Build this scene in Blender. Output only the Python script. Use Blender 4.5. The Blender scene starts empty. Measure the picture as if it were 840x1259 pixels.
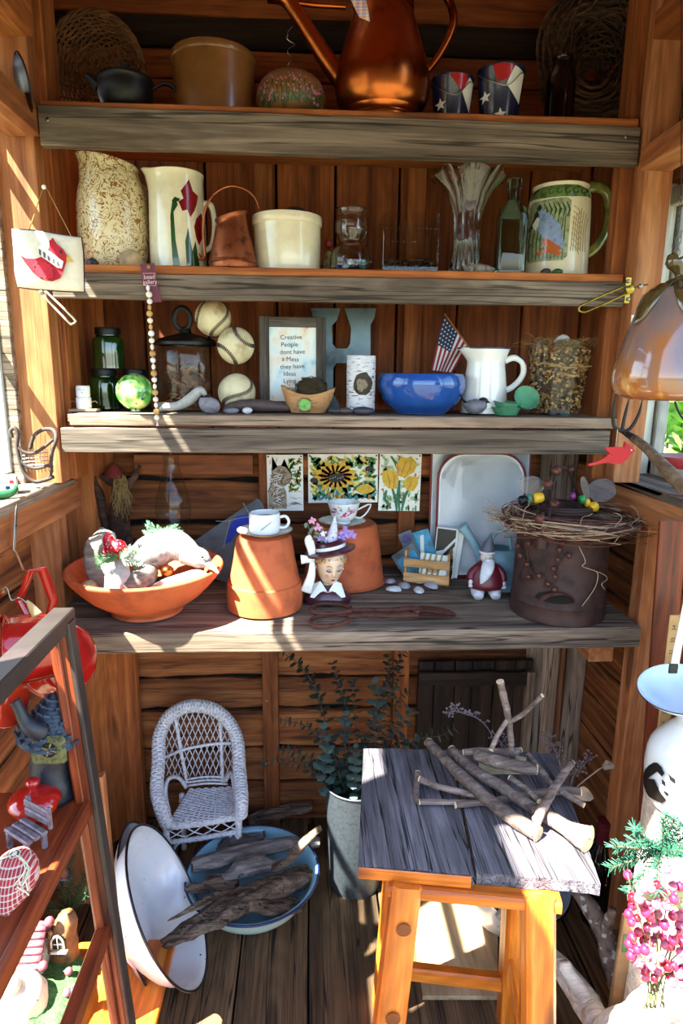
import bpy, bmesh, math, random
from mathutils import Vector, Matrix, noise
random.seed(7)
R = math.radians
V = Vector
sc = bpy.context.scene
COL = sc.collection
# camera
FPX = 790.0
PITCH, YAW, ROLL = R(12.29), R(3.0), R(0.61)
EYE = V((0, 0, 1.42))
F_ = V((math.sin(YAW) * math.cos(PITCH), math.cos(YAW) * math.cos(PITCH), -math.sin(PITCH)))
R_ = V((math.cos(YAW), -math.sin(YAW), 0))
U_ = R_.cross(F_)
R_, U_ = math.cos(ROLL) * R_ + math.sin(ROLL) * U_, -math.sin(ROLL) * R_ + math.cos(ROLL) * U_
cam_d = bpy.data.cameras.new('camera')
cam = bpy.data.objects.new('camera', cam_d)
COL.objects.link(cam)
cam_d.sensor_fit = 'VERTICAL'
cam_d.sensor_height = 36
cam_d.lens = FPX / 1259 * 36
cam_d.clip_start = 0.02
cam.matrix_world = Matrix(((R_.x, U_.x, -F_.x, EYE.x), (R_.y, U_.y, -F_.y, EYE.y), (R_.z, U_.z, -F_.z, EYE.z), (0, 0, 0, 1)))
sc.camera = cam
# sky, sun, exposure
sc.view_settings.view_transform = 'Standard'
sc.view_settings.look = 'None'
sc.view_settings.gamma = 1
sc.view_settings.exposure = EXPO = 1.15
world = bpy.data.worlds.new('sky')
sc.world = world
world.use_nodes = True
wn = world.node_tree
sky = wn.nodes.new('ShaderNodeTexSky')
sky.sky_type = 'NISHITA'
sky.sun_disc = False
sky.sun_elevation = R(56)
sky.sun_rotation = R(-63)
sky.air_density = 1.0
sky.dust_density = 1.5
wn.nodes['Background'].inputs[1].default_value = 0.55
wn.links.new(sky.outputs[0], wn.nodes['Background'].inputs[0])
SUN = V((0.48, 0.29, -0.83)).normalized()
sd = bpy.data.lights.new('sun', 'SUN')
sd.energy = 30.0
sd.angle = R(0.53)
sd.color = (1.0, 0.975, 0.94)
sun = bpy.data.objects.new('sun', sd)
sun.rotation_euler = SUN.to_track_quat('-Z', 'Y').to_euler()
COL.objects.link(sun)
# picture rays
def ray(px, py):
 return F_ + R_ * ((px - 420) / FPX) - U_ * ((py - 629.5) / FPX)
def P(px, py, y):
 d = ray(px, py)
 return EYE + d * (y / d.y)
def PZ(px, py, z):
 d = ray(px, py)
 return EYE + d * ((z - EYE.z) / d.z)
def PX(px, py, x):
 d = ray(px, py)
 return EYE + d * (x / d.x)
# tags
def tag(o, label=None, cat=None, group=None, kind=None):
 if label: o['label'] = label
 if cat: o['category'] = cat
 if group: o['group'] = group
 if kind: o['kind'] = kind
 return o
def thing(name, label, cat, loc=(0, 0, 0), rz=0.0, group=None, rot=None):
 o = bpy.data.objects.new(name, None)
 COL.objects.link(o)
 o.empty_display_size = 0.02
 o.location = loc
 o.rotation_euler = rot if rot else (0, 0, rz)
 return tag(o, label, cat, group)
# mesh builder
def cr(p0, p1, p2, p3, t):
 return 0.5 * ((2 * p1) + (-p0 + p2) * t + (2 * p0 - 5 * p1 + 4 * p2 - p3) * t * t + (-p0 + 3 * p1 - 3 * p2 + p3) * t ** 3)
def smooth_path(pts, n, closed=False):
 pts = [V(p) for p in pts]
 out = []
 m = len(pts)
 if n <= 1: return pts
 for i in range(m if closed else m - 1):
  if closed: a, b, c, d = pts[(i - 1) % m], pts[i], pts[(i + 1) % m], pts[(i + 2) % m]
  else: a, b, c, d = pts[max(i - 1, 0)], pts[i], pts[i + 1], pts[min(i + 2, m - 1)]
  for k in range(n): out.append(cr(a, b, c, d, k / n))
 if not closed: out.append(pts[-1])
 return out
def frames(pts, closed=False):
 n = len(pts)
 T = []
 for i in range(n):
  a = pts[(i - 1) % n] if closed or i > 0 else pts[0]
  b = pts[(i + 1) % n] if closed or i < n - 1 else pts[-1]
  t = (b - a)
  T.append(t.normalized() if t.length > 1e-9 else V((0, 0, 1)))
 up = V((0, 0, 1)) if abs(T[0].z) < 0.9 else V((0, 1, 0))
 N = (up - T[0] * up.dot(T[0])).normalized()
 out = []
 for i in range(n):
  N = (N - T[i] * N.dot(T[i]))
  N = N.normalized() if N.length > 1e-6 else T[i].orthogonal().normalized()
  out.append((T[i], N, T[i].cross(N)))
 return out
class B:
 def __init__(s): s.v = []; s.f = []
 def add(s, vs, fs, mat=None):
  o = len(s.v)
  s.v += [(mat @ V(p)) if mat else V(p) for p in vs]
  s.f += [tuple(i + o for i in f) for f in fs]
  return s
 def lathe(s, prof, seg=32, mat=None, sm=1, arc=None, wob=None):
  if sm > 1: prof = [(max(p.x, 0), p.y) for p in smooth_path([V((r, z, 0)) for r, z in prof], sm)]
  vs, fs = [], []
  rings = []
  n = seg
  for (r, z) in prof:
   if r < 1e-6 and arc is None:
    rings.append([len(vs)]); vs.append((0, 0, z))
   else:
    ring = []
    for k in range(n + (1 if arc else 0)):
     a = (arc[0] + (arc[1] - arc[0]) * k / n) if arc else 2 * math.pi * k / n
     rr, zz = (wob(a, r, z) if wob else (r, z))
     ring.append(len(vs)); vs.append((rr * math.cos(a), rr * math.sin(a), zz))
    rings.append(ring)
  for a, b in zip(rings, rings[1:]):
   m = n
   for k in range(m):
    k2 = k + 1 if arc else (k + 1) % n
    if len(a) == 1 and len(b) == 1: continue
    if len(a) == 1: fs.append((a[0], b[k2], b[k]))
    elif len(b) == 1: fs.append((a[k], a[k2], b[0]))
    else: fs.append((a[k], a[k2], b[k2], b[k]))
  return s.add(vs, fs, mat)
 def tube(s, pts, r, seg=8, sm=1, closed=False, cap=True, flat=1.0, mat=None, nrm=None):
  pts = [V(p) for p in pts]
  m0 = len(pts)
  rs = [r] * m0 if not isinstance(r, (list, tuple)) else list(r)
  if sm > 1:
   rp = smooth_path([V((q, 0, 0)) for q in rs], sm, closed)
   pts = smooth_path(pts, sm, closed)
   rs = [max(q.x, 1e-5) for q in rp]
  fr = frames(pts, closed)
  vs, fs = [], []
  for p, q, (T, N, Bn) in zip(pts, rs, fr):
   if nrm is not None:
    N = (nrm - T * nrm.dot(T)).normalized(); Bn = T.cross(N)
   for k in range(seg):
    a = 2 * math.pi * k / seg
    vs.append(p + N * (math.cos(a) * q * flat) + Bn * (math.sin(a) * q))
  n = len(pts)
  for i in range(n if closed else n - 1):
   j = (i + 1) % n
   for k in range(seg):
    k2 = (k + 1) % seg
    fs.append((i * seg + k, i * seg + k2, j * seg + k2, j * seg + k))
  if cap and not closed:
   fs.append(tuple(range(seg - 1, -1, -1)))
   fs.append(tuple((n - 1) * seg + k for k in range(seg)))
  return s.add(vs, fs, mat)
 def box(s, size, mat=None, c=(0, 0, 0), ch=0.0):
  x, y, z = size[0] / 2, size[1] / 2, size[2] / 2
  ch = min(ch, 0.45 * min(size))
  if ch <= 0:
   vs = [(c[0] + a * x, c[1] + b * y, c[2] + d * z) for a in (-1, 1) for b in (-1, 1) for d in (-1, 1)]
   fs = [(0, 1, 3, 2), (4, 6, 7, 5), (0, 4, 5, 1), (2, 3, 7, 6), (0, 2, 6, 4), (1, 5, 7, 3)]
   return s.add(vs, fs, mat)
  bm = bmesh.new()
  bmesh.ops.create_cube(bm, size=1)
  for q in bm.verts: q.co = V((q.co.x * size[0], q.co.y * size[1], q.co.z * size[2]))
  bmesh.ops.bevel(bm, geom=bm.edges[:], offset=ch, segments=1, affect='EDGES')
  bm.verts.index_update()
  vs = [q.co + V(c) for q in bm.verts]; fs = [tuple(w.index for w in f.verts) for f in bm.faces]
  bm.free()
  return s.add(vs, fs, mat)
 def ell(s, c, r, mat=None, u=16, w=10, rot=None):
  if not isinstance(r, (list, tuple)): r = (r, r, r)
  vs, fs = [(0, 0, -1)], []
  for i in range(1, w):
   ph = -math.pi / 2 + math.pi * i / w
   for k in range(u):
    a = 2 * math.pi * k / u
    vs.append((math.cos(ph) * math.cos(a), math.cos(ph) * math.sin(a), math.sin(ph)))
  vs.append((0, 0, 1))
  for k in range(u): fs.append((0, 1 + (k + 1) % u, 1 + k))
  for i in range(w - 2):
   for k in range(u):
    a = 1 + i * u + k; b = 1 + i * u + (k + 1) % u
    fs.append((a, b, b + u, a + u))
  L = len(vs) - 1
  for k in range(u): fs.append((L, 1 + (w - 2) * u + k, 1 + (w - 2) * u + (k + 1) % u))
  m = Matrix.Translation(V(c)) @ (rot if rot else Matrix.Identity(4)) @ Matrix.Diagonal((r[0], r[1], r[2], 1))
  if mat: m = mat @ m
  return s.add(vs, fs, m)
 def prism(s, poly, th, mat=None, bulge=0):
  n = len(poly)
  vs = [(x, y, -th / 2) for x, y in poly] + [(x, y, th / 2) for x, y in poly]
  fs = [tuple(range(n - 1, -1, -1)), tuple(range(n, 2 * n))] + [(i, (i + 1) % n, n + (i + 1) % n, n + i) for i in range(n)]
  return s.add(vs, fs, mat)
 def loft(s, rings, cap=True, mat=None):
  n = len(rings[0]); vs = [p for r in rings for p in r]; fs = []
  for i in range(len(rings) - 1):
   for k in range(n):
    k2 = (k + 1) % n
    fs.append((i * n + k, i * n + k2, (i + 1) * n + k2, (i + 1) * n + k))
  if cap:
   fs.append(tuple(range(n - 1, -1, -1))); fs.append(tuple((len(rings) - 1) * n + k for k in range(n)))
  return s.add(vs, fs, mat)
 def build(s, name, mat, parent=None, smooth=40, loc=None, recalc=True):
  me = bpy.data.meshes.new(name)
  me.from_pydata([tuple(p) for p in s.v], [], s.f)
  if recalc:
   bm = bmesh.new(); bm.from_mesh(me)
   bmesh.ops.recalc_face_normals(bm, faces=bm.faces[:])
   bm.to_mesh(me); bm.free()
  if smooth:
   me.shade_smooth()
   if smooth < 179: me.set_sharp_from_angle(angle=R(smooth))
  if mat: me.materials.append(mat)
  o = bpy.data.objects.new(name, me)
  COL.objects.link(o)
  if parent is not None: o.parent = parent
  if loc is not None: o.location = loc
  return o
def TR(loc=(0, 0, 0), rx=0, ry=0, rz=0, sc_=1):
 return Matrix.Translation(V(loc)) @ Matrix.Rotation(R(rz), 4, 'Z') @ Matrix.Rotation(R(ry), 4, 'Y') @ Matrix.Rotation(R(rx), 4, 'X') @ Matrix.Scale(sc_, 4)
def face_mat(x, y, n):
 x = V(x).normalized(); n = V(n).normalized(); y = n.cross(x)
 return x, y, n
def displace(o, amp, scale, seed=0, anis=(1, 1, 1)):
 for q in o.data.vertices:
  p = V((q.co.x * anis[0], q.co.y * anis[1], q.co.z * anis[2])) * scale + V((seed, seed * 2.3, seed * .7))
  q.co += q.normal * (noise.fractal(p, 1.0, 2.0, 3) * amp)
 return o
def copy_tree(o, parent=None):
 c = o.copy(); COL.objects.link(c)
 if parent is not None: c.parent = parent
 for ch in list(o.children): copy_tree(ch, c)
 return c
def board(name, p0, p1, width, thick, mat, parent=None, nrm=(0, -1, 0), seg=1, wob=0.0, ch=0.002, seed=None):
 """plank from p0 to p1: grain along local X, width along local Y, thickness along local Z (= nrm)"""
 p0, p1 = V(p0), V(p1)
 x = (p1 - p0); L = x.length; x.normalize()
 n = V(nrm); n = (n - x * n.dot(x)).normalized(); y = n.cross(x)
 w, t = width / 2, thick / 2
 rg = random.Random(seed if seed is not None else int(abs(p0.x * 997 + p0.z * 613 + p0.y * 331 + L * 100) * 10))
 rings = []
 for i in range(seg + 1):
  u = -L / 2 + L * i / seg
  a = w + (rg.uniform(-wob, wob) if seg > 1 else 0); b = w + (rg.uniform(-wob, wob) if seg > 1 else 0)
  rings.append([V((u, yy, zz)) for yy, zz in ((-a + ch, -t), (b - ch, -t), (b, -t + ch), (b, t - ch), (b - ch, t), (-a + ch, t), (-a, t - ch), (-a, -t + ch))])
 bb = B().loft(rings)
 o = bb.build(name, mat, parent, smooth=0, recalc=False)
 M4 = Matrix(((x.x, y.x, n.x, 0), (x.y, y.y, n.y, 0), (x.z, y.z, n.z, 0), (0, 0, 0, 1)))
 o.matrix_local = Matrix.Translation((p0 + p1) / 2) @ M4
 return o
# materials
_M = {}
def srgb(h):
 if isinstance(h, str):
  h = h.lstrip('#'); c = [int(h[i:i + 2], 16) / 255 for i in (0, 2, 4)]
  return tuple(((x / 12.92) if x <= 0.04045 else ((x + 0.055) / 1.055) ** 2.4) for x in c) + (1,)
 return tuple(h) + ((1,) if len(h) == 3 else ())
class NT:
 def __init__(s, m): s.t = m.node_tree; s.n = s.t.nodes; s.l = s.t.links
 def __call__(s, typ, **k):
  n = s.n.new('ShaderNode' + typ)
  for a, b in k.items():
   if a.startswith('i_'):
    key = a[2:]
    n.inputs[int(key) if key.isdigit() else key.replace('_', ' ')].default_value = b
   else: setattr(n, a, b)
  return n
 def k(s, a, b): s.l.new(a, b)
 def ramp(s, fac, stops, interp='LINEAR'):
  r = s.n.new('ShaderNodeValToRGB'); r.color_ramp.interpolation = interp
  e = r.color_ramp.elements
  while len(e) > 1: e.remove(e[-1])
  for i, (p, c) in enumerate(stops):
   q = e[0] if i == 0 else e.new(p)
   q.position = p; q.color = srgb(c)
  s.l.new(fac, r.inputs[0]); return r.outputs[0]
 def mix(s, fac, a, b, mode='MIX'):
  m = s.n.new('ShaderNodeMix'); m.data_type = 'RGBA'; m.blend_type = mode
  for sock, val in ((m.inputs[0], fac), (m.inputs[6], a), (m.inputs[7], b)):
   if hasattr(val, 'is_linked') or hasattr(val, 'links'): s.l.new(val, sock)
   elif isinstance(val, (int, float)): sock.default_value = val
   else: sock.default_value = srgb(val)
  return m.outputs[2]
def newmat(name):
 m = bpy.data.materials.new(name); m.use_nodes = True
 t = NT(m); return m, t, t.n['Principled BSDF']
def setp(b, **k):
 for a, v in k.items(): b.inputs[a.replace('_', ' ')].default_value = v
def bump(t, b, h, strength=0.3, dist=0.002):
 n = t('Bump', i_Strength=strength, i_Distance=dist); t.k(h, n.inputs['Height']); t.k(n.outputs[0], b.inputs['Normal'])
def coords(t, scale=(1, 1, 1), rnd=True, kind='Object'):
 tc = t('TexCoord'); mp = t('Mapping'); mp.inputs['Scale'].default_value = scale
 if rnd:
  oi = t('ObjectInfo'); ml = t('Math', operation='MULTIPLY', i_1=37.0); t.k(oi.outputs['Random'], ml.inputs[0])
  va = t('VectorMath', operation='ADD'); t.k(tc.outputs[kind], va.inputs[0]); t.k(ml.outputs[0], va.inputs[1])
  t.k(va.outputs[0], mp.inputs[0])
 else: t.k(tc.outputs[kind], mp.inputs[0])
 return mp.outputs[0]
def wood(name, dark, mid, light, rough=0.75, grain=1.0, axis=0, knots=0.35, vary=0.35, streak='#1c120b', streak_amt=0.5, bumpk=0.5, spec=0.3, cracks=0.0):
 if name in _M: return _M[name]
 m, t, b = newmat(name)
 s = [26 * grain] * 3; s[axis] = 1.6 * grain
 co = coords(t, tuple(s))
 n1 = t('TexNoise', i_Scale=1.0, i_Detail=6.0, i_Roughness=0.62, i_Distortion=0.6); t.k(co, n1.inputs[0])
 s2 = [150 * grain] * 3; s2[axis] = 4 * grain
 co2 = coords(t, tuple(s2))
 n2 = t('TexNoise', i_Scale=1.0, i_Detail=3.0, i_Roughness=0.7); t.k(co2, n2.inputs[0])
 s3 = [9.0] * 3; s3[axis] = 2.2
 co3 = coords(t, tuple(s3))
 vo = t('TexVoronoi', feature='F1', i_Scale=1.0, i_Randomness=1.0); t.k(co3, vo.inputs['Vector'])
 kn = t.ramp(vo.outputs['Distance'], [(0.0, (1, 1, 1)), (0.10, (.9, .9, .9)), (0.17, (0, 0, 0)), (1, (0, 0, 0))])
 rg = t('Math', operation='SINE'); mm = t('Math', operation='MULTIPLY', i_1=42.0); t.k(vo.outputs['Distance'], mm.inputs[0])
 ad = t('Math', operation='MULTIPLY_ADD', i_1=14.0); t.k(n1.outputs[0], ad.inputs[0]); t.k(mm.outputs[0], ad.inputs[2]); t.k(ad.outputs[0], rg.inputs[0])
 c = t.ramp(n1.outputs[0], [(0.28, dark), (0.5, mid), (0.72, light)])
 rr = t('MapRange', i_1=-1.0, i_2=1.0, i_3=0.78, i_4=1.08); t.k(rg.outputs[0], rr.inputs[0])
 cc = t('CombineColor'); [t.k(rr.outputs[0], cc.inputs[i]) for i in range(3)]
 c = t.mix(0.6, c, cc.outputs[0], 'MULTIPLY')
 st = t.ramp(n2.outputs[0], [(0.30, (1, 1, 1)), (0.46, (0, 0, 0))])
 sm = t('Math', operation='MULTIPLY', i_1=streak_amt); t.k(st, sm.inputs[0])
 c = t.mix(sm.outputs[0], c, streak)
 if cracks:
  s4 = [34 * grain] * 3; s4[axis] = .9 * grain
  n4 = t('TexNoise', i_Scale=1.0, i_Detail=2.5, i_Roughness=0.55, i_Distortion=0.25); t.k(coords(t, tuple(s4)), n4.inputs[0])
  sb = t('Math', operation='SUBTRACT', i_1=0.47); t.k(n4.outputs[0], sb.inputs[0]); ab = t('Math', operation='ABSOLUTE'); t.k(sb.outputs[0], ab.inputs[0])
  ck = t.ramp(ab.outputs[0], [(0.0, (1, 1, 1)), (0.006, (1, 1, 1)), (0.016, (0, 0, 0))]); cm_ = t('Math', operation='MULTIPLY', i_1=cracks); t.k(ck, cm_.inputs[0])
  c = t.mix(cm_.outputs[0], c, streak)
 km = t('Math', operation='MULTIPLY', i_1=knots * 1.6); t.k(kn, km.inputs[0]); km.use_clamp = True
 c = t.mix(km.outputs[0], c, streak)
 oi = t('ObjectInfo'); hs = t('HueSaturation')
 mr = t('MapRange', i_3=1 - vary, i_4=1 + vary * .6); t.k(oi.outputs['Random'], mr.inputs[0]); t.k(mr.outputs[0], hs.inputs['Value']); t.k(c, hs.inputs['Color'])
 t.k(hs.outputs[0], b.inputs['Base Color'])
 setp(b, Roughness=rough, Specular_IOR_Level=spec)
 hm = t('Math', operation='ADD'); t.k(n1.outputs[0], hm.inputs[0]); t.k(n2.outputs[0], hm.inputs[1])
 bump(t, b, hm.outputs[0], bumpk, 0.003)
 _M[name] = m
 return m
def plain(name, col, rough=0.5, metal=0.0, vary=0.12, scale=30, bumpk=0.0, dark=None, coat=0.0, spec=0.5, sss=0.0, spots=None, spot_col='#000000', spot_scale=60, spot_cut=0.2):
 """solid colour with mottling, optional chips / specks"""
 if name in _M: return _M[name]
 m, t, b = newmat(name)
 co = coords(t)
 n = t('TexNoise', i_Scale=float(scale), i_Detail=5.0, i_Roughness=0.6); t.k(co, n.inputs[0])
 c0 = srgb(col)
 dk = srgb(dark) if dark else tuple(x * (1 - vary * 2.2) for x in c0[:3]) + (1,)
 lt = tuple(min(1, x * (1 + vary)) for x in c0[:3]) + (1,)
 c = t.ramp(n.outputs[0], [(0.3, dk[:3]), (0.5, c0[:3]), (0.75, lt[:3])])
 if spots:
  vo = t('TexNoise', i_Scale=float(spot_scale), i_Detail=2.0); t.k(co, vo.inputs[0])
  f = t.ramp(vo.outputs[0], [(spot_cut, (1, 1, 1)), (spot_cut + 0.03, (0, 0, 0))])
  c = t.mix(f, c, spot_col)
 t.k(c, b.inputs['Base Color'])
 setp(b, Roughness=rough, Metallic=metal, Coat_Weight=coat, Specular_IOR_Level=spec)
 if sss: setp(b, Subsurface_Weight=sss, Subsurface_Scale=0.01)
 if bumpk: bump(t, b, n.outputs[0], bumpk, 0.003)
 _M[name] = m
 return m
def glass(name, col='#ffffff', rough=0.0, ior=1.45, alpha=None):
 if name in _M: return _M[name]
 m, t, b = newmat(name)
 setp(b, Base_Color=srgb(col), Roughness=rough, IOR=ior, Transmission_Weight=1.0)
 _M[name] = m
 return m
# wood kinds
W_ORANGE = wood('orange_pine', '#6a3214', '#9c5526', '#c0763a', rough=.7, vary=.3)
W_BACK = wood('back_wall_pine', '#5c2a12', '#8a481f', '#ab602f', rough=.75, vary=.32)
W_POST = wood('post_pine', '#764024', '#9f6036', '#bb8258', rough=.7, vary=.15, streak_amt=.3)
W_LOG = wood('slab_siding', cracks=.5, *('#4e2813', '#834a24', '#a86c3c'), rough=.8, vary=.28, streak_amt=.6)
W_GREY = wood('barn_grey', '#3d332a', '#6f6053', '#988674', rough=.85, vary=.15, streak='#1d1815', streak_amt=.7, knots=.2, cracks=.8)
W_GREYB = wood('barn_brown', '#4e4137', '#88725f', '#b49d89', rough=.85, vary=.2, streak='#17110d', streak_amt=.7, knots=.25, cracks=.85)
W_DARK = wood('dark_old_wood', '#160e0a', '#2b1d14', '#433124', rough=.85, vary=.3, streak='#0b0705', streak_amt=.6)
W_FLOOR = wood('floor_wood', '#38271b', '#63492f', '#8b6c4c', rough=.8, vary=.4, streak='#120c08', streak_amt=.7, cracks=.9)
W_RED = wood('stained_cedar', '#3b150c', '#7a3114', '#a2481f', rough=.4, vary=.08, streak_amt=.3, spec=.5)
W_CREAM = wood('white_painted_frame', '#8b8a80', '#b9b7aa', '#d2d0c4', rough=.7, streak='#54504a', streak_amt=.35, knots=0, axis=2)
DARKGAP = plain('dark_backing', '#120a06', rough=1, vary=0)
STEEL = plain('screw_steel', '#8f8a84', rough=.35, metal=1)
XL, XR, YB, YF = -0.66, 0.86, 1.84, 0.80      # inner faces of the walls
D = 1.50                                       # front of the shelves
SHT = [1.955, 1.640, 1.322]                    # tops of the three upper shelves
BZ, BF = 0.856, 1.345                           # bench top, bench front
def struct(name):
 o = bpy.data.objects.new(name, None); COL.objects.link(o); o.empty_display_size = .02; o['kind'] = 'structure'; return o
rg = random.Random(3)
# ---- floor: old planks running towards the back wall
floor = struct('floor')
B().box((1.9, 1.75, .02), c=(.1, 1.02, -.035)).build('subfloor', DARKGAP, floor, smooth=0)
x = -.78
while x < .96:
 w = rg.uniform(.17, .25)
 board('floor_plank', (x + w / 2, .15, -.0125 + rg.uniform(-.002, .001)), (x + w / 2, 1.88, -.0125), w - .006, .025, W_FLOOR, floor, nrm=(0, 0, 1), seg=8, wob=.0015)
 x += w
# ---- ground outside
gm, gt, gb = newmat('garden_ground')
gco = coords(gt, rnd=False)
gn = gt('TexNoise', i_Scale=3.0, i_Detail=8.0); gt.k(gco, gn.inputs[0])
gt.k(gt.ramp(gn.outputs[0], [(.35, '#39422a'), (.55, '#5c5741'), (.7, '#465431')]), gb.inputs['Base Color']); setp(gb, Roughness=.95)
ground = B()
gv = []
N_ = 24
for i in range(N_ + 1):
 for j in range(N_ + 1):
  px_, py_ = -14 + 28 * i / N_, -12 + 28 * j / N_
  gv.append((px_, py_, -.16 + .03 * math.sin(px_ * 1.3) * math.cos(py_ * .9)))
ground.add(gv, [(i * (N_ + 1) + j, (i + 1) * (N_ + 1) + j, (i + 1) * (N_ + 1) + j + 1, i * (N_ + 1) + j + 1) for i in range(N_) for j in range(N_)])
go = ground.build('ground', gm, smooth=60); go['kind'] = 'structure'
# ---- back wall
wb = struct('wall_back')
B().box((1.75, .02, 2.6), c=(.1, YB + .035, 1.2)).build('wall_sheathing', DARKGAP, wb, smooth=0)
zsplit = 1.235
cuts = [P(a, 300, YB).x for a in (98, 172, 254, 340, 412, 490, 566, 648, 722, 800)]
for a, b_ in zip(cuts, cuts[1:]):
 w = b_ - a - .006
 board('wall_plank', ((a + b_) / 2, YB + .012, zsplit), ((a + b_) / 2, YB + .012, 2.06), w, .022, W_BACK, wb, seg=6, wob=.0015)
z = zsplit - .002
k = 0
while z > -.02:
 h = [.118, .128, .108, .135][k % 4]
 board('slab_board', (XL - .02, YB + .01, z - h / 2), (XR + .04, YB + .01, z - h / 2), h - .012, .026, W_LOG, wb, nrm=(0, -1, 0), seg=22, wob=.006, ch=.005)
 z -= h; k += 1
for z0, z1, m in ((2.06, 2.135, W_BACK), (2.14, 2.205, W_BACK), (2.21, 2.275, W_DARK), (2.28, 2.42, W_BACK), (2.425, 2.56, W_BACK)):
 board('upper_board', (XL, YB + .005, (z0 + z1) / 2), (XR, YB + .005, (z0 + z1) / 2), z1 - z0, .03, m, wb, seg=14, wob=.003)
for (pa, pb, z0, z1, m) in ((311, 338, .0, 2.06, W_POST), (496, 526, .0, 2.06, W_ORANGE)):
 xa, xb = P(pa, 300, YB - .03).x, P(pb, 300, YB - .03).x
 board('wall_stud', ((xa + xb) / 2, YB - .016, z0), ((xa + xb) / 2, YB - .016, z1), .048, .034, W_ORANGE, wb, seg=1)
for (pa, pb, m) in ((662, 690, W_POST), (692, 716, W_GREYB)):
 xa, xb = P(pa, 860, YB - .03).x, P(pb, 860, YB - .03).x
 board('wall_stud', ((xa + xb) / 2, YB - .02, 0), ((xa + xb) / 2, YB - .02, .80), xb - xa, .035, m, wb)
for (pa, pb, m) in ((104, 131, W_ORANGE), (136, 170, W_ORANGE)):
 xa, xb = P(pa, 860, YB - .05).x, P(pb, 860, YB - .05).x
 board('corner_board', ((xa + xb) / 2, YB - .04, -.0), ((xa + xb) / 2, YB - .04, .815), xb - xa, .03, m, wb)
za, zb = P(230, 559, YB - .03).z, P(230, 583, YB - .03).z
board('cross_rail', (P(166, 570, YB - .03).x, YB - .02, (za + zb) / 2), (P(311, 570, YB - .03).x, YB - .02, (za + zb) / 2), za - zb, .034, W_POST, wb)
board('cross_rail', (P(345, 570, YB - .03).x, YB - .02, (za + zb) / 2), (P(560, 570, YB - .03).x, YB - .02, (za + zb) / 2), za - zb, .034, W_ORANGE, wb)
for pp in ((328, 790), (328, 862), (327, 940), (512, 690)):
 q = P(pp[0], pp[1], YB - .036)
 B().ell((0, 0, 0), (.004, .0015, .004), u=10, w=6).build('nail_head', STEEL, wb, loc=q)
# ---- left wall: sill beam, posts, slab boards, window
wl = struct('wall_left')
def xwall(par, xin, sgn, zlist, ya, yb_, mat, name='slab_board'):
 for (z0, z1) in zlist:
  board(name, (xin + sgn * .014, ya, (z0 + z1) / 2), (xin + sgn * .014, yb_, (z0 + z1) / 2), z1 - z0 - .007, .026, mat, par, nrm=(-sgn, 0, 0), seg=10, wob=.004, ch=.005)
zz = [(i * .116, (i + 1) * .116) for i in range(10)]
xwall(wl, XL, -1, zz[:5], 1.22, YB, W_LOG)  # lowest boards stop short, an added gap for sun on the fairy houses
xwall(wl, XL, -1, zz[5:8], .95, YB, W_LOG)
xwall(wl, XL, -1, zz[8:] + [(1.16, 1.28), (1.28, 1.39)], .64, 1.03, W_LOG)  # added unseen stub boards that keep sun off the floor and red pans
xwall(wl, XL, -1, zz[8:], .87, YB, W_LOG)
xwall(wl, XL, -1, [(2.05, 2.14), (2.14, 2.26), (2.26, 2.40), (2.4, 2.54)], .82, YB, W_ORANGE)
xwall(wl, XL, -1, [(1.16 + i * .124, 1.16 + (i + 1) * .124) for i in range(6)], 1.525, YB, W_ORANGE)
B().box((.02, .64, .60), c=(XL - .045, 1.545, .28)).build('outer_skin', DARKGAP, wl, smooth=0)
B().box((.02, .91, .58), c=(XL - .045, 1.41, .87)).build('outer_skin', DARKGAP, wl, smooth=0)
B().box((.02, .96, .7), c=(XL - .045, 1.385, 2.41)).build('outer_skin', DARKGAP, wl, smooth=0)
B().box((.02, .26, .46), c=(XL - .045, .76, 1.16)).build('outer_skin', DARKGAP, wl, smooth=0)  # dark backing of the added stub boards
B().box((.02, .36, .40), c=(XL - .045, .80, 2.35)).build('outer_skin', DARKGAP, wl, smooth=0)
B().box((.02, .34, .8), c=(XL - .045, 1.69, 1.53)).build('outer_skin', DARKGAP, wl, smooth=0)
SILL_L = PX(0, 622, XL + .07).z
board('sill_board', (XL + .00, .92, SILL_L - .012), (XL + .00, 1.62, SILL_L - .012), .15, .024, W_GREYB, wl, nrm=(0, 0, 1))
board('sill_beam', (XL + .058, .92, SILL_L - .046), (XL + .058, 1.66, SILL_L - .046), .082, .03, W_POST, wl, nrm=(1, 0, 0), seg=5, wob=.002)
board('corner_post', (-.612, 1.522, SILL_L), (-.612, 1.522, 2.5), .088, .05, W_POST, wl, nrm=(0, -1, 0))
board('corner_post', (-.572, 1.60, SILL_L), (-.572, 1.60, 2.5), .085, .03, W_ORANGE, wl, nrm=(1, 0, 0))
board('wall_post', (-.63, 1.54, 0), (-.63, 1.54, SILL_L - .085), .075, .055, W_POST, wl, nrm=(0, -1, 0))
board('side_panel', (-.60, 1.76, 0), (-.60, 1.76, 1.95), .15, .02, W_ORANGE, wl, nrm=(.75, -.66, 0))
za = PX(20, 190, XL).z
board('header_beam', (-.588, .92, 1.917), (-.588, 1.494, 1.917), .055, .072, W_POST, wl, nrm=(1, 0, 0))
board('header_beam', (-.588, .92, 2.10), (-.588, 1.494, 2.10), .055, .072, W_ORANGE, wl, nrm=(1, 0, 0))
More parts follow.
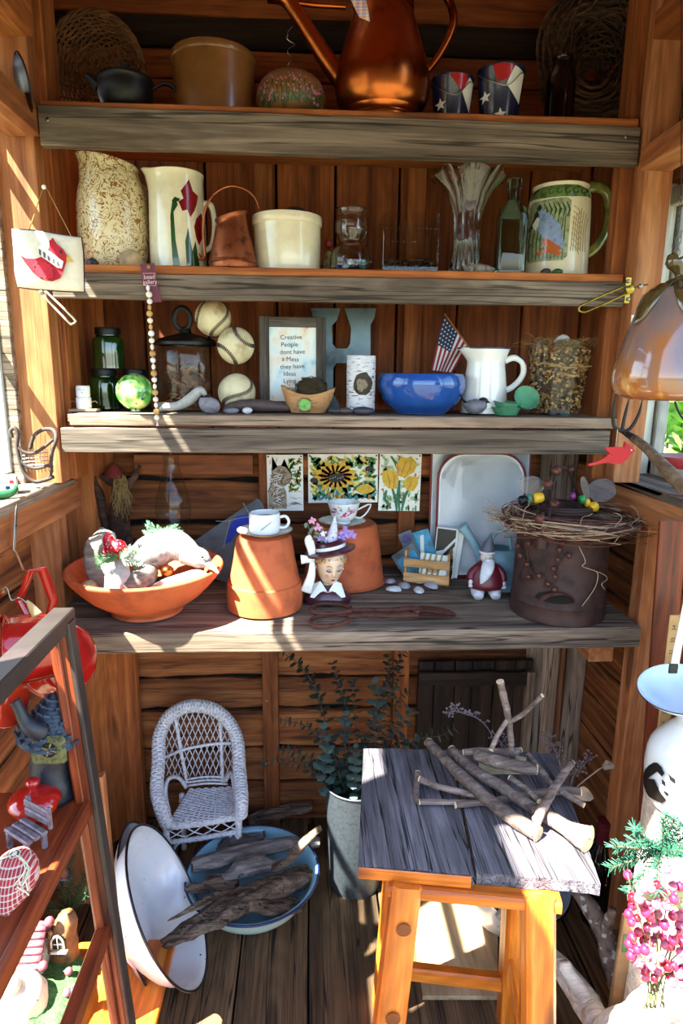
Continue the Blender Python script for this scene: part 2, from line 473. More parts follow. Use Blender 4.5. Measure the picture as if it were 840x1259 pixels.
# ---- left window: pale painted sash with glazing bars
wn1 = struct('window_1')
WY0, WY1, WZ0, WZ1 = .87, 1.505, SILL_L + .005, 2.03
B().box((.035, .03, WZ1 - WZ0), c=(XL - .03, WY1 - .012, (WZ0 + WZ1) / 2), ch=.003).build('window_frame', W_CREAM, wn1, smooth=0)
B().box((.035, .03, WZ1 - WZ0), c=(XL - .03, WY0 + .0, (WZ0 + WZ1) / 2), ch=.003).build('window_frame', W_CREAM, wn1, smooth=0)
B().box((.035, WY1 - WY0, .03), c=(XL - .03, (WY0 + WY1) / 2, WZ1 - .012), ch=.003).build('window_frame', W_CREAM, wn1, smooth=0)
B().box((.035, WY1 - WY0, .03), c=(XL - .03, (WY0 + WY1) / 2, WZ0 + .012), ch=.003).build('window_frame', W_CREAM, wn1, smooth=0)
for zg in (1.47, 1.925):
 B().box((.022, WY1 - WY0, .02), c=(XL - .03, (WY0 + WY1) / 2, zg), ch=.003).build('glazing_bar', W_CREAM, wn1, smooth=0)
B().box((.025, .02, WZ1 - WZ0 + .03), c=(XL + .0, 1.493, (WZ0 + WZ1) / 2), ch=.002).build('window_trim', W_GREYB, wn1, smooth=0)
wn3 = struct('sun_gap_3')  # added unseen opening that lets the sun patch onto the floor
for (yy, zc, sy, sz) in ((.60, 1.76, .03, .76), (.73, 2.12, .26, .03), (.73, 1.40, .26, .03), (.73, 1.85, .26, .018)):
 B().box((.035, sy, sz), c=(XL - .03, yy, zc), ch=.003).build('window_frame', W_CREAM, wn3, smooth=0)
# ---- right wall
wr = struct('wall_right')
SILL_R = PX(717, 570, .76).z
SILL_R = (SILL_R + PX(840, 617, .76).z) / 2
WRZ1 = P(822, 236, 1.54).z
xwall(wr, XR, 1, zz, .95, YB, W_LOG)
xwall(wr, XR, 1, [(1.80, 1.88), (1.88, 2.0), (2.0, 2.12), (2.12, 2.24), (2.24, 2.38), (2.38, 2.54)], .95, YB, W_ORANGE)
xwall(wr, XR, 1, [(1.16 + i * .12, 1.16 + (i + 1) * .12) for i in range(6)], 1.63, YB, W_LOG)
B().box((.02, .9, 1.18), c=(XR + .045, 1.40, .57)).build('outer_skin', DARKGAP, wr, smooth=0)
B().box((.02, .9, .72), c=(XR + .045, 1.40, 2.24)).build('outer_skin', DARKGAP, wr, smooth=0)
B().box((.02, .22, .8), c=(XR + .045, 1.75, 1.5)).build('outer_skin', DARKGAP, wr, smooth=0)
board('sill_board', (XR - .03, .95, SILL_R - .01), (XR - .03, 1.70, SILL_R - .01), .14, .022, W_GREY, wr, nrm=(0, 0, 1))
board('sill_beam', (.775, .9, SILL_R - .042), (.775, YB - .01, SILL_R - .042), .085, .03, W_POST, wr, nrm=(-1, 0, 0), seg=6, wob=.002)
board('corner_post', (.744, 1.475, SILL_R), (.744, 1.475, 2.5), .062, .05, W_POST, wr, nrm=(0, -1, 0))
board('corner_post', (.712, 1.53, SILL_R+.0), (.712, 1.53, 2.5), .05, .04, W_ORANGE, wr, nrm=(0, -1, 0))
board('wall_post', (.80, 1.40, 0), (.80, 1.40, SILL_R - .085), .062, .05, W_POST, wr, nrm=(0, -1, 0))
board('corner_board', (.72, 1.80, 0), (.72, 1.80, 1.3), .10, .025, W_GREYB, wr, nrm=(-.6, -.8, 0))
board('header_beam', (.735, .9, 1.872), (.735, 1.448, 1.866), .046, .07, W_POST, wr, nrm=(-1, 0, 0))
board('header_beam', (.735, .9, 2.10), (.735, 1.448, 2.113), .05, .07, W_ORANGE, wr, nrm=(-1, 0, 0))
board('bench_bearer', (.70, 1.40, BZ - .085), (.70, 1.82, BZ - .085), .06, .05, W_POST, wr, nrm=(0, 0, 1))
wn2 = struct('window_2')
B().box((.03, .04, WRZ1 - SILL_R + .06), c=(XR - .012, 1.60, (SILL_R + WRZ1) / 2), ch=.003).build('window_frame', W_CREAM, wn2, smooth=0)
B().box((.03, .035, WRZ1 - SILL_R), c=(XR + .02, 1.588, (SILL_R + WRZ1) / 2), ch=.003).build('window_frame', W_CREAM, wn2, smooth=0)
B().box((.03, .66, .035), c=(XR + .02, 1.27, SILL_R + .018), ch=.003).build('window_frame', W_CREAM, wn2, smooth=0)
B().box((.03, .68, .04), c=(XR + .0, 1.28, WRZ1), ch=.003).build('window_frame', W_CREAM, wn2, smooth=0)
B().box((.03, .03, WRZ1 - SILL_R), c=(XR + .02, .96, (SILL_R + WRZ1) / 2), ch=.003).build('window_frame', W_CREAM, wn2, smooth=0)
# ---- roof, eave and the open front: boarded roof, front header and left leaf added unseen to block light
ce = struct('ceiling')
y = .42
while y < 1.95:
 board('roof_board', (XL - .25, y, 2.56 + .0), (XR + .22, y, 2.56), .14, .022, W_ORANGE, ce, nrm=(0, 0, -1)); y += .145
board('rafter', (-.3, .45, 2.52), (-.3, 1.86, 2.52), .05, .06, W_ORANGE, ce, nrm=(1, 0, 0))
board('rafter', (.45, .45, 2.52), (.45, 1.86, 2.52), .05, .06, W_ORANGE, ce, nrm=(1, 0, 0))
for zc in (1.86, 1.99, 2.12, 2.25, 2.38, 2.5):  # added out of view to keep sky light off the top shelf
 board('shade_board', (XL - .1, .60, zc), (XR + .1, .60, zc), .125, .025, W_ORANGE, ce, nrm=(0, -1, 0))
dr = struct('sun_screen_1')  # unseen leaf added to cut the sun over most of the stool
for i in range(5):
 board('screen_board', (XL - .05, .012 + i * .125, .03), (XL - .05, .012 + i * .125, 2.42), .122, .024, W_GREYB, dr, nrm=(1, 0, 0))
for zc in (.35, 1.9):
 board('screen_batten', (XL - .026, -.03, zc), (XL - .026, .55, zc), .09, .02, W_GREYB, dr, nrm=(1, 0, 0))
# ---- the shelves
def shelf_label(name, label): return thing(name, label, 'shelf', (0, 0, 0))
xl, xr = -.548, .706
sl = ['highest weathered grey shelf carrying the copper kettle and star buckets', 'grey shelf under the spotted jug and kingfisher mug, second from top',
   'grey shelf holding the blue bowl and the three old balls, third from top']
for i, zt in enumerate(SHT):
 s = shelf_label('wall_shelf', sl[i])
 board('shelf_board', (xl, D + .15, zt - .011), (xr, D + .15, zt - .011), .29, .018, W_GREYB if i == 2 else W_ORANGE, s, nrm=(0, 0, 1))
 if i < 2:
  h = .075 if i == 0 else .052
  m = board('front_board', (xl, D - .012, zt - .018 - h / 2 + (.006 if i == 0 else 0)), (xr, D - .012, zt - .018 - h / 2), h, .024, W_GREY, s, seg=14, wob=.001)
  board('lip_strip', (xl, D - .004, zt - .008), (xr, D - .004, zt - .008), .018, .014, W_ORANGE, s, seg=10, wob=.0008)
 else:
  board('top_plank', (xl + .02, D + .01, zt - .012), (xr + .01, D + .01, zt - .012), .10, .024, W_GREYB, s, nrm=(0, 0, 1), seg=14, wob=.0015)
  board('front_board', (xl, D - .032, zt - .027 - .029), (xr - .01, D - .032, zt - .027 - .029), .055, .024, W_GREY, s, seg=14, wob=.001)
 for xx in (xl + .018, xr - .03):
  B().ell((0, 0, 0), (.004, .002, .004), u=10, w=6).build('screw_head', STEEL, s, loc=(xx, D - .026, zt - .04 if i < 2 else zt - .05))
bench = thing('workbench', 'thick rough plank bench under the clay bowl, pots and rusty can', 'bench')
bl, br_ = -.60, .762
board('bench_plank', (bl, BF + .095, BZ - .028), (br_, BF + .095, BZ - .026), .19, .049, W_GREYB, bench, nrm=(0, 0, 1), seg=16, wob=.002, ch=.004)
board('bench_plank', (bl, BF + .30, BZ - .028), (br_ - .05, BF + .30, BZ - .028), .215, .05, W_GREYB, bench, nrm=(0, 0, 1), seg=16, wob=.002, ch=.004)
board('bench_plank', (bl, BF + .455, BZ - .028), (br_ - .05, BF + .455, BZ - .028), .09, .05, W_GREYB, bench, nrm=(0, 0, 1))
# helpers for printed shapes on round and flat surfaces
def patch(poly, maxe=0.006, rounds=6):
 bm = bmesh.new()
 f = bm.faces.new([bm.verts.new((x, y, 0)) for x, y in poly])
 bmesh.ops.triangulate(bm, faces=[f])
 for _ in range(rounds):
  es = [e for e in bm.edges if e.calc_length() > maxe]
  if not es: break
  bmesh.ops.subdivide_edges(bm, edges=es, cuts=1)
  bmesh.ops.triangulate(bm, faces=[q for q in bm.faces if len(q.verts) > 3])
 bm.verts.index_update()
 r = [(v.co.x, v.co.y) for v in bm.verts], [tuple(v.index for v in q.verts) for q in bm.faces]
 bm.free(); return r
def blobpoly(c, rx, ry, n=10, rot=0, jit=0, rg=random):
 o = []
 for i in range(n):
  a = 2 * math.pi * i / n; k = 1 + rg.uniform(-jit, jit)
  x, y = rx * k * math.cos(a), ry * k * math.sin(a)
  cr_, sr_ = math.cos(R(rot)), math.sin(R(rot))
  o.append((c[0] + x * cr_ - y * sr_, c[1] + x * sr_ + y * cr_))
 return o
def stroke(pts, w, taper=True):
 pts = [V((p[0], p[1], 0)) for p in pts]
 L, Rr = [], []
 n = len(pts)
 for i, p in enumerate(pts):
  t = (pts[min(i + 1, n - 1)] - pts[max(i - 1, 0)]).normalized()
  ww = w / 2 * ((0.25 + 0.75 * math.sin(math.pi * (i + .3) / (n - .4))) if taper else 1)
  L.append((p.x - t.y * ww, p.y + t.x * ww)); Rr.append((p.x + t.y * ww, p.y - t.x * ww))
 return L + Rr[::-1]
def rprof(prof):
 pr = sorted([(z, r) for r, z in prof])
 def f(z):
  if z <= pr[0][0]: return pr[0][1]
  for (z0, r0), (z1, r1) in zip(pr, pr[1:]):
   if z <= z1: return r0 + (r1 - r0) * (z - z0) / max(z1 - z0, 1e-9)
  return pr[-1][1]
 return f
def decal_round(name, parent, rf, polys, mat, off=.0006, maxe=.006, face=None):
 """polys in metres: x = distance along the picture from the axis, y = height; wrapped on radius rf(z)"""
 if face is None: face = math.degrees(math.atan2(-parent.location.y, -parent.location.x))
 b = B()
 for poly in polys:
  vs, fs = patch(poly, maxe)
  o = []
  for x, z in vs:
   r = max(rf(z), .004); s = max(-.98, min(.98, x / r)); a = math.asin(s) + R(face)
   o.append(((r + off) * math.cos(a), (r + off) * math.sin(a), z))
  b.add(o, fs)
 ob = b.build(name, mat, parent, smooth=180, recalc=False)
 return ob
def flatart(name, parent, polys, mat, y=-.001, holes=None):
 b = B()
 for poly in polys:
  n = len(poly); vs = [(x, y, z) for x, z in poly]
  b.add(vs, [tuple(range(n))])
 return b.build(name, mat, parent, smooth=0, recalc=False)
def text(name, body, size, mat, parent, mw, ext=.0002, align='CENTER', shear=0, spacing=1.0):
 cu = bpy.data.curves.new(name, 'FONT'); cu.body = body; cu.size = size; cu.extrude = ext; cu.align_x = align; cu.align_y = 'CENTER'; cu.shear = shear
 cu.space_character = spacing; cu.resolution_u = 3
 tmp = bpy.data.objects.new(name, cu); COL.objects.link(tmp)
 me = bpy.data.meshes.new_from_object(tmp.evaluated_get(bpy.context.evaluated_depsgraph_get()))
 bpy.data.objects.remove(tmp); bpy.data.curves.remove(cu)
 me.name = name; me.materials.clear(); me.materials.append(mat)
 o = bpy.data.objects.new(name, me); COL.objects.link(o)
 if parent: o.parent = parent
 o.matrix_local = mw
 return o
FRONT = Matrix.Rotation(R(90), 4, 'X')      # text facing -Y
def mpp(px, py, y): return ((P(px, py, y) - EYE).dot(F_)) / FPX
def pxform(cx, cy, y):
 """picture pixels -> metres around (cx, cy) at depth y"""
 m = mpp(cx, cy, y)
 return lambda pts: [((a - cx) * m, (cy - b) * m) for a, b in pts]
def stone(name, label, c, r, mat, seed=0, group=None, sub=2, amp=.18, rot=(0, 0, 0), parent=None, cat='stone'):
 bm = bmesh.new(); bmesh.ops.create_icosphere(bm, subdivisions=sub, radius=1)
 for q in bm.verts:
  q.co *= 1 + noise.fractal(q.co * 1.1 + V((seed * 3.1, seed, 0)), 1, 2, 2) * amp
  q.co = V((q.co.x * r[0], q.co.y * r[1], q.co.z * r[2]))
 me = bpy.data.meshes.new(name); bm.to_mesh(me); bm.free(); me.shade_smooth(); me.materials.append(mat)
 o = bpy.data.objects.new(name, me); COL.objects.link(o); o.location = c; o.rotation_euler = rot
 if parent: o.parent = parent
 return tag(o, label, cat if label else None, group)
# materials of the things
WICK = wood('brown_wicker', '#3c2413', '#6b4526', '#8f6238', rough=.7, grain=3, knots=0)
TWIG = wood('twig_bark', '#3d2a1c', '#76553a', '#a5825c', rough=.8, grain=3, knots=0)
IRON = plain('black_iron', '#0e0d0d', rough=.45, metal=.3, vary=.2)
COPPER = plain('aged_copper', '#b5622f', rough=.28, metal=1, vary=.25, scale=14, dark='#5e2b14')
COPPER_D = plain('dull_copper', '#9a5636', rough=.42, metal=.9, vary=.25, scale=40, dark='#5a2e1c', bumpk=.2)
CREAMGL = plain('cream_glaze', '#ddd2b4', rough=.18, vary=.06, scale=25, coat=.4)
BROWNGL = plain('brown_crock_glaze', '#7c5028', rough=.3, vary=.2, scale=8, coat=.3)
WHITEGL = plain('white_glaze', '#e8e6e0', rough=.15, vary=.03, coat=.5)
TERRA = plain('terracotta', '#bd5a2e', rough=.75, vary=.12, scale=18, dark='#98441f', bumpk=.08)
GLASS = glass('clear_glass', '#f4f8f6')
GREENGL = plain('green_glass', '#16400f', rough=.05, vary=.3, scale=20, coat=1)
GREENGL.node_tree.nodes['Principled BSDF'].inputs['Transmission Weight'].default_value = .5
AQUAGL = glass('aqua_glass', '#c4dccb')
def thin_glass(name, tint='#fafcfa', rough=.0, refl=.08):
 m, t, b = newmat(name)
 t.n.remove(b); out = t.n['Material Output']
 tr = t('BsdfTransparent'); tr.inputs[0].default_value = srgb(tint)
 gl = t('BsdfGlossy'); gl.inputs['Roughness'].default_value = rough
 lw = t('LayerWeight'); fr = t.ramp(lw.outputs['Facing'], [(0, (.015,) * 3), (.6, (.05,) * 3), (.85, (.3,) * 3), (1, (.6,) * 3)]); mx = t('MixShader')
 t.k(fr, mx.inputs[0]); t.k(tr.outputs[0], mx.inputs[1]); t.k(gl.outputs[0], mx.inputs[2]); t.k(mx.outputs[0], out.inputs[0])
 return m
THIN = thin_glass('thin_glass')
PANE = thin_glass('window_pane_glass', '#f2f7f3')
STARBL = plain('navy_paint', '#16203f', rough=.25, vary=.1, coat=.3)
REDP = plain('red_paint', '#a8201f', rough=.3, vary=.12, coat=.3)
BLACKP = plain('black_paint', '#14110f', rough=.4, vary=.1)
GREENP = plain('green_paint', '#1f5a30', rough=.4, vary=.2)
NAVYR = plain('navy_enamel_rim', '#1d2a52', rough=.3, vary=.1)
BLKRIM = plain('black_enamel_rim', '#161417', rough=.35, vary=.1)
B().box((.004, WY1 - WY0 - .02, WZ1 - WZ0 - .02), c=(XL - .03, (WY0 + WY1) / 2, (WZ0 + WZ1) / 2)).build('pane', PANE, wn1, smooth=0)
B().box((.004, .58, WRZ1 - SILL_R - .03), c=(XR + .02, 1.26, (SILL_R + WRZ1) / 2)).build('pane', PANE, wn2, smooth=0)
B().box((.004, .19, .60), c=(XL - .03, .755, 1.715)).build('pane', PANE, wn3, smooth=0)
# TOP SHELF
Z1, Z2, Z3 = SHT[0] + .001, SHT[1] + .001, SHT[2] + .002
def woven(prof, mat, parent, name, nst=20, seg=40, r=.0028, per=.0065, stake_r=.003):
 """basket wall: many weaver rings over stakes"""
 rf = smooth_path([V((a, b, 0)) for a, b in prof], 6)
 L = [0]
 for a, b in zip(rf, rf[1:]): L.append(L[-1] + (b - a).length)
 b = B(); d = per * .5; k = 0
 while d < L[-1]:
  i = max(j for j in range(len(L)) if L[j] <= d); i = min(i, len(rf) - 2)
  t = (d - L[i]) / max(L[i + 1] - L[i], 1e-6); p = rf[i].lerp(rf[i + 1], t)
  if p.x > .012:
   pts = []
   for q in range(seg):
    a = 2 * math.pi * q / seg
    rr = p.x + r * .9 * math.sin(nst / 2 * a + (math.pi if k % 2 else 0))
    pts.append((rr * math.cos(a), rr * math.sin(a), p.y + random.uniform(-.0005, .0005)))
   b.tube(pts, r, seg=5, closed=True)
  d += per; k += 1
 w = b.build(name, mat, parent, smooth=60); w['kind'] = 'stuff'
 s = B()
 for q in range(nst):
  a = 2 * math.pi * (q + .5) / nst
  s.tube([(p.x * math.cos(a), p.x * math.sin(a), p.y) for p in rf[::3]], stake_r, seg=5)
 st = s.build('stakes', mat, parent, smooth=60); st['kind'] = 'stuff'
t = thing('wicker_basket', 'round brown wicker basket tipped on its side at left end of the highest shelf', 'basket', P(118, 72, 1.70), rot=(R(97), R(-8), R(-14)))
t.location.z = Z1 + .128
woven([(.02, -.09), (.07, -.088), (.098, -.06), (.112, -.02), (.122, .01)], WICK, t, 'weave', nst=24, seg=72, r=.0026, per=.0062)
rim = B()
for s_ in range(3):
 rim.tube([((.123 + .004 * math.cos(10 * a + s_ * 2.1)) * math.cos(a), (.123 + .004 * math.cos(10 * a + s_ * 2.1)) * math.sin(a), .014 + .004 * math.sin(10 * a + s_ * 2.1)) for a in [2 * math.pi * i / 80 for i in range(80)]], .0035, seg=6, closed=True)
rim.build('rim', WICK, t, smooth=60)
t = thing('iron_pot', 'small black iron pot with a lid, in front of the tipped wicker basket', 'pot', (P(158, 100, 1.60).x, 1.57, Z1), rz=R(12))
B().lathe([(0, .006), (.035, .006), (.05, .02), (.058, .045), (.057, .065), (.06, .07), (.055, .07), (.052, .05), (.03, .014), (0, .012)], 28, sm=2).build('pot_body', IRON, t)
B().lathe([(.059, .071), (.05, .079), (.02, .088), (.008, .090), (.008, .096), (.012, .102), (0, .106)], 28, sm=2).build('lid', IRON, t)
for k in range(3):
 a = 2 * math.pi * k / 3
 B().tube([(.032 * math.cos(a), .032 * math.sin(a), .012), (.04 * math.cos(a), .04 * math.sin(a), 0)], .005, seg=6).build('leg', IRON, t)
B().tube([(.055, 0, .06), (.08, .0, .075), (.10, 0, .07), (.105, 0, .062)], [.006, .007, .008, .006], seg=8, sm=4, flat=.6).build('handle', IRON, t)
B().tube([(-.055, 0, .055), (-.068, 0, .066), (-.078, 0, .074)], [.012, .009, .006], seg=8, sm=3).build('spout', IRON, t)
def crock(name, label, px0, px1, ptop, Y, zt, mat, rim=.10, cat='crock'):
 cx = (px0 + px1) / 2
 X = P(cx, ptop, Y).x; r = (P(px1, ptop + 30, Y).x - P(px0, ptop + 30, Y).x) / 2; H = P(cx, ptop, Y - r).z - zt
 t = thing(name, label, cat, (X, Y, zt))
 th = .008
 B().lathe([(0, .002), (r * .86, .002), (r * .93, .008), (r * .955, H * .3), (r * .96, H * (1 - rim * 1.6)), (r * .97, H * (1 - rim * 1.2)), (r, H * (1 - rim)), (r, H * .97), (r * .97, H), (r - th * 1.3, H * .99), (r - th * 1.6, H * .8), (r - th * 2, .015), (0, .012)], 48, sm=2).build('crock_body', mat, t)
 return t, X, H, r
t, X_, H_, r_ = crock('stoneware_crock', 'wide tan brown stoneware crock on the highest shelf', 210, 314, 44, 1.63, Z1, BROWNGL)
t = thing('painted_gourd', 'dark round gourd painted with small pink flowers, curly wire on top', 'ornament', (P(358, 100, 1.60).x, 1.60, Z1))
GOURD = plain('gourd_skin', '#7a5226', rough=.4, vary=.25, scale=12, dark='#3c2a12')
gp = [(0, 0), (.04, .002), (.066, .02), (.078, .05), (.07, .082), (.045, .103), (.012, .112), (0, .112)]
B().lathe(gp, 32, sm=3).build('gourd_body', GOURD, t)
rf = rprof([(p.x, p.y) for p in smooth_path([V((a, b, 0)) for a, b in gp], 4)])
rg = random.Random(5)
pk, gr = [], []
for i in range(90):
 x, z = rg.uniform(-.07, .07), rg.uniform(.03, .095)
 if abs(x) > rf(z) * .93: continue
 pk.append(blobpoly((x, z), .0022, .0026, 6))
 if z < .08: gr.append(stroke([(x, z - .003), (x + rg.uniform(-.004, .004), z - .012), (x, z - .02)], .0022))
for i in range(40): gr.append(stroke([(-.07 + i * .0035, .012), (-.07 + i * .0035 + rg.uniform(-.004, .004), .03), (-.07 + i * .0035, .045)], .003))
decal_round('flowers', t, rf, pk, plain('faded_pink', '#b06a86', vary=.3), maxe=.02)
decal_round('stems', t, rf, gr, plain('dark_leaf', '#24441f', vary=.3), off=.0004, maxe=.02)
B().tube([(.0 + .006 * math.cos(k * 1.1) * (1 + .04 * k), .004 * math.sin(k * 1.1), .11 + k * .0048) for k in range(16)] + [(-.006, 0, .19), (.004, 0, .2)], .0009, seg=5, sm=3).build('wire', STEEL, t)
kx = P(470, 100, 1.585)
t = thing('copper_kettle', 'big polished copper pouring can with long spout, middle of highest shelf', 'kettle', (kx.x, 1.585, Z1))
m_ = mpp(470, 80, 1.585)
H = 127 * m_
kp = [(0, .001), (.060, .001), (.072, .004), (.074, .010), (.076, .016), (.096, .04), (.105, .075), (.103, .105), (.092, .145), (.076, .19), (.064, .225), (.060, .245), (.064, .26), (.070, .275), (.066, .285), (.06, .28), (.055, .25), (.07, .19), (.095, .10), (.09, .04), (.07, .01), (0, .008)]
B().lathe(kp, 56, sm=3).build('kettle_body', COPPER, t)
for zb in (.232, .238, .014): B().tube([((.064 if zb > .1 else .077) * math.cos(a), (.064 if zb > .1 else .077) * math.sin(a), zb) for a in [2 * math.pi * i / 40 for i in range(40)]], .0022, seg=6, closed=True).build('band', COPPER, t)
q = lambda px, py, dy=0: P(px, py, 1.585 + dy) - V(t.location)
B().tube([q(440, 118, .0) , q(415, 92), q(390, 55), q(366, 18), q(352, -2), q(338, -14)], [.024, .021, .018, .016, .017, .030], seg=20, sm=5, cap=False).build('spout', COPPER, t)
B().tube([q(355, 2), q(390, 6), q(425, 8)], .006, seg=10).build('spout_brace', COPPER, t)
B().tube([q(512, 96, -.0), q(528, 84), q(545, 60), q(557, 32), q(556, 10), q(545, -8), q(520, -22), q(495, -24)], [.006, .007, .008, .009, .009, .008, .007, .006], seg=12, sm=5).build('handle', COPPER, t)
def bucket(px0, px1, ptop, Y, label, flip):
 cx = (px0 + px1) / 2; X = P(cx, ptop, Y).x; r = (P(px1, ptop, Y).x - P(px0, ptop, Y).x) / 2; H = P(cx, ptop, Y - r).z - Z1
 t = thing('star_bucket', label, 'bucket', (X, Y, Z1), group='painted flag buckets')
 rb = r * .76
 B().lathe([(0, .002), (rb, .002), (rb, .006), (r - .001, H - .004), (r + .001, H - .002), (r, H), (r - .003, H - .002), (rb - .002, .006), (0, .005)], 40).build('bucket_body', STARBL, t)
 rf = lambda z: rb + (r - rb) * z / H
 m = mpp(cx, ptop, Y)
 f = lambda pts: [((a - cx) * m, H - (b - ptop) * m) for a, b in pts]
 if flip:
  red = [(607, 77), (616, 76), (632, 78), (627, 92), (614, 96)]; wh = [(633, 78), (644, 82), (640, 116), (624, 98)]
  stars = [(600, 109, 7), (619, 130, 7.5), (600, 134, 6)]
 else:
  red = [(553, 90), (560, 88), (574, 89), (576, 96), (568, 107)]; wh = [(577, 91), (583, 95), (578, 127), (569, 108)]
  stars = [(544, 120, 7), (562, 136, 5)]
 decal_round('red_stripe', t, rf, [f(red)], REDP)
 decal_round('white_stripe', t, rf, [f(wh)], WHITEGL)
 sp = []
 for sx, sy, sr in stars:
  pts = []
  for k in range(10):
   a = math.pi / 2 + k * math.pi / 5 + .1; rr = sr if k % 2 == 0 else sr * .42
   pts.append((sx + rr * math.cos(a), sy - rr * math.sin(a)))
  pts = f(pts); sp.append(pts)
 decal_round('stars', t, rf, sp, WHITEGL, off=.0008)
 B().tube([(-r, 0, H - .008), (-r * .7, -r * .9, H - .036), (0, -r * 1.12, H - .048), (r * .6, -r * .95, H - .02), (r, 0, H - .008)], .0011, seg=6, sm=6).build('bail_handle', STEEL, t)
bucket(531, 583, 87, 1.60, 'smaller navy bucket with white stars and a red patch, nearer the copper kettle', 0)
bucket(588, 646, 75, 1.59, 'taller navy bucket with white stars and a wire bail, right of its pair', 1)
t = tag(B().lathe([(0, .002), (.03, .002), (.032, .01), (.032, .10), (.022, .12), (.02, .14), (.023, .143), (.018, .145), (.018, .12), (.029, .1), (.029, .008), (0, .006)], 32, sm=2).build('glass_jar', glass('smoke_glass', '#5a4a38'), loc=(P(690, 100, 1.57).x, 1.57, Z1)), 'dim empty glass jar standing in front of the twig basket', 'jar')
def wreath(parent, name, Rx, Ry, thick, n, mat, mtx, rg, rr=(.0012, .003), wild=.012, kind='stuff'):
 b = B()
 for i in range(n):
  a0 = rg.uniform(0, 6.28); span = rg.uniform(2.2, 5.2); k = int(span / .35) + 2
  r0, z0 = rg.gauss(0, thick * .45), rg.gauss(0, thick * .45); ph = rg.uniform(0, 6)
  pts = []
  for j in range(k):
   a = a0 + span * j / (k - 1)
   w = thick * .45 * math.sin(a * 2.3 + ph) ;
   ex = (wild * rg.random() if j in (0, k - 1) else 0)
   pts.append(((Rx + r0 + w + ex) * math.cos(a), (Ry + r0 + w + ex) * math.sin(a), z0 + thick * .5 * math.cos(a * 1.9 + ph)))
  r = rg.uniform(*rr)
  b.tube(pts, [r * (1 - .5 * abs(2 * j / (k - 1) - 1)) for j in range(k)], seg=5, sm=3, mat=mtx)
 o = b.build(name, mat, parent, smooth=60); o['kind'] = kind
 return o
c = P(736, 66, 1.66)
VINE = wood('dark_vine', '#1f140d', '#4a3121', '#75533a', rough=.8, grain=3, knots=0)
t = thing('twig_basket', 'thick-rimmed brown twig basket tipped to face out at the right end of the highest shelf', 'basket', c, rot=(R(82), R(0), R(-14)))
wreath(t, 'vines', .092, .122, .034, 150, VINE, None, random.Random(4), rr=(.003, .0055), wild=.02)
woven([(.014, -.085), (.05, -.08), (.08, -.05), (.098, 0)], VINE, t, 'weave', nst=18, seg=60, r=.0034, per=.0085)
plm, plt_, plb = newmat('plaid_ribbon')
pc = coords(plt_, rnd=False)
w1 = plt_('TexWave', wave_type='BANDS', bands_direction='X', i_Scale=28.0); w2 = plt_('TexWave', wave_type='BANDS', bands_direction='Z', i_Scale=28.0)
plt_.k(pc, w1.inputs[0]); plt_.k(pc, w2.inputs[0])
a_ = plt_.ramp(w1.outputs['Fac'], [(.2, '#e9e27a'), (.5, '#7fa6dc'), (.8, '#dc86a8')]); b_ = plt_.ramp(w2.outputs['Fac'], [(.2, '#d9707e'), (.5, '#e6e6ef'), (.8, '#6f8fd0')])
plt_.k(plt_.mix(.5, a_, b_), plb.inputs['Base Color'])
c = P(436, 4, 1.30)
t = thing('plaid_ribbon', 'pastel plaid ribbon end dangling at the top, over the copper kettle', 'ribbon', c)
rb_ = B(); m_ = mpp(436, 4, 1.3)
ro = [(-14, 40), (-6, 20), (-4, 4), (2, -8), (6, -16), (19, -20)]; ri = [(2, 40), (6, 22), (14, 4), (17, -8), (19, -20), (19, -20)]
vs = [(x * m_, .004 * math.sin(i), z * m_) for i, (x, z) in enumerate(ro)] + [(x * m_, .004 * math.sin(i) - .003, z * m_) for i, (x, z) in enumerate(ri)]
rb_.add(vs, [(i, i + 1, 7 + i, 6 + i) for i in range(5)])
ob = rb_.build('ribbon_tail', plm, t, smooth=60); md = ob.modifiers.new('s', 'SOLIDIFY'); md.thickness = .0008
c = PX(24, 102, -.568)
t = thing('dark_plate', 'dark round plate resting on the timber high on the left wall', 'plate', c, rot=(0, R(78), R(30)))
B().lathe([(0, -.004), (.03, -.003), (.048, .004), (.052, .006), (.05, .009), (.03, .003), (0, .002)], 32, sm=2).build('plate_body', plain('brown_black_metal', '#2a1c14', rough=.4, metal=.5), t)
# SECOND SHELF
def toph(px, py, Y, r, zt):
 return P(px, py, (Y - r) if py < 455 else (Y + r)).z - zt
def halfw(px0, px1, py, Y): return (P(px1, py, Y).x - P(px0, py, Y).x) / 2
def hollow(outer, th):
 """outer profile bottom->top, returned with an inner wall"""
 inn = [(max(r - th, .001), z) for r, z in outer[::-1] if z > th * 1.5]
 return [(0, outer[0][1])] + outer + inn + [(0, outer[0][1] + th)]
spm, t, b = newmat('spongeware')
co = coords(t, rnd=False)
n = t('TexNoise', i_Scale=38.0, i_Detail=1.0, i_Distortion=3.0); t.k(co, n.inputs[0])
t.k(t.ramp(n.outputs[0], [(.0, '#d9c9a0'), (.49, '#dccca4'), (.50, '#8d5d2a'), (.56, '#8d5d2a'), (.575, '#dccca4')]), b.inputs['Base Color']); setp(b, Roughness=.25, Coat_Weight=.3)
Y = 1.62; X = P(139, 260, Y).x; m = mpp(139, 260, Y)
t = thing('spongeware_jug', 'large cream jug with brown sponged mottling at left end of second shelf', 'jug', (X, Y, Z2))
H = toph(139, 195, Y, .03, Z2); r = 43 * m
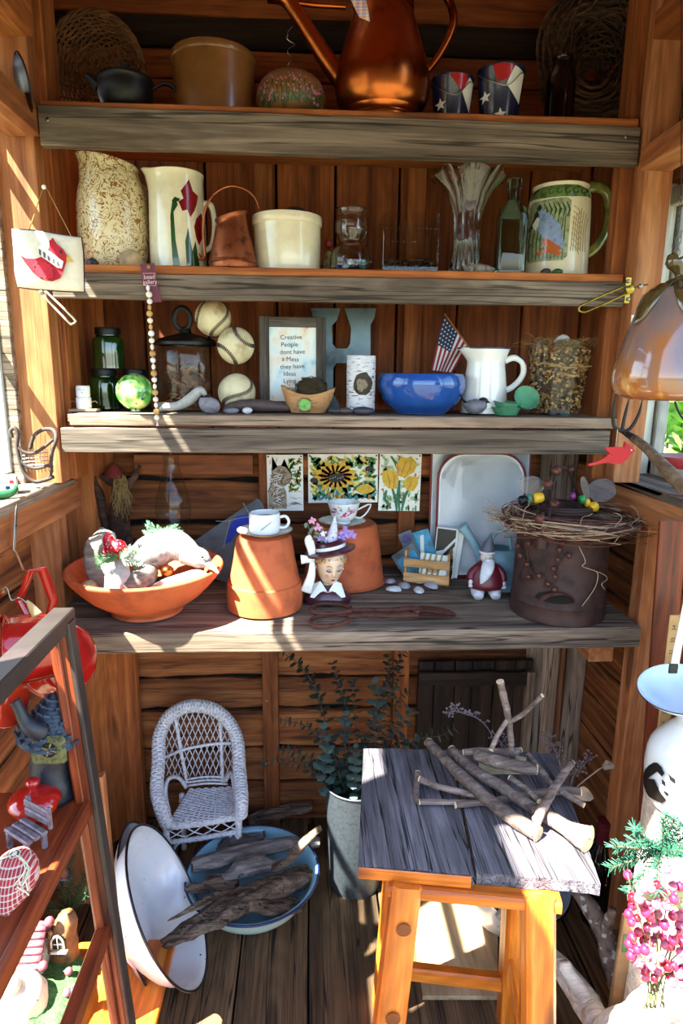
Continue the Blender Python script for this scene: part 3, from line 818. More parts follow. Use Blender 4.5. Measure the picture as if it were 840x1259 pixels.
B().lathe(hollow([(r * .72, .001), (r * .9, .02), (r * .99, H * .3), (r, H * .48), (r * .95, H * .68), (r * .82, H * .85), (r * .76, H * .93), (r * .78, H)], .006), 48, sm=3,
 wob=lambda a, rr, z: (rr * (1 + (.16 * max(0, math.cos(a - math.pi - .3)) ** 6 * max(0, (z / H - .8) / .2) if z > .8 * H else 0)), z + (.012 * math.cos(a - math.pi) if z > .9 * H else 0))).build('jug_body', spm, t)
B().tube([(r * .55, r * .6, H * .85), (r * .8, r * .95, H * .8), (r * .8, r * .95, H * .45), (r * .6, r * .75, H * .3)], .009, seg=10, sm=5).build('handle', spm, t)
TANSTONE = plain('tan_stone', '#b79a72', rough=.7, vary=.2, scale=40)
GREYST = plain('grey_stone', '#77737a', rough=.6, vary=.2, scale=50)
DARKST = plain('dark_stone', '#34323a', rough=.5, vary=.25, scale=50)
WHITEST = plain('white_pebble', '#c9c8cc', rough=.5, vary=.08, scale=50)
c = P(161, 318, 1.535); stone('stone', 'tan lumpy stone in front of the mottled cream jug', (c.x, 1.535, Z2 + .017), (.026, .018, .023), TANSTONE, 3)
c = P(113, 320, 1.53); stone('stone', 'tiny black stone at the far left of the second shelf', (c.x, 1.53, Z2 + .009), (.014, .010, .010), DARKST, 5)
Y = 1.60; px = 218; X = P(px, 265, Y).x; m = mpp(px, 265, Y); H = toph(px, 209, Y, .04, Z2)
t = thing('lily_pitcher', 'tall cream pitcher painted with a dark red lily and green leaves', 'pitcher', (X, Y, Z2))
pr = [(.061, .001), (.064, .006), (.0645, H * .3), (.062, H * .7), (.060, H * .93), (.063, H)]
B().lathe(hollow(pr, .005), 48, sm=2, wob=lambda a, r, z: (r * (1 + .22 * max(0, math.cos(a - math.pi)) ** 10 * max(0, z / H - .82) / .18), z + (.010 * max(0, math.cos(a - math.pi)) ** 6 if z > .9 * H else 0))).build('pitcher_body', CREAMGL, t)
B().tube([(.058, 0, H * .72), (.078, 0, H * .70), (.084, 0, H * .5), (.076, 0, H * .3), (.06, 0, H * .24)], [.008, .007, .006, .006, .007], seg=10, sm=5).build('handle', CREAMGL, t)
f = lambda pts: [((a - px) * m, H - (b - 209) * m * 1.0) for a, b in pts]
decal_round('lily_flower', t, rprof(pr), [f([(229, 226), (233, 220), (237, 232), (243, 236), (241, 246), (238, 254), (233, 262), (230, 254), (224, 256), (220, 246), (226, 242), (223, 234)]), f([(240, 262), (246, 254), (248, 262), (248, 280), (242, 292), (239, 284), (237, 272)])], plain('deep_red_glaze', '#7c1417', rough=.2, vary=.2, coat=.5))
decal_round('lily_leaves', t, rprof(pr), [f([(211, 322), (210, 290), (210, 262), (213, 246), (217, 242), (219, 250), (214, 258), (215, 290), (219, 318)]), f([(227, 322), (226, 290), (230, 274), (234, 300), (235, 322)]), f([(236, 322), (234, 300), (238, 288), (243, 322)]), f([(212, 246), (216, 241), (222, 243), (220, 246), (216, 246)])], plain('dark_green_glaze', '#1c4a26', rough=.2, vary=.2, coat=.5))
Y = 1.55; px = 286; X = P(px, 290, Y).x
t = thing('copper_pitcher', 'small hammered copper pitcher with a tall hoop handle', 'pitcher', (X, Y, Z2))
H = toph(px, 262, Y, .03, Z2)
B().lathe(hollow([(.047, .001), (.053, .01), (.05, H * .3), (.038, H * .7), (.031, H * .92), (.034, H)], .002), 36, sm=3, wob=lambda a, r, z: (r * (1 + .35 * max(0, math.cos(a - math.pi)) ** 4 * max(0, z / H - .6)), z + (.010 * math.cos(a - 0) if z > .85 * H else 0))).build('pitcher_body', COPPER_D, t)
q = lambda a, b_: P(a, b_, Y) - V(t.location)
B().tube([q(244, 312), q(247, 318), q(252, 314), q(251, 300), q(250, 280), q(253, 256), q(264, 238), q(282, 229), q(300, 232), q(313, 242), q(319, 256)], [.003, .004, .003, .003, .003, .003, .003, .003, .003, .003, .0025], seg=8, sm=5).build('hoop_handle', COPPER_D, t)
t, X, H, r = crock('cream_crock', 'low cream stoneware crock with a dark lid beside the hoop-handled pitcher', 310, 396, 257, 1.60, Z2, CREAMGL, rim=.14)
B().lathe([(0, H - .006), (r - .014, H - .006), (r - .014, H + .001), (0, H + .003)], 32).build('lid', plain('dark_lid', '#2c1b12', rough=.6), t)
B().tube([(-.01, 0, H + .004), (.004, -.02, H + .012), (.03, -.03, H + .012), (.05, -.02, H + .004)], [.004, .008, .007, .003], seg=7, sm=4, flat=.6).build('lid_grip', plain('dark_lid', '#2c1b12'), t)
t = thing('ceramic_hen', 'little red and green painted ceramic hen half behind the marble jar', 'figurine', (P(404, 300, 1.66).x, 1.67, Z2))
B().lathe([(0, 0), (.015, 0), (.018, .012), (.02, .03), (.014, .045), (.008, .06), (.006, .066), (0, .068)], 20, sm=3).build('body', plain('hen_brown', '#9c8b63', vary=.4, scale=60), t)
B().ell((0, 0, .085), (.011, .010, .012), u=12, w=8).build('head', plain('hen_red', '#8d2a20'), t)
B().tube([(.015, 0, .03), (.026, 0, .05), (.024, 0, .062)], [.012, .008, .003], seg=7, sm=3, flat=.4).build('tail', plain('hen_green', '#35543a', vary=.4), t)
Y = 1.58; px = 432; X = P(px, 300, Y).x; m = mpp(px, 290, Y); H = toph(px, 254, Y, .03, Z2)
t = thing('marble_jar', 'two-bulbed clear glass jar with blue marbles in its base', 'jar', (X, Y, Z2))
mp_ = [(.036, .001), (.046, .008), (.050, .028), (.046, .05), (.032, .066), (.028, .074), (.036, .09), (.037, .11), (.036, H * .86), (.032, H * .9), (.036, H * .94), (.037, H)]
B().lathe(hollow(mp_, .0028), 40, sm=3).build('jar_glass', GLASS, t)
rg = random.Random(11); ms = []
mc = [plain('marble_blue', '#2a62b8', rough=.08, coat=1, vary=.4), plain('marble_aqua', '#2f8f9a', rough=.08, coat=1, vary=.4), plain('marble_navy', '#1b2a58', rough=.08, coat=1), plain('marble_white', '#cfd8e2', rough=.08, coat=1)]
for k in range(16):
 a = k * 2.4; ring = .03 if k % 3 else .012; z = .013 + .0135 * (k // 8)
 o = B().ell((0, 0, 0), .0085, u=12, w=8).build('marble', mc[k % 4], None, smooth=180, loc=(X + ring * math.cos(a), Y + ring * math.sin(a), Z2 + z)); tag(o, 'round %s marble lying in the two-bulbed glass jar' % ('blue', 'aqua green', 'dark navy', 'milky white')[k % 4], 'marble', '%s marbles in the glass jar' % ('blue', 'aqua', 'navy', 'white')[k % 4])
Y = 1.585; x0, x1 = P(471, 290, Y - .05).x, P(539, 290, Y - .05).x; w = x1 - x0; X = (x0 + x1) / 2; H = P(505, 262, Y - .055).z - Z2
t = thing('square_glass_vase', 'clear square glass vase with a layer of dark coffee beans', 'vase', (X, Y, Z2))
th = .004; b = B()
for dx, dy, sx, sy in ((0, -w / 2 + th / 2, w, th), (0, w / 2 - th / 2, w, th), (-w / 2 + th / 2, 0, th, w - 2 * th), (w / 2 - th / 2, 0, th, w - 2 * th)): b.box((sx, sy, H), c=(dx, dy, H / 2), ch=.001)
b.box((w - 2 * th, w - 2 * th, .006), c=(0, 0, .004))
b.build('vase_glass', THIN, t, smooth=0)
b = B()
for k in range(260):
 b.ell((rg.uniform(-w / 2 + .01, w / 2 - .01), rg.uniform(-w / 2 + .01, w / 2 - .01), .011 + rg.random() * .018), (.006, .0042, .0032), u=6, w=4, rot=Matrix.Rotation(rg.uniform(0, 6), 4, V((rg.random(), rg.random(), rg.random()))))
o = b.build('coffee_beans', plain('coffee_bean', '#2a170e', rough=.35, vary=.3), None, smooth=180, loc=(X, Y, Z2)); tag(o, 'dark roasted coffee beans heaped in the square vase', 'coffee beans', kind='stuff')
Y = 1.60; px = 574; X = P(px, 290, Y).x; H = toph(px, 208, Y, .02, Z2); m = mpp(px, 260, Y)
t = thing('fan_vase', 'pressed clear glass vase fanning out to a scalloped lip', 'vase', (X, Y, Z2))
zs = [0, .03, .07, .35, .6, .8, .93, 1.0]; rs_ = [24, 26, 20, 15, 17, 26, 38, 47]
rings = []
for side, th in ((0, 0), (1, .0028)):
 rr_ = []
 for zf, r0 in (zip(zs, rs_) if side == 0 else list(zip(zs, rs_))[::-1]):
  if side and zf < .07: continue
  ring = []
  for k in range(64):
   a = 2 * math.pi * k / 64
   rr = r0 * m * (1 + .05 * math.cos(16 * a)) - th
   zz_ = zf * H + (.008 * math.cos(8 * a) - .022 * abs(math.cos(a)) + .012) * max(0, zf - .8) / .2
   ring.append(V((rr * math.cos(a), rr * math.sin(a) * (.6 if zf > .5 else .8), zz_ + .001)))
  rings.append(ring)
B().loft(rings).build('vase_glass', GLASS, t, smooth=50)
c = P(590, 325, 1.535); stone('rough_rock', 'small rough speckled rock in front of the fan vase', (c.x, 1.535, Z2 + .010), (.034, .018, .013), plain('speckled_rock', '#8c8274', rough=.9, vary=.4, scale=90, bumpk=.8), 8, sub=3, amp=.3, cat='rock')
Y = 1.56; px = 629; X = P(px, 290, Y).x; H = toph(px, 219, Y, .01, Z2)
t = thing('glass_bottle', 'pale green old medicine bottle, empty, next to the kingfisher mug', 'bottle', (X, Y, Z2))
b = B(); rings = []
def rrect(w, d, z, c=.3, n=6):
 o = []; rc = min(w, d) * c
 for qx, qy, a0 in ((1, 1, 0), (-1, 1, 90), (-1, -1, 180), (1, -1, 270)):
  for i in range(n):
   a = R(a0 + 90 * i / (n - 1)); o.append(V((qx * (w / 2 - rc) + rc * math.cos(a), qy * (d / 2 - rc) + rc * math.sin(a), z)))
 return o
spec_ = [(.066, .04, .001, .2), (.068, .042, .006, .25), (.068, .042, H * .62, .25), (.060, .038, H * .70, .4), (.030, .030, H * .76, .49), (.026, .026, H * .80, .49), (.026, .026, H * .90, .49), (.032, .032, H * .905, .49), (.032, .032, H, .49), (.020, .02, H, .49), (.020, .02, H * .8, .49), (.052, .03, H * .69, .4), (.060, .034, H * .6, .25), (.060, .034, .012, .25)]
B().loft([rrect(*s_) for s_ in spec_]).build('bottle_glass', AQUAGL, t, smooth=50)
Y = 1.61; px = 686; X = P(px, 280, Y).x; m = mpp(px, 270, Y); H = toph(px, 222, Y, .06, Z2)
t = thing('kingfisher_mug', 'big cream stoneware mug with a blue kingfisher panel and green handle', 'mug', (X, Y, Z2))
mr_ = 39 * m
pr = [(mr_ * .97, .001), (mr_ * 1.02, .01), (mr_ * 1.0, .03), (mr_ * .98, H * .5), (mr_ * .93, H * .88), (mr_ * .84, H * .95), (mr_ * .86, H)]
B().lathe(hollow(pr, .006), 56, sm=3).build('mug_body', CREAMGL, t)
rf = rprof([(p.x, p.y) for p in smooth_path([V((a, b_, 0)) for a, b_ in pr], 4)])
cyb = 222
f = lambda pts: [((a - px) * m, H - (b_ - cyb) * m) for a, b_ in pts]
GG = plain('moss_green_glaze', '#5f7a45', rough=.2, vary=.5, scale=60, dark='#2b3f22', coat=.5)
decal_round('green_band', t, rf, [f([(651, 238), (654, 228), (664, 226), (706, 226), (717, 229), (721, 238), (700, 240), (670, 240)])], GG)
decal_round('panel_ground', t, rf, [f([(652, 246), (656, 242), (694, 241), (699, 244), (699, 306), (694, 311), (656, 311), (651, 305)])], plain('panel_green', '#8f9a78', rough=.2, vary=.3, scale=90, coat=.4))
decal_round('panel_reeds', t, rf, [f(stroke([(655 + i * 4.2, 309), (654 + i * 4.4, 285), (657 + i * 4.1 + (i % 3), 262 - (i % 4) * 4)], 1.4)) for i in range(10)] + [f(stroke([(664 + i * 5, 246), (668 + i * 5, 254), (666 + i * 5, 262)], 2)) for i in range(7)], plain('reed_green', '#2f4a2a', rough=.2), off=.0009)
decal_round('bird_body', t, rf, [f([(660, 254), (666, 249), (672, 256), (680, 262), (688, 270), (692, 282), (696, 300), (688, 294), (680, 290), (670, 284), (663, 274), (660, 264)])], plain('kingfisher_blue', '#7f93b8', rough=.2, vary=.2, scale=80, coat=.4), off=.0012)
decal_round('bird_breast', t, rf, [f([(672, 284), (682, 290), (692, 298), (688, 302), (678, 298), (668, 292)]), f([(664, 300), (676, 296), (692, 302), (690, 306), (676, 302), (664, 304)])], plain('kingfisher_rust', '#a8582c', rough=.2, coat=.4), off=.0015)
decal_round('bird_head', t, rf, [f([(651, 276), (658, 262), (659, 256), (662, 252), (664, 258), (661, 266), (656, 274)]), f([(661, 250), (664, 246), (667, 250), (664, 254)])], BLACKP, off=.0016)
decal_round('bird_cheek', t, rf, [f([(657, 268), (662, 260), (665, 262), (664, 270), (661, 275)])], WHITEGL, off=.0018)
lines = []
for i in range(7):
 lines.append(f(stroke([(702 + i * 2.8, 300), (703 + i * 2.4, 275), (706 + i * 1.8 + (i - 3) * .8, 252 + abs(i - 3) * 3)], .9, False)))
for i in range(8): lines.append(f(stroke([(702, 250 + i * 6), (708, 254 + i * 6), (712, 262 + i * 6)], .8, False)))
decal_round('relief_lines', t, rf, lines, plain('relief_brown', '#8d7c56', rough=.4), off=.0004)
decal_round('relief_curls', t, rf, [f(stroke([(658 + i * 9 + 3 * math.cos(a), 233 + 3 * math.sin(a)) for a in [j * .9 for j in range(6)]], 1.3, False)) for i in range(7)], plain('relief_dark', '#26371c', rough=.3), off=.0012)
q = lambda a, b_: P(a, b_, Y) - V(t.location)
B().tube([q(716, 236), q(726, 230), q(738, 231), q(747, 240), q(749, 262), q(745, 284), q(735, 302), q(722, 312), q(714, 311)], [.014, .013, .012, .011, .010, .010, .011, .012, .012], seg=12, sm=4).build('handle', plain('handle_green', '#6d6a35', rough=.15, vary=.6, scale=30, dark='#2f4a25', coat=.6), t)
for i, (a, mm_, rr, lb) in enumerate(((672, DARKST, .012, 'small black pebble left of two at the foot of the kingfisher mug'), (686, GREENP, .013, 'small dark green pebble at the foot of the kingfisher mug'))):
 c = P(a, 325, 1.525); stone('pebble', lb, (c.x, 1.525, Z2 + .007), (rr, rr * .8, .008), mm_, i + 20, cat='pebble')
# THIRD SHELF
Y = 1.545; X = P(102, 480, Y).x
o = tag(B().box((.064, .03, .006), ch=.001).build('wood_slip', W_GREYB, None, smooth=0, loc=(X, Y, Z3 + .003)), 'thin wooden slip under the marshmallow snowman', 'slip')
t = thing('marshmallow_snowman', 'two stacked white marshmallows made into a tiny snowman', 'ornament', (X, Y, Z3 + .006), rz=R(8))
B().lathe([(0, 0), (.0155, 0), (.017, .003), (.017, .024), (.0155, .027), (0, .027)], 24).build('lower_marshmallow', WHITEST, t)
B().lathe([(0, .027), (.014, .027), (.0155, .030), (.0155, .050), (.014, .053), (0, .053)], 24).build('upper_marshmallow', WHITEST, t)
for s_ in (-1, 1): B().tube([(s_ * .016, 0, .015), (s_ * .026, -.002, .018), (s_ * .031, -.002, .013)], .0012, seg=5).build('twig_arm', TWIG, t)
for xx, zz_ in ((-.004, .044), (.005, .044), (0, .038)): B().ell((xx, -.0155, zz_), .0012, u=6, w=4).build('face_dot', BLACKP, t)
def gjar(px0, px1, ptop, zt, Y, label, H=None):
 px = (px0 + px1) / 2; r = halfw(px0, px1, ptop + 30, Y); X = P(px, ptop, Y).x; H = H or P(px, ptop, Y - r * .7).z - zt
 t = thing('green_jar', label, 'jar', (X, Y, zt), group='green glass jars with black lids')
 B().lathe(hollow([(r * .9, .001), (r, .008), (r, H * .62), (r * .9, H * .75), (r * .72, H * .8), (r * .72, H * .84)], .003), 36, sm=2).build('jar_glass', GREENGL, t)
 B().lathe([(0, H * .82), (r * .78, H * .82), (r * .8, H * .84), (r * .8, H * .97), (r * .76, H), (0, H)], 36).build('lid', IRON, t)
 return H
h1 = gjar(108, 146, 447, Z3, 1.66, 'dark green glass jar at bottom left, under another of its kind', H=.098)
gjar(112, 151, 396, Z3 + h1, 1.66, 'green glass jar with black lid perched on top of two others', H=.098)
gjar(147, 184, 447, Z3, 1.68, 'green glass jar standing behind the blue and green ball', H=.098)
gbm, gt_, gb_ = newmat('speckled_ball_glass')
co = coords(gt_, rnd=False); n = gt_('TexNoise', i_Scale=38.0, i_Detail=3.0); n2 = gt_('TexVoronoi', i_Scale=75.0); gt_.k(co, n.inputs[0]); gt_.k(co, n2.inputs['Vector'])
c1 = gt_.ramp(n.outputs[0], [(.38, '#2f6f35'), (.5, '#6fb54e'), (.62, '#d8e08a')]); fz = gt_.ramp(n2.outputs['Distance'], [(.25, (1, 1, 1)), (.33, (0, 0, 0))]); n3 = gt_('TexNoise', i_Scale=22.0); gt_.k(co, n3.inputs[0])
ff = gt_.ramp(n3.outputs[0], [(.48, (0, 0, 0)), (.54, (1, 1, 1))]); mu = gt_('Math', operation='MULTIPLY'); gt_.k(fz, mu.inputs[0]); gt_.k(ff, mu.inputs[1])
gt_.k(gt_.mix(mu.outputs[0], c1, '#173a7c'), gb_.inputs['Base Color']); setp(gb_, Roughness=.06, Coat_Weight=1.0)
Y = 1.57; c = P(165, 469, Y); r = 22.5 * mpp(165, 469, Y)
t = thing('gazing_ball', 'shiny glass ball speckled green, yellow and cobalt blue', 'ball', (c.x, Y, Z3))
B().ell((0, 0, r + .002), r, u=36, w=24).build('ball', gbm, t, smooth=180)
B().lathe([(0, 0), (.012, 0), (.011, .004), (0, .004)], 20).build('foot', gbm, t)
Y = 1.655; X = P(230, 450, Y).x; r = halfw(193, 268, 440, Y); H = P(230, 420, Y - r * .8).z - Z3
t = thing('cookie_jar', 'clear glass storage jar with black cone lid and loop, brown leaves inside', 'jar', (X, Y, Z3))
B().lathe(hollow([(r * .86, .001), (r * .95, .01), (r, H * .3), (r, H * .8), (r * .93, H * .92), (r * .9, H * .98)], .003), 48, sm=2).build('jar_glass', THIN, t)
B().lathe([(r * .97, H * .955), (r * 1.03, H * .96), (r * 1.03, H * 1.0), (r * .9, H * 1.05), (r * .5, H * 1.10), (r * .2, H * 1.14), (.012, H * 1.2), (0, H * 1.2), (0, H * 1.1), (r * .5, H * 1.07), (r * .9, H * 1.01)], 48, sm=1).build('lid', IRON, t)
B().tube([(-.007 - .02 * math.sin(a), 0, H * 1.19 + .026 * (1 - math.cos(a))) for a in [2 * math.pi * k / 20 for k in range(20)]], .0025, seg=8, closed=True, flat=2.6).build('lid_loop', IRON, t)
rg = random.Random(21)
LEAFM = [plain('dry_leaf_a', '#7a3a22', rough=.6, vary=.3), plain('dry_leaf_b', '#a0623c', rough=.6, vary=.3), plain('dry_leaf_c', '#5a2a1c', rough=.6)]
for k3 in range(3):
 b = B()
 for k in range(26):
  a, q_, z = rg.uniform(0, 6.28), r * .72 * math.sqrt(rg.random()), .012 + rg.random() * H * (.35 + .2 * k3)
  M_ = Matrix.Translation((q_ * math.cos(a), q_ * math.sin(a), z)) @ Matrix.Rotation(rg.uniform(0, 6), 4, V((rg.random(), rg.random(), rg.random() + .1)))
  b.tube([(-.014, 0, 0), (-.004, 0, .004), (.008, 0, .002), (.015, 0, -.003)], [.002, .009, .007, .001], seg=6, sm=2, flat=.25, mat=M_)
 o = b.build('dried_leaves', LEAFM[k3], t, smooth=60); o['kind'] = 'stuff'
BALL = plain('old_ball_leather', '#cfc19c', rough=.55, vary=.18, scale=25, dark='#a08a62', bumpk=.1)
STITCH = plain('dark_stitching', '#3a2a22', rough=.8)
def ball(px, py, pr, Y, label, rot):
 c = P(px, py, Y); r = pr * mpp(px, py, Y)
 t = thing('softball', label, 'ball', c, rot=rot, group='old worn stitched balls')
 B().ell((0, 0, 0), r, u=40, w=26).build('cover', BALL, t, smooth=180)
 b = B(); N = 100; pts = []
 for i in range(N):
  a = 2 * math.pi * i / N
  p = V((math.cos(a) + .44 * math.cos(3 * a) * .9, math.sin(a) - .44 * math.sin(3 * a) * .9, 1.15 * math.sin(2 * a))).normalized(); pts.append(p)
 for i, p in enumerate(pts):
  tn = (pts[(i + 1) % N] - pts[i - 1]).normalized(); sd_ = p.cross(tn)
  for s_ in (-1, 1): b.tube([(p + tn * .008) * (r + .0004), (p - tn * .022 + sd_ * s_ * .10) .normalized() * (r + .0008)], .0013, seg=4)
 b.tube([p * (r + .0001) for p in pts], .0006, seg=4, closed=True)
 b.build('stitching', STITCH, t, smooth=0)
 return t
rb3 = 23 * mpp(291, 470, 1.60)
t = ball(291, 470, 23, 1.60, 'lowest of the three stacked worn balls, beside the picture frame', (R(20), R(70), R(30)))
t.location.z = Z3 + rb3
ball(290, 425, 22.5, 1.60, 'middle of the three stacked worn balls, seam across top and bottom', (R(90), R(0), R(0)))
ball(262, 391, 22, 1.62, 'highest and palest of the three stacked worn balls', (R(10), R(40), R(50)))
c = P(228, 490, 1.53)
t = tag(B().tube([(-.06, 0, .006), (-.045, 0, .012), (-.015, -.002, .016), (.01, 0, .03), (.025, .002, .044), (.036, .003, .05), (.046, .003, .04)], [.005, .011, .013, .016, .014, .013, .006], seg=12, sm=4, flat=.8).build('driftwood', plain('bleached_driftwood', '#a9a49c', rough=.7, vary=.15, scale=60), None, smooth=180, loc=(c.x, 1.53, Z3)), 'smooth bleached driftwood shaped like a resting bird by the cookie jar', 'driftwood')
c = P(256, 490, 1.505)
t = stone('geode_stone', 'broken grey stone with a brown rind in front of the lowest ball', (c.x + .003, 1.502, Z3 + .018), (.026, .012, .020), plain('broken_stone', '#77727c', rough=.6, vary=.2, scale=90), 9, rot=(0, R(15), 0))
tag(B().lathe([(0, 0), (.014, 0), (.0145, .004), (.014, .022), (0, .022)], 14).build('wood_chunk', W_GREY, None, smooth=0, loc=(P(200, 488, 1.56).x, 1.56, Z3)), 'short grey stub of wood between the speckled ball and cookie jar', 'wood')
c = P(308, 490, 1.54)
tag(displace(B().tube([(-.075, .0, .010), (-.05, 0, .014), (-.01, 0, .017), (.04, 0, .015), (.08, 0, .012)], [.005, .012, .014, .013, .008], seg=12, sm=4).build('long_stone', plain('brown_stick_stone', '#4d3c38', rough=.6, vary=.2, scale=60), None, smooth=180, loc=(c.x + .012, 1.545, Z3)), .003, 40), 'long dark brown stone lying across the foot of the picture frame', 'stone')
c = P(304, 494, 1.505); stone('pebble', 'smooth white pebble in front of the long brown stone', (c.x, 1.505, Z3 + .007), (.012, .010, .008), WHITEST, 4, cat='pebble')
c = P(284, 494, 1.51); stone('pebble', 'flat grey pebble in front of the lowest old ball', (c.x, 1.51, Z3 + .006), (.020, .010, .007), GREYST, 6, cat='pebble')
for i, (a, w_, lb) in enumerate(((412, .016, 'leftmost of the flat dark stones before the birch log'), (425, .018, 'brownish middle stone of the row before the birch log'), (447, .026, 'largest dark domed stone before the birch log'))):
 c = P(a, 494, 1.505); stone('flat_stone', lb, (c.x, 1.505, Z3 + .008), (w_, .012, .008 + .003 * (i == 2)), DARKST if i != 1 else plain('brown_pebble', '#4d403e', rough=.5), 30 + i)
Y = 1.62; x0, x1 = P(319, 440, Y).x, P(401, 440, Y).x; H = P(360, 389, Y).z - Z3; w = x1 - x0
t = thing('picture_frame', 'weathered grey frame holding a handwritten saying on pastel paper', 'frame', ((x0 + x1) / 2, Y, Z3), rot=(R(-4), 0, R(1)))
fw = .024
for nm, p0, p1, wd in (('frame_side', (-w / 2 + fw / 2, 0, 0), (-w / 2 + fw / 2, 0, H), fw), ('frame_side', (w / 2 - fw / 2, 0, 0), (w / 2 - fw / 2, 0, H), fw), ('frame_rail', (-w / 2 + fw, 0, fw / 2), (w / 2 - fw, 0, fw / 2), fw), ('frame_rail', (-w / 2 + fw, 0, H - fw / 2), (w / 2 - fw, 0, H - fw / 2), fw)):
 board(nm, p0, p1, wd, .014, wood('frame_grey', '#39322d', '#5f564e', '#7f756b', rough=.85, grain=2, knots=0, bumpk=1), t)
ppm, pt, pb = newmat('pastel_paper'); co = coords(pt, rnd=False); n = pt('TexNoise', i_Scale=22.0, i_Detail=4.0); pt.k(co, n.inputs[0])
pt.k(pt.ramp(n.outputs[1], [(.3, '#d9d6cf'), (.7, '#e4e1dc')]), pb.inputs[0]); pt.k(pt.ramp(n.outputs[0], [(.30, '#c9836e'), (.38, '#e3d3c0'), (.5, '#e2e4df'), (.6, '#cfdfe0'), (.68, '#9ec6cf'), (.74, '#d8caa0')]), pb.inputs[0]); setp(pb, Roughness=.7)
B().box((w - 2 * fw + .004, .003, H - 2 * fw + .004), c=(0, .001, H / 2)).build('paper', ppm, t, smooth=0)
INK = plain('brown_ink', '#3d2a28', rough=.9)
for i, (s_, dx) in enumerate((('Creative', 0), ('People', -.004), ('dont have', .003), ('a Mess', -.002), ('they have', .003), ('Ideas', -.004), ('Lying', -.004), ('around', .002))):
 text('writing', s_, .0155, INK, t, Matrix.Translation((dx - .004, -.0012, H - .048 - i * .0175)) @ FRONT @ Matrix.Rotation(R(random.uniform(-3, 3)), 4, 'Z'), ext=.0001)
Y = 1.74; f = lambda pts: [((P(a, b_, Y).x), P(a, b_, Y).z) for a, b_ in pts]
hp = [(382, 368), (419, 368), (415, 382), (408, 390), (409, 412), (414, 418), (427, 418), (431, 412), (432, 392), (428, 380), (424, 368), (463, 368), (461, 380), (456, 388), (456, 470), (460, 482), (462, 492), (424, 492), (428, 482), (432, 474), (431, 442), (426, 436), (414, 436), (410, 442), (410, 474), (416, 484), (418, 492), (382, 492), (386, 482), (391, 472), (391, 392), (386, 382)]
pp = f(hp); zmin = min(z for x, z in pp); x_c = sum(x for x, z in pp) / len(pp)
pp = [(x - x_c, z - zmin) for x, z in pp]
t = tag(B().prism(pp, .012, mat=Matrix.Rotation(R(90), 4, 'X')).build('metal_letter', plain('galvanised_letter', '#56666c', rough=.4, metal=.6, vary=.35, scale=12, dark='#2c3538'), None, smooth=0, loc=(x_c, 1.75, Z3)), 'large dull metal letter H behind the picture frame and birch log', 'letter')
Y = 1.545; X = P(379, 480, Y).x; hw_ = halfw(345, 413, 470, Y)
t = thing('wooden_bowl', 'carved tan wooden bowl with wavy rim and a round green disc', 'bowl', (X, Y, Z3))
rings = []
for zf, rf_ in ((0, .62), (.15, .70), (.5, .86), (1, 1.0)):
 rings.append([V((hw_ * rf_ * math.cos(a), .036 * rf_ * math.sin(a), .001 + zf * (.043 + .016 * math.cos(a) ** 2 * (1 + .3 * (math.cos(a) < 0))))) for a in [2 * math.pi * k / 40 for k in range(40)]])
for zf, rf_ in ((1, .88), (.6, .74), (.3, .5)):
 rings.append([V((hw_ * rf_ * math.cos(a), .036 * rf_ * math.sin(a), .001 + zf * (.043 + .016 * math.cos(a) ** 2 * (1 + .3 * (math.cos(a) < 0))))) for a in [2 * math.pi * k / 40 for k in range(40)]])
B().loft(rings).build('bowl_body', wood('carved_wood', '#7c5233', '#b07d50', '#c99a68', rough=.6, knots=0), t, smooth=50)
B().lathe([(0, 0), (.018, 0), (.018, .004), (0, .004)], 24, mat=TR((-.008, -.033, .020), rx=80)).build('bark_ring', TWIG, t)
B().lathe([(0, .004), (.014, .004), (.0138, .0052), (0, .0056)], 24, mat=TR((-.008, -.033, .020), rx=80)).build('green_disc', plain('lime_paint', '#67a034', rough=.4, vary=.3, scale=90), t)
t = thing('bird_nest', 'small dark grassy nest sitting in the carved wooden bowl', 'nest', (X + .008, Y + .004, Z3 + .052))
b = B(); rg = random.Random(8)
for k in range(170):
 a0 = rg.uniform(0, 6.28); z0 = rg.uniform(-.012, .030); rr = .040 * math.sqrt(max(.15, 1 - (max(z0, 0) / .036) ** 2)) ; rr *= rg.uniform(.8, 1.05)
 b.tube([(rr * math.cos(a0 + s_ * .5) * 1.0, rr * .8 * math.sin(a0 + s_ * .5), z0 + rg.uniform(-.004, .004)) for s_ in range(4)], .0007, seg=4, sm=2)
b.ell((0, 0, .003), (.036, .028, .026), u=16, w=10)
o = b.build('grass', plain('dry_nest_grass', '#3d2f1a', rough=.9, vary=.4, scale=80, dark='#1d1a0c'), t, smooth=60); o['kind'] = 'stuff'
Y = 1.565; X = P(444, 465, Y).x; r = halfw(427, 462, 470, Y); H = P(444, 437, Y - r * .5).z - Z3
brm, bt, bb_ = newmat('birch_bark'); co = coords(bt, (1, 1, 5), rnd=False)
n = bt('TexNoise', i_Scale=60.0, i_Detail=2.0); bt.k(co, n.inputs[0]); bt.k(bt.ramp(n.outputs[0], [(.35, '#2b2624'), (.39, '#c3bfc0'), (.6, '#d6d3d4')]), bb_.inputs[0]); setp(bb_, Roughness=.7)
t = thing('birch_log', 'short upright piece of white birch log with a round knot hole', 'log', (X, Y, Z3))
B().lathe([(0, .001), (r, .001), (r * 1.01, H * .5), (r, H * .99), (r * .97, H), (0, H)], 36).build('bark', brm, t, smooth=60)
rf = lambda z: r * 1.01
decal_round('knot_hole', t, rf, [blobpoly((.004, H * .52), .021, .027, 16, jit=.1)], plain('knot_dark', '#3a3228', rough=.9, vary=.4, scale=70), off=.001)
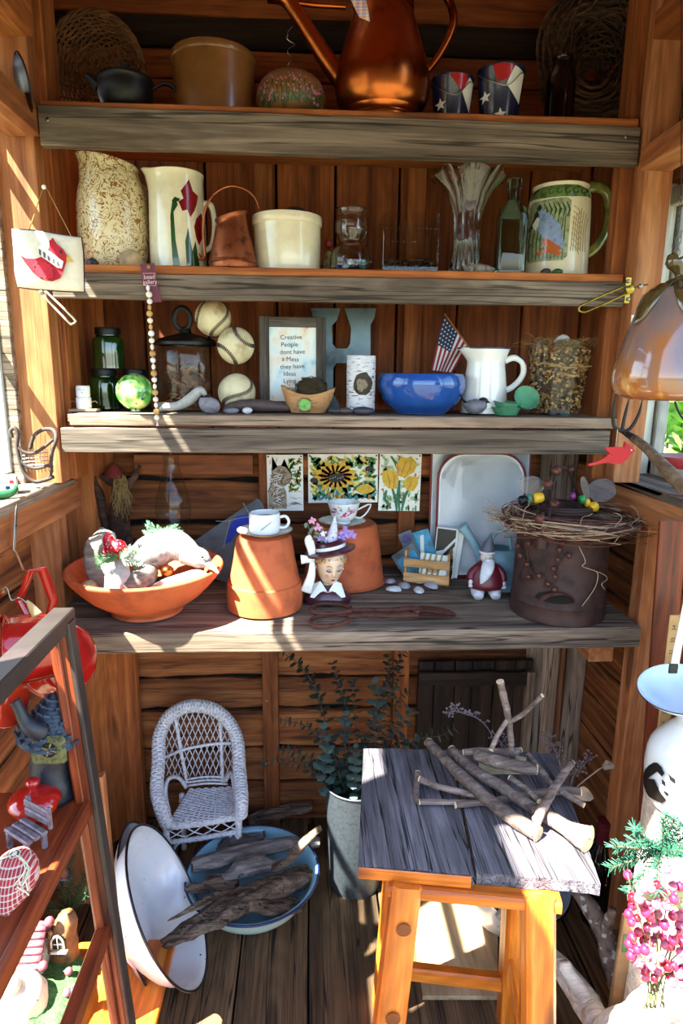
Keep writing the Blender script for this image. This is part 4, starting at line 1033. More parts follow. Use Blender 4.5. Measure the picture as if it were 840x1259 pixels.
decal_round('knot_core', t, rf, [blobpoly((.002, H * .5), .012, .015, 12, jit=.2)], plain('knot_core', '#7d705c', rough=.9, vary=.5, scale=120), off=.0016)
Y = 1.58; px = 518; X = P(px, 480, Y).x; r = halfw(465, 571, 475, Y); H = P(px, 459, Y + r * .5).z - Z3
t = tag(B().lathe([(0, .002), (r * .55, .002), (r * .58, .0), (r * .62, .004), (r * .85, H * .28), (r * .99, H * .62), (r, H * .8), (r * .96, H * .95), (r * .92, H), (r * .89, H * .96), (r * .93, H * .7), (r * .8, H * .35), (r * .5, .012), (0, .010)], 56, sm=3).build('blue_bowl', plain('cobalt_glaze', '#1c4a94', rough=.15, vary=.15, scale=12, coat=.6), None, smooth=180, loc=(X, Y, Z3)), 'wide glossy cobalt blue ceramic bowl', 'bowl')
Y = 1.66
q0, q1 = P(547, 386, Y), P(580, 432, Y - .06)
q2 = q1 + (q1 - q0) * .35
t = thing('small_flag', 'little stars and stripes flag on a thin stick by the white pitcher', 'flag', (q0.x, q0.y, q0.z))
L_ = lambda a, b_, dy=0: P(a, b_, Y + dy) - q0
B().tube([(0, 0, 0), q2 - q0], .002, seg=8).build('stick', W_POST, t)
A, Bc, Cc, Dc = L_(546, 388), L_(577, 426), L_(556, 458), L_(530, 455)
def cloth(u, v, off=0):
 top = A.lerp(Bc, u); bot = Dc.lerp(Cc, u)
 p = top.lerp(bot, v); p = V(p); p.y += .006 * math.sin(u * 7 + v * 3) - .002 - off; return p
def clothpatch(u0, u1, v0, v1, nu, nv, off=0):
 b = B(); vs = [cloth(u0 + (u1 - u0) * i / nu, v0 + (v1 - v0) * j / nv, off) for i in range(nu + 1) for j in range(nv + 1)]
 return b.add(vs, [(i * (nv + 1) + j, (i + 1) * (nv + 1) + j, (i + 1) * (nv + 1) + j + 1, i * (nv + 1) + j + 1) for i in range(nu) for j in range(nv)])
cl_white = plain('flag_white', '#d8d2cc', rough=.8, vary=.04); cl_red = plain('flag_red', '#8f1c28', rough=.8, vary=.1); cl_blue = plain('flag_navy', '#1d2748', rough=.8)
for k in range(13):
 u0, u1 = k / 13, (k + 1) / 13
 clothpatch(u0, u1, .0, 1, 1, 12).build('stripe', cl_red if k % 2 == 0 else cl_white, t, smooth=60, recalc=False)
clothpatch(0, 7 / 13, 0, .52, 6, 6, .0012).build('canton', cl_blue, t, smooth=60, recalc=False)
b = B()
for i in range(5):
 for j in range(6):
  u, v = (.06 + i * .1), (.05 + j * .085); c_ = cloth(u, v, .0024); s5 = []
  for k in range(10):
   a = k * math.pi / 5; rr = .0026 if k % 2 == 0 else .0012; s5.append(c_ + V((rr * math.sin(a), 0, rr * math.cos(a))))
  b.add(s5, [tuple(range(10))])
b.build('stars', cl_white, t, smooth=0, recalc=False)
Y = 1.59; px = 597; X = P(px, 460, Y).x; m = mpp(px, 460, Y); H = toph(px, 428, Y, .03, Z3)
t = thing('enamel_pitcher', 'white enamel pitcher with navy blue rim and handle edge', 'pitcher', (X, Y, Z3))
pr = [(.052, .001), (.056, .006), (.055, H * .2), (.050, H * .55), (.046, H * .75), (.047, H * .84), (.053, H * .95), (.056, H)]
spoutf = lambda a, r, z: (r * (1 + .28 * max(0, math.cos(a - math.pi)) ** 8 * max(0, z / H - .8) / .2), z)
B().lathe(hollow(pr, .003), 48, sm=3, wob=spoutf).build('pitcher_body', WHITEGL, t)
B().tube([(spoutf(a, .0555, H)[0] * math.cos(a), .0555 * math.sin(a), H) for a in [2 * math.pi * k / 60 for k in range(60)]], .0022, seg=6, closed=True).build('rim', NAVYR, t)
q = lambda a, b_: P(a, b_, Y) - V(t.location)
hpts = [q(621, 444), q(632, 440), q(642, 445), q(644, 456), q(640, 466), q(630, 476), q(621, 480)]
B().tube(hpts, .0045, seg=10, sm=5, flat=1.6).build('handle', WHITEGL, t)
B().tube([p + V((.003, 0, .003)) for p in hpts[:5]], .0035, seg=8, sm=5).build('handle_edge', NAVYR, t)
Y = 1.53; c = P(586, 495, Y)
t = thing('carved_bird', 'small grey and black carved bird before the white enamel pitcher', 'figurine', (c.x, Y, Z3))
B().tube([(-.030, 0, .028), (-.024, 0, .024), (-.008, 0, .019), (.010, 0, .022), (.018, 0, .030), (.023, 0, .033)], [.003, .010, .018, .016, .010, .004], seg=14, sm=4).build('body', plain('bird_grey', '#6f6d75', rough=.5, vary=.3, scale=50), t, smooth=180)
B().ell((.016, 0, .032), (.012, .010, .009), u=16, w=10).build('head', BLACKP, t, smooth=180)
B().tube([(.026, 0, .031), (.034, 0, .028)], [.003, .0006], seg=6).build('beak', BLACKP, t)
B().tube([(-.022, 0, .026), (-.034, 0, .036), (-.038, 0, .046)], [.007, .005, .003], seg=8, sm=3, flat=.5).build('tail', BLACKP, t)
GRT = plain('sage_green_tin', '#4c8a68', rough=.5, vary=.12)
def tin(nm, label, c, rot, r=.026, h=.020):
 t = thing(nm, label, 'baking cup', c, rot=rot, group='green pleated baking cups')
 B().lathe([(0, 0), (r * .7, 0), (r, h), (r * 1.02, h + .001), (r * .97, h), (r * .67, .002), (0, .002)], 72, wob=lambda a, rr, z: (rr * (1 + .035 * math.cos(24 * a) * (rr > r * .6)), z)).build('pleated_wall', GRT, t, smooth=60)
 return t
Y = 1.525
c = P(626, 497, Y)
tin('baking_cup', 'flat-lying green pleated baking cup, lowest of three', (c.x - .006, Y, Z3), (0, 0, 0), r=.034, h=.018)
tin('baking_cup', 'green pleated baking cup nested in the lowest one', (c.x - .004, Y, Z3 + .012), (R(4), R(4), 0), r=.032, h=.018)
tin('baking_cup', 'green pleated baking cup tipped up to show its base, topmost of three', (P(642, 484, Y).x + .006, Y - .004, Z3 + .034), (R(60), R(-10), R(8)), r=.030, h=.016)
Y = 1.585; px = 686; X = P(px, 455, Y).x; r = halfw(645, 725, 420, Y); H = P(px, 420, Y).z - Z3
t = thing('glass_bucket', 'tapered clear glass bucket packed with dried seeds and peel', 'bucket', (X, Y, Z3))
B().lathe(hollow([(r * .72, .001), (r * .74, .006), (r * .86, H * .5), (r * .97, H * .93), (r, H)], .003), 48, sm=2).build('bucket_glass', THIN, t)
rg = random.Random(33)
PM = [plain('potpourri_a', '#8a5a30', rough=.7, vary=.4, scale=90), plain('potpourri_b', '#c29a62', rough=.7, vary=.3), plain('potpourri_c', '#3c2616', rough=.7), plain('potpourri_d', '#a87a4a', rough=.7)]
for k3 in range(4):
 b = B()
 for k in range(330):
  z = .006 + rg.random() * H * .86; rr = (r * (.70 + .24 * z / H)) * (math.sqrt(rg.random()) * .25 + .72); a = rg.uniform(0, 6.28)
  M_ = Matrix.Translation((rr * math.cos(a), rr * math.sin(a), z)) @ Matrix.Rotation(rg.uniform(0, 6), 4, V((rg.random(), rg.random(), rg.random() + .1)))
  s_ = rg.uniform(.003, .007)
  b.box((s_ * 1.4, s_, s_ * .6), mat=M_)
 o = b.build('dried_pieces', PM[k3], t, smooth=0); o['kind'] = 'stuff'
B().lathe([(0, .004), (r * .62, .004), (r * .74, H * .80), (0, H * .84)], 24).build('filling_core', PM[2], t)
for i, (a, z, s_) in enumerate(((-105, .115, 1), (-60, .118, 1.2), (-90, .095, .8), (-130, .12, .9))):
 M_ = Matrix.Rotation(R(a), 4, 'Z') @ Matrix.Translation((r * .80, 0, z * .95)) @ Matrix.Rotation(R(90), 4, 'Z')
 B().tube([(-.03 * s_, 0, .004), (-.012, .006, .008), (.012, .006, .002), (.03 * s_, -.004, .004)], [.003, .008, .008, .003], seg=8, sm=3, flat=.4, mat=M_).build('dried_peel', PM[1], t)
b = B()
for k in range(90):
 a = rg.uniform(0, 6.28); rr = r * rg.uniform(.3, 1.05); p = V((rr * math.cos(a), rr * math.sin(a), H * rg.uniform(.9, 1.02)))
 d_ = V((rg.uniform(-1, 1), rg.uniform(-1, 1), rg.uniform(-.1, .5))) * .02
 b.tube([p, p + d_ + V((0, 0, .004)), p + d_ * 1.8], .0006, seg=4, sm=2)
o = b.build('dried_grass', plain('straw', '#8f7444', rough=.8, vary=.3), t, smooth=60); o['kind'] = 'stuff'
B().tube([(-.015, 0, H), (0, -.01, H + .010), (.02, 0, H + .004)], [.004, .012, .005], seg=8, sm=3, flat=.5).build('shell_piece', WHITEST, t)
# THE BENCH
ZB = BZ + .001
def orient(o, loc, zd, xd=(1, 0, 0)):
 z = V(zd).normalized(); x = V(xd); x = (x - z * x.dot(z)).normalized(); y = z.cross(x)
 o.matrix_world = Matrix(((x.x, y.x, z.x, loc[0]), (x.y, y.y, z.y, loc[1]), (x.z, y.z, z.z, loc[2]), (0, 0, 0, 1)))
 return o
# ---- cards pinned to the rail
YC = YB - .041
def card(name, label, x0, x1, y0, y1, group=None):
 A_, B_ = P(x0, y0, YC), P(x1, y1, YC)
 w, h = B_.x - A_.x, A_.z - B_.z
 t = thing(name, label, 'picture', ((A_.x + B_.x) / 2, YC, (A_.z + B_.z) / 2), rot=(0, R(random.uniform(-.6, .6)), 0))
 B().box((w, .003, h), c=(0, .0015, 0)).build('board', WHITEGL, t, smooth=0)
 m = w / (x1 - x0); cx, cy = (x0 + x1) / 2, (y0 + y1) / 2
 for sx in (-1, 1): B().ell((sx * (w / 2 - .005), -.001, h / 2 - .005), (.0025, .0015, .0025), u=8, w=6).build('tack', IRON, t)
 return t, (lambda pts: [((a - cx) * m, (cy - b) * m) for a, b in pts])
def cm(name, c): return plain(name, c, rough=.6, vary=.12, scale=70)
c_yel, c_yel2, c_or, c_gr, c_gr2, c_brn, c_teal, c_pink = cm('art_yellow', '#dcb02a'), cm('art_pale_yellow', '#e6cf68'), cm('art_orange', '#c9762c'), cm('art_green', '#5c8f48'), cm('art_dark_green', '#2f6b4c'), cm('art_brown', '#2c1c1a'), cm('art_teal', '#3f8f8c'), cm('art_pink', '#c05a52')
c_ink = cm('art_ink', '#4b3a30'); c_fur = cm('art_fur', '#a08b70')
rg = random.Random(12)
def dabs(t, f, name, mat, box, n, s, y=-.0006, ang=None, asp=2.5):
 ps = []
 for i in range(n):
  cx, cy = rg.uniform(box[0], box[2]), rg.uniform(box[1], box[3]); r = s * rg.uniform(.6, 1.4)
  cx = min(max(cx, box[0] + r), box[2] - r); cy = min(max(cy, box[1] + r), box[3] - r)
  ps.append(f(blobpoly((cx, cy), r, r / asp, 6, rot=rg.uniform(0, 180) if ang is None else ang + rg.uniform(-20, 20), jit=.3, rg=rg)))
 o = flatart(name, t, ps, mat, y=y); o['kind'] = 'stuff'; return o
t, f = card('cat_picture', 'small painted picture of a tabby cat beside green foliage', 328, 373, 559, 628)
dabs(t, f, 'grey_strokes', cm('art_grey', '#b3a39a'), (329, 561, 352, 626), 26, 4, -.0004, 90, 5)
dabs(t, f, 'green_leaves', c_gr, (353, 561, 372, 606), 50, 3.2); dabs(t, f, 'orange_leaves', c_or, (353, 561, 372, 606), 12, 2, -.0009); dabs(t, f, 'yellow_leaves', c_yel, (353, 561, 372, 606), 14, 2, -.0008)
dabs(t, f, 'ground_strokes', cm('art_grey', '#b3a39a'), (352, 608, 372, 626), 8, 5, -.0005, 0, 7)
flatart('cat_body', t, [f([(335, 560), (339, 572), (346, 571), (350, 563), (352, 573), (357, 580), (359, 587), (355, 594), (349, 597), (352, 608), (352, 626), (329, 626), (329, 605), (334, 592), (335, 578)])], c_fur, -.0012)
b = []
for i in range(60):
 a, c_ = rg.uniform(332, 350), rg.uniform(575, 624); b.append(f(stroke([(a, c_), (a + rg.uniform(-3, 3), c_ + 2.5), (a + rg.uniform(-4, 4), c_ + 5)], 1.2)))
flatart('fur_strokes', t, b, c_ink, -.0016)
flatart('white_fur', t, [f(stroke([(rg.uniform(333, 349), q_), (rg.uniform(333, 349), q_ + 3)], 1.3)) for q_ in range(580, 620, 2)], WHITEGL, -.0017)
flatart('cat_lines', t, [f(stroke(p_, 1.1, False)) for p_ in ([(335, 578), (335, 560), (341, 573)], [(347, 572), (350, 563), (352, 574), (358, 582), (359, 588), (350, 597)], [(349, 580), (353, 581)], [(352, 590), (358, 587)], [(334, 592), (329, 605)])], c_ink, -.0018)
t, f = card('sunflower_picture', 'painted picture of a big yellow sunflower with green leaves', 379, 464, 558, 618)
dabs(t, f, 'green_ground', c_gr, (380, 559, 463, 617), 120, 6, -.0004); dabs(t, f, 'dark_leaves', c_gr2, (380, 590, 463, 617), 30, 6, -.0006); dabs(t, f, 'teal_leaves', c_teal, (380, 585, 463, 617), 22, 5, -.0007); dabs(t, f, 'yellow_light', c_yel2, (380, 559, 463, 617), 34, 4, -.0008); dabs(t, f, 'orange_dabs', c_or, (380, 559, 463, 617), 16, 3, -.0009)
pet = []
for i in range(15):
 a = i * 2 * math.pi / 15 + .1; L = 24 + 4 * math.sin(i * 2.7); c0 = (412, 585)
 pe = lambda d_, w_: (c0[0] + d_ * math.cos(a) * 1.15 - w_ * math.sin(a), c0[1] + d_ * math.sin(a) * .85 + w_ * math.cos(a))
 pet.append(f([(min(max(x_, 380), 463), min(max(y_, 559), 617)) for x_, y_ in (pe(6, -3), pe(15, -5), pe(L, 0), pe(15, 5), pe(6, 3))]))
flatart('petals', t, pet, c_yel, -.0012)
flatart('petal_edges', t, [f(stroke([(412 + 9 * math.cos(a), 585 + 7 * math.sin(a)), (412 + 19 * math.cos(a), 585 + 15 * math.sin(a))], 1.2)) for a in [i * .42 for i in range(15)]], c_or, -.0014)
flatart('flower_heart', t, [f(blobpoly((413, 587), 10.5, 5.5, 12, rot=-12, jit=.1))], c_brn, -.0018)
flatart('heart_dabs', t, [f(blobpoly((406 + i * 3, 588 - (i % 3)), 1, .7, 5)) for i in range(6)], cm('art_grey', '#b3a39a'), -.002)
for q_ in ((453, 576), (386, 590)): flatart('small_flower', t, [f(blobpoly(q_, 5, 3.5, 8))], c_brn, -.0016)
flatart('yellow_bud', t, [f(blobpoly((449, 601), 11, 6, 9, jit=.15))], c_yel, -.0015)
t, f = card('tulip_picture', 'painted picture of three yellow tulips with green stems', 467, 516, 558, 628)
dabs(t, f, 'pale_green', cm('art_mint', '#a9c5a0'), (468, 560, 515, 627), 30, 5, -.0004); dabs(t, f, 'pink_dabs', c_pink, (468, 560, 515, 627), 50, 1.8, -.0006); dabs(t, f, 'green_dabs', c_gr, (468, 600, 515, 627), 26, 3, -.0007, 90)
flatart('stems', t, [f(stroke(p_, 4)) for p_ in ([(491, 590), (490, 606), (492, 627)], [(482, 598), (487, 612), (489, 627)], [(502, 600), (497, 612), (495, 627)], [(480, 562), (486, 570), (489, 580)], [(476, 602), (474, 612), (482, 624)])], c_gr2, -.001)
flatart('tulips', t, [f(p_) for p_ in ([(488, 585), (486, 572), (492, 562), (498, 564), (504, 562), (511, 570), (508, 580), (498, 587)], [(470, 580), (476, 578), (484, 578), (490, 588), (488, 600), (478, 600), (471, 592)], [(494, 592), (502, 585), (513, 586), (513, 594), (508, 603), (500, 602)])], c_yel, -.0013)
flatart('tulip_folds', t, [f(stroke(p_, 1.4)) for p_ in ([(498, 566), (495, 576), (492, 586)], [(504, 568), (502, 577), (498, 585)], [(488, 570), (489, 578), (489, 584)], [(476, 582), (479, 591), (480, 599)], [(483, 580), (485, 590), (484, 599)], [(505, 588), (504, 595), (501, 601)])], c_or, -.0016)
# ---- enamel trays leaning on the wall
def tray(name, label, x0, x1, ytop, Y, lean, rimmat, cham, depth=.022):
 w = P(x1, 640, Y).x - P(x0, 640, Y).x; X = (P(x1, 640, Y).x + P(x0, 640, Y).x) / 2; H = (P((x0 + x1) / 2, ytop, Y + .02).z - ZB)
 t = thing(name, label, 'tray', (X, Y, ZB), rot=(R(lean), 0, 0))
 def rr(w_, h_, y, c_):
  o = []
  for qx, qz, a0 in ((1, 1, 0), (-1, 1, 90), (-1, -1, 180), (1, -1, 270)):
   for i in range(8):
    a = R(a0 + 90 * i / 7); o.append(V((qx * (w_ / 2 - c_) + c_ * math.cos(a), y, H / 2 + .004 + qz * (h_ / 2 - c_) + c_ * math.sin(a))))
  return o
 B().loft([rr(w, H, -depth, cham), rr(w - .03, H - .03, 0, cham * .8), rr(w - .05, H - .05, .002, cham * .7), rr(w - .05, H - .05, .0, cham * .7), rr(w - .034, H - .034, -.002, cham * .8), rr(w - .012, H - .012, -depth, cham)], cap=True).build('tray_body', plain('bright_white_enamel', '#f3f5f8', rough=.2, vary=.02, coat=.4), t, smooth=50)
 B().tube(rr(w, H, -depth, cham), .0035, seg=8, closed=True).build('rim', rimmat, t, smooth=180)
 return t
RIMRED = plain('dark_red_rim', '#7c1418', rough=.3, vary=.15)
tray('enamel_tray', 'larger white enamel tray, back of the two leaning on the wall', 527, 646, 541, 1.775, -2.5, RIMRED, .035)
tray('enamel_tray', 'smaller white enamel tray with curved top and dark red rim, in front', 536, 641, 558, 1.735, -2.5, RIMRED, .07)
# ---- pale blue watering can behind the gnome
Y = 1.645; X = P(614, 690, Y).x
BLUECAN = plain('faded_blue_paint', '#86a9b4', rough=.55, vary=.2, scale=14, dark='#5f8593')
t = thing('watering_can', 'faded pale blue watering can half hidden behind the gnome', 'watering can', (X, Y, ZB))
B().lathe(hollow([(.058, .001), (.060, .01), (.055, .08), (.046, .10), (.036, .105)], .002), 36, sm=2).build('can_body', BLUECAN, t)
q = lambda a, b_, dy=0: P(a, b_, Y + dy) - V(t.location)
B().tube([q(596, 700), q(588, 678), q(578, 660), q(568, 646)], [.016, .013, .011, .015], seg=14, sm=4).build('spout', BLUECAN, t)
B().tube([(.03, 0, .10), (.02, 0, .14), (-.01, 0, .15), (-.035, 0, .10)], .005, seg=8, sm=4).build('handle', BLUECAN, t)
# ---- clay pots
def pot(label, xt0, xt1, ytop, xb0, xb1, ybase, Y, band, group):
 X = P((xb0 + xb1) / 2, ybase - 10, Y).x; rb = halfw(xb0, xb1, ybase - 14, Y); rt = halfw(xt0, xt1, ytop + 8, Y); H = P((xt0 + xt1) / 2, ytop + 6, Y).z - ZB
 t = thing('clay_pot', label, 'flowerpot', (X, Y, ZB))
 bh = H * band
 B().lathe([(rb - .008, .001), (rb, .002), (rb + .001, bh * .5), (rb - .001, bh), (rb - .006, bh + .003), (rb - .006 + (rt - rb + .006) * .6, H * .7), (rt, H - .006), (rt - .006, H), (.012, H), (.012, H - .008), (rt - .01, H - .009), (rb - .014, .05), (rb - .008, .001)], 56).build('pot_body', TERRA, t)
 return X, H, rt
x1_, h1_, r1_ = pot('upturned clay pot with thick rim in a sunlit stripe, under the plain cup', 292, 360, 652, 280, 372, 744, 1.50, .36, None)
x2_, h2_, r2_ = pot('larger upturned clay pot in shade behind the lady head vase', 378, 458, 636, 371, 474, 722, 1.70, .02, None)
def cup_saucer(cx, Y, z, rs, rc, hc, labels, foot, names, mats):
 t = thing('saucer', labels[0], 'saucer', (cx, Y, z))
 B().lathe([(0, .001), (rs * .45, .001), (rs * .5, .003), (rs * .95, .013), (rs, .015), (rs * .93, .0145), (rs * .45, .006), (0, .005)], 48, sm=2, wob=(lambda a, r, zz: (r * (1 + .02 * math.cos(16 * a) * (r > rs * .8)), zz)) if foot else None).build('saucer_body', WHITEGL, t)
 B().tube([(rs * math.cos(a), rs * math.sin(a), .015) for a in [2 * math.pi * k / 60 for k in range(60)]], .0009, seg=5, closed=True).build('gilt_edge', plain('dull_gilt', '#a08a5a', rough=.4, metal=.5), t)
 c = thing('teacup', labels[1], 'cup', (cx + names, Y - .0, z + .007))
 pr = [(rc * .42, 0), (rc * .45, .006), (rc * .5, .008), (rc * .78, hc * .35), (rc * .93, hc * .7), (rc * 1.04, hc)] if foot else [(rc * .8, 0), (rc * .95, .004), (rc, hc * .25), (rc, hc * .8), (rc * .97, hc)]
 B().lathe(hollow(pr, .002), 48, sm=3).build('cup_body', WHITEGL, c)
 if foot: B().tube([(rc * .85, 0, hc * .62), (rc * 1.3, 0, hc * .8), (rc * 1.75, 0, hc * .92), (rc * 1.55, 0, hc * .55), (rc * 1.1, 0, hc * .25), (rc * .7, 0, hc * .3)], .0022, seg=8, sm=2).build('handle', WHITEGL, c)
 else: B().tube([(rc * .98, 0, hc * .78), (rc * 1.35, 0, hc * .82), (rc * 1.55, 0, hc * .55), (rc * 1.35, 0, hc * .28), (rc * .98, 0, hc * .25)], .0035, seg=8, sm=4).build('handle', WHITEGL, c)
 return c, pr
c, pr = cup_saucer(x1_ + .002, 1.50, ZB + h1_, .066, .037, .048, ('plain white saucer on the sunlit clay pot', 'white cup with a grey-green leaf mark on the upturned clay pot'), False, .0, None)
decal_round('leaf_mark', c, rprof(pr), [stroke([(-.010 + i * .004, .012 + i * .003), (-.006 + i * .004, .019 + i * .003), (-.002 + i * .004, .016 + i * .003)], .0022) for i in range(6)], plain('grey_green_print', '#7e9186', rough=.3))
B().lathe([(0, .036), (.034, .037)], 32).build('tea', plain('dark_tea', '#2c1c10', rough=.1), c)
c, pr = cup_saucer(x2_ - .008, 1.66, ZB + h2_, .062, .041, .056, ('fluted white saucer on the larger clay pot', 'footed white teacup painted with pink roses'), True, .004, None)
rf = rprof([(p.x, p.y) for p in smooth_path([V((a, b_, 0)) for a, b_ in pr], 3)])
rg = random.Random(2)
for nm, mt, ctr, n_, s_ in (('roses', plain('rose_pink', '#b8386e', rough=.3, vary=.3), [(0, .03), (.018, .036), (-.024, .04)], 7, .0042), ('rose_buds', plain('pale_pink', '#d791ad', rough=.3), [(.006, .024), (-.018, .034), (.022, .04)], 5, .0034), ('leaves', plain('olive_print', '#7a8457', rough=.3), [(.012, .045), (-.01, .046), (-.028, .032)], 5, .003)):
 decal_round(nm, c, rf, [blobpoly((x_ + rg.uniform(-.006, .006), z_ + rg.uniform(-.006, .006)), s_ * .7, s_ * .5, 6, jit=.3) for x_, z_ in ctr for _ in range(n_)], mt, off=.0006 + .0002 * n_)
# ---- lady head vase
SKIN = plain('painted_skin', '#e3bf9f', rough=.25, vary=.04, coat=.3)
MAROON = plain('maroon_glaze', '#4a1c26', rough=.3, vary=.1, coat=.3)
HAIRB = plain('sandy_hair', '#b98d5c', rough=.4, vary=.2, scale=120)
c = PZ(403, 738, ZB); Yh = 1.53
X = P(403, 700, Yh).x; m = mpp(403, 700, Yh)
t = thing('lady_head_vase', 'painted china lady head with maroon hat, white collar and bow', 'vase', (X, Yh, ZB))
B().loft([[V((w_ * math.cos(a), d_ * math.sin(a), z_)) for a in [2 * math.pi * k / 32 for k in range(32)]] for w_, d_, z_ in ((.058, .036, 0), (.060, .038, .006), (.056, .036, .018), (.040, .028, .032), (.022, .02, .040), (.017, .017, .046))]).build('shoulders', MAROON, t)
hd = B(); rings = []
N_ = 40; tilt = R(8)
def headpt(a, zf):
 prof_ = [(0, .014), (.06, .019), (.18, .0245), (.34, .0285), (.55, .031), (.75, .030), (.9, .022), (1, .004)]
 for (z0, r0), (z1, r1) in zip(prof_, prof_[1:]):
  if zf <= z1: r = r0 + (r1 - r0) * (zf - z0) / (z1 - z0); break
 x, y = r * .92 * math.cos(a), r * 1.08 * math.sin(a)
 fr = max(0, -math.sin(a)); side = math.cos(a)
 z = zf * .078
 if fr > .8:
  k = (fr - .8) / .2
  nose = math.exp(-((zf - .40) / .07) ** 2) * math.exp(-(side / .10) ** 2) * .0065 + math.exp(-((zf - .5) / .1) ** 2) * math.exp(-(side / .08) ** 2) * .0025
  lips = math.exp(-((zf - .235) / .035) ** 2) * math.exp(-(side / .16) ** 2) * .0026
  chin = math.exp(-((zf - .07) / .07) ** 2) * math.exp(-(side / .2) ** 2) * .004
  y -= (nose + lips + chin)
 eye = math.exp(-((zf - .52) / .06) ** 2) * (math.exp(-((side - .36) / .13) ** 2) + math.exp(-((side + .36) / .13) ** 2)) * (fr > .3) * .0022
 y += eye
 return V((x, y - .006 * (1 - zf), z))
ZH = .055
for z_, w_ in ((.036, .0155), (.052, .0145), (.070, .0160)): rings.append([V((w_ * math.cos(2 * math.pi * k / 64), .002 + w_ * math.sin(2 * math.pi * k / 64), z_)) for k in range(64)])
HM = Matrix.Translation((0, -.004, ZH + .006)) @ Matrix.Scale(1.2, 4) @ Matrix.Rotation(R(16), 4, 'X') @ Matrix.Rotation(R(14), 4, 'Z') @ Matrix.Rotation(R(5), 4, 'Y')
head_r = [[HM @ headpt(2 * math.pi * k / 64, i / 30) for k in range(64)] for i in range(31)]
B().loft(rings).build('neck', SKIN, t, smooth=180)
B().loft(head_r).build('face', SKIN, t, smooth=180)
def onface(side, zf, off=.0005):
 a = -math.acos(max(-1, min(1, side))); p = headpt(a, zf); return HM @ (p + V((math.cos(a) * off, -off, 0)))
def facedecal(name, pts_list, mat, off=.0006):
 b = B()
 for pts in pts_list:
  vs, fs = patch([(x_, z_) for x_, z_ in pts], .08)
  b.add([onface(x_, z_, off) for x_, z_ in vs], fs)
 return b.build(name, mat, t, smooth=180, recalc=False)
facedecal('lips', [[(-.17, .235), (-.07, .265), (0, .25), (.07, .265), (.17, .235), (.08, .20), (0, .19), (-.08, .20)]], plain('lip_red', '#b01820', rough=.2), .0012)
facedecal('closed_eyes', [stroke([(s_ * .18, .505), (s_ * .34, .475), (s_ * .52, .50), (s_ * .56, .52)], .03) for s_ in (-1, 1)], BLACKP, .0012)
facedecal('eyelids', [[(s_ * .18, .51), (s_ * .34, .48), (s_ * .52, .505), (s_ * .50, .56), (s_ * .34, .575), (s_ * .22, .56)] for s_ in (-1, 1)], plain('eyelid_blue', '#a8a7ac', rough=.3), .0008)
facedecal('eyebrows', [stroke([(s_ * .14, .61), (s_ * .34, .655), (s_ * .58, .62)], .022) for s_ in (-1, 1)], plain('brow_brown', '#5a3a22', rough=.4), .0009)
facedecal('cheeks', [blobpoly((s_ * .48, .33), .13, .07, 10) for s_ in (-1, 1)], plain('cheek_rose', '#dba083', rough=.3), .0004)
for s_ in (-1, 1): B().ell(HM @ V((s_ * .0285, .002, .030)), (.0035, .005, .007), u=10, w=8).build('ear', SKIN, t, smooth=180)
for s_ in (-1, 1): B().ell(HM @ V((s_ * .0305, -.001, .022)), .0026, u=8, w=6).build('pearl_earring', WHITEGL, t, smooth=180)
b = B(); rg = random.Random(6)
for k in range(26):
 a = math.pi * k / 25; x_, y_ = .0305 * math.cos(a), -.030 * math.sin(a) * .98
 b.ell(HM @ V((x_ * 1.02, y_ + .001, .058 + rg.uniform(-.002, .003) - .010 * abs(math.cos(a)) ** 3)), (.0045, .0045, .006), u=8, w=6)
b.ell(HM @ V((0, .010, .048)), (.031, .030, .034), u=20, w=14)
b.build('hair', HAIRB, t, smooth=180)
HT = HM @ Matrix.Translation((0, .004, .062)) @ Matrix.Rotation(R(-22), 4, 'X') @ Matrix.Rotation(R(-10), 4, 'Y')
B().lathe([(.026, .002), (.045, -.002), (.052, 0), (.053, .004), (.048, .006), (.034, .008), (.031, .014), (.029, .022), (.024, .024), (.022, .012), (.024, .004)], 40, mat=HT).build('hat', MAROON, t, smooth=60)
B().lathe([(.0335, .008), (.0345, .011), (.033, .015)], 40, mat=HT).build('hat_band', WHITEGL, t, smooth=60)
q = lambda a, b_, dy=0: P(a, b_, Yh + dy) - V(t.location)
def ribbonpiece(name, pts, ws, mat, th=.0015, par=None):
 b = B().tube(pts, ws, seg=8, sm=4, flat=.14, nrm=V((0, 1, 0)))
 return b.build(name, mat, par or t, smooth=180)
ribbonpiece('bow_loop', [q(384, 690, -.045), q(383, 676, -.05), q(380, 664, -.05), q(383, 660, -.045)], [.006, .010, .011, .006], WHITEGL)
ribbonpiece('bow_tail', [q(384, 690, -.045), q(383, 706, -.05), q(379, 720, -.05), q(376, 728, -.046)], [.006, .010, .013, .015], WHITEGL)
ribbonpiece('bow_wing', [q(384, 690, -.045), q(376, 688, -.05), q(370, 688, -.05)], [.005, .010, .012], WHITEGL)
b = B(); rg = random.Random(9)
for (a_, c_) in ((381, 666), (385, 672), (383, 712), (379, 722), (385, 702)): b.ell(q(a_, c_, -.0545), (.0009, .0009, .0009), u=6, w=4)
b.build('ribbon_dots', BLACKP, t)
cl = []
for s_ in (-1, 1):
 b = B(); pts = [(.003 * s_, .036), (.018 * s_, .058), (.034 * s_, .050), (.044 * s_, .020), (.028 * s_, .018), (.013 * s_, -.002), (.004 * s_, .012)]
 vs = [V((x_, -.040 + .35 * abs(x_) ** 1.0 * .5 + (.006 if z_ < .03 else .022 if z_ > .045 else .014) - .0, z_)) for x_, z_ in pts]
 b.add(vs, [tuple(range(7))]); b.add([v_ + V((0, .002, 0)) for v_ in vs], [tuple(range(6, -1, -1))])
 b.build('collar', WHITEGL, t, smooth=0, recalc=False)
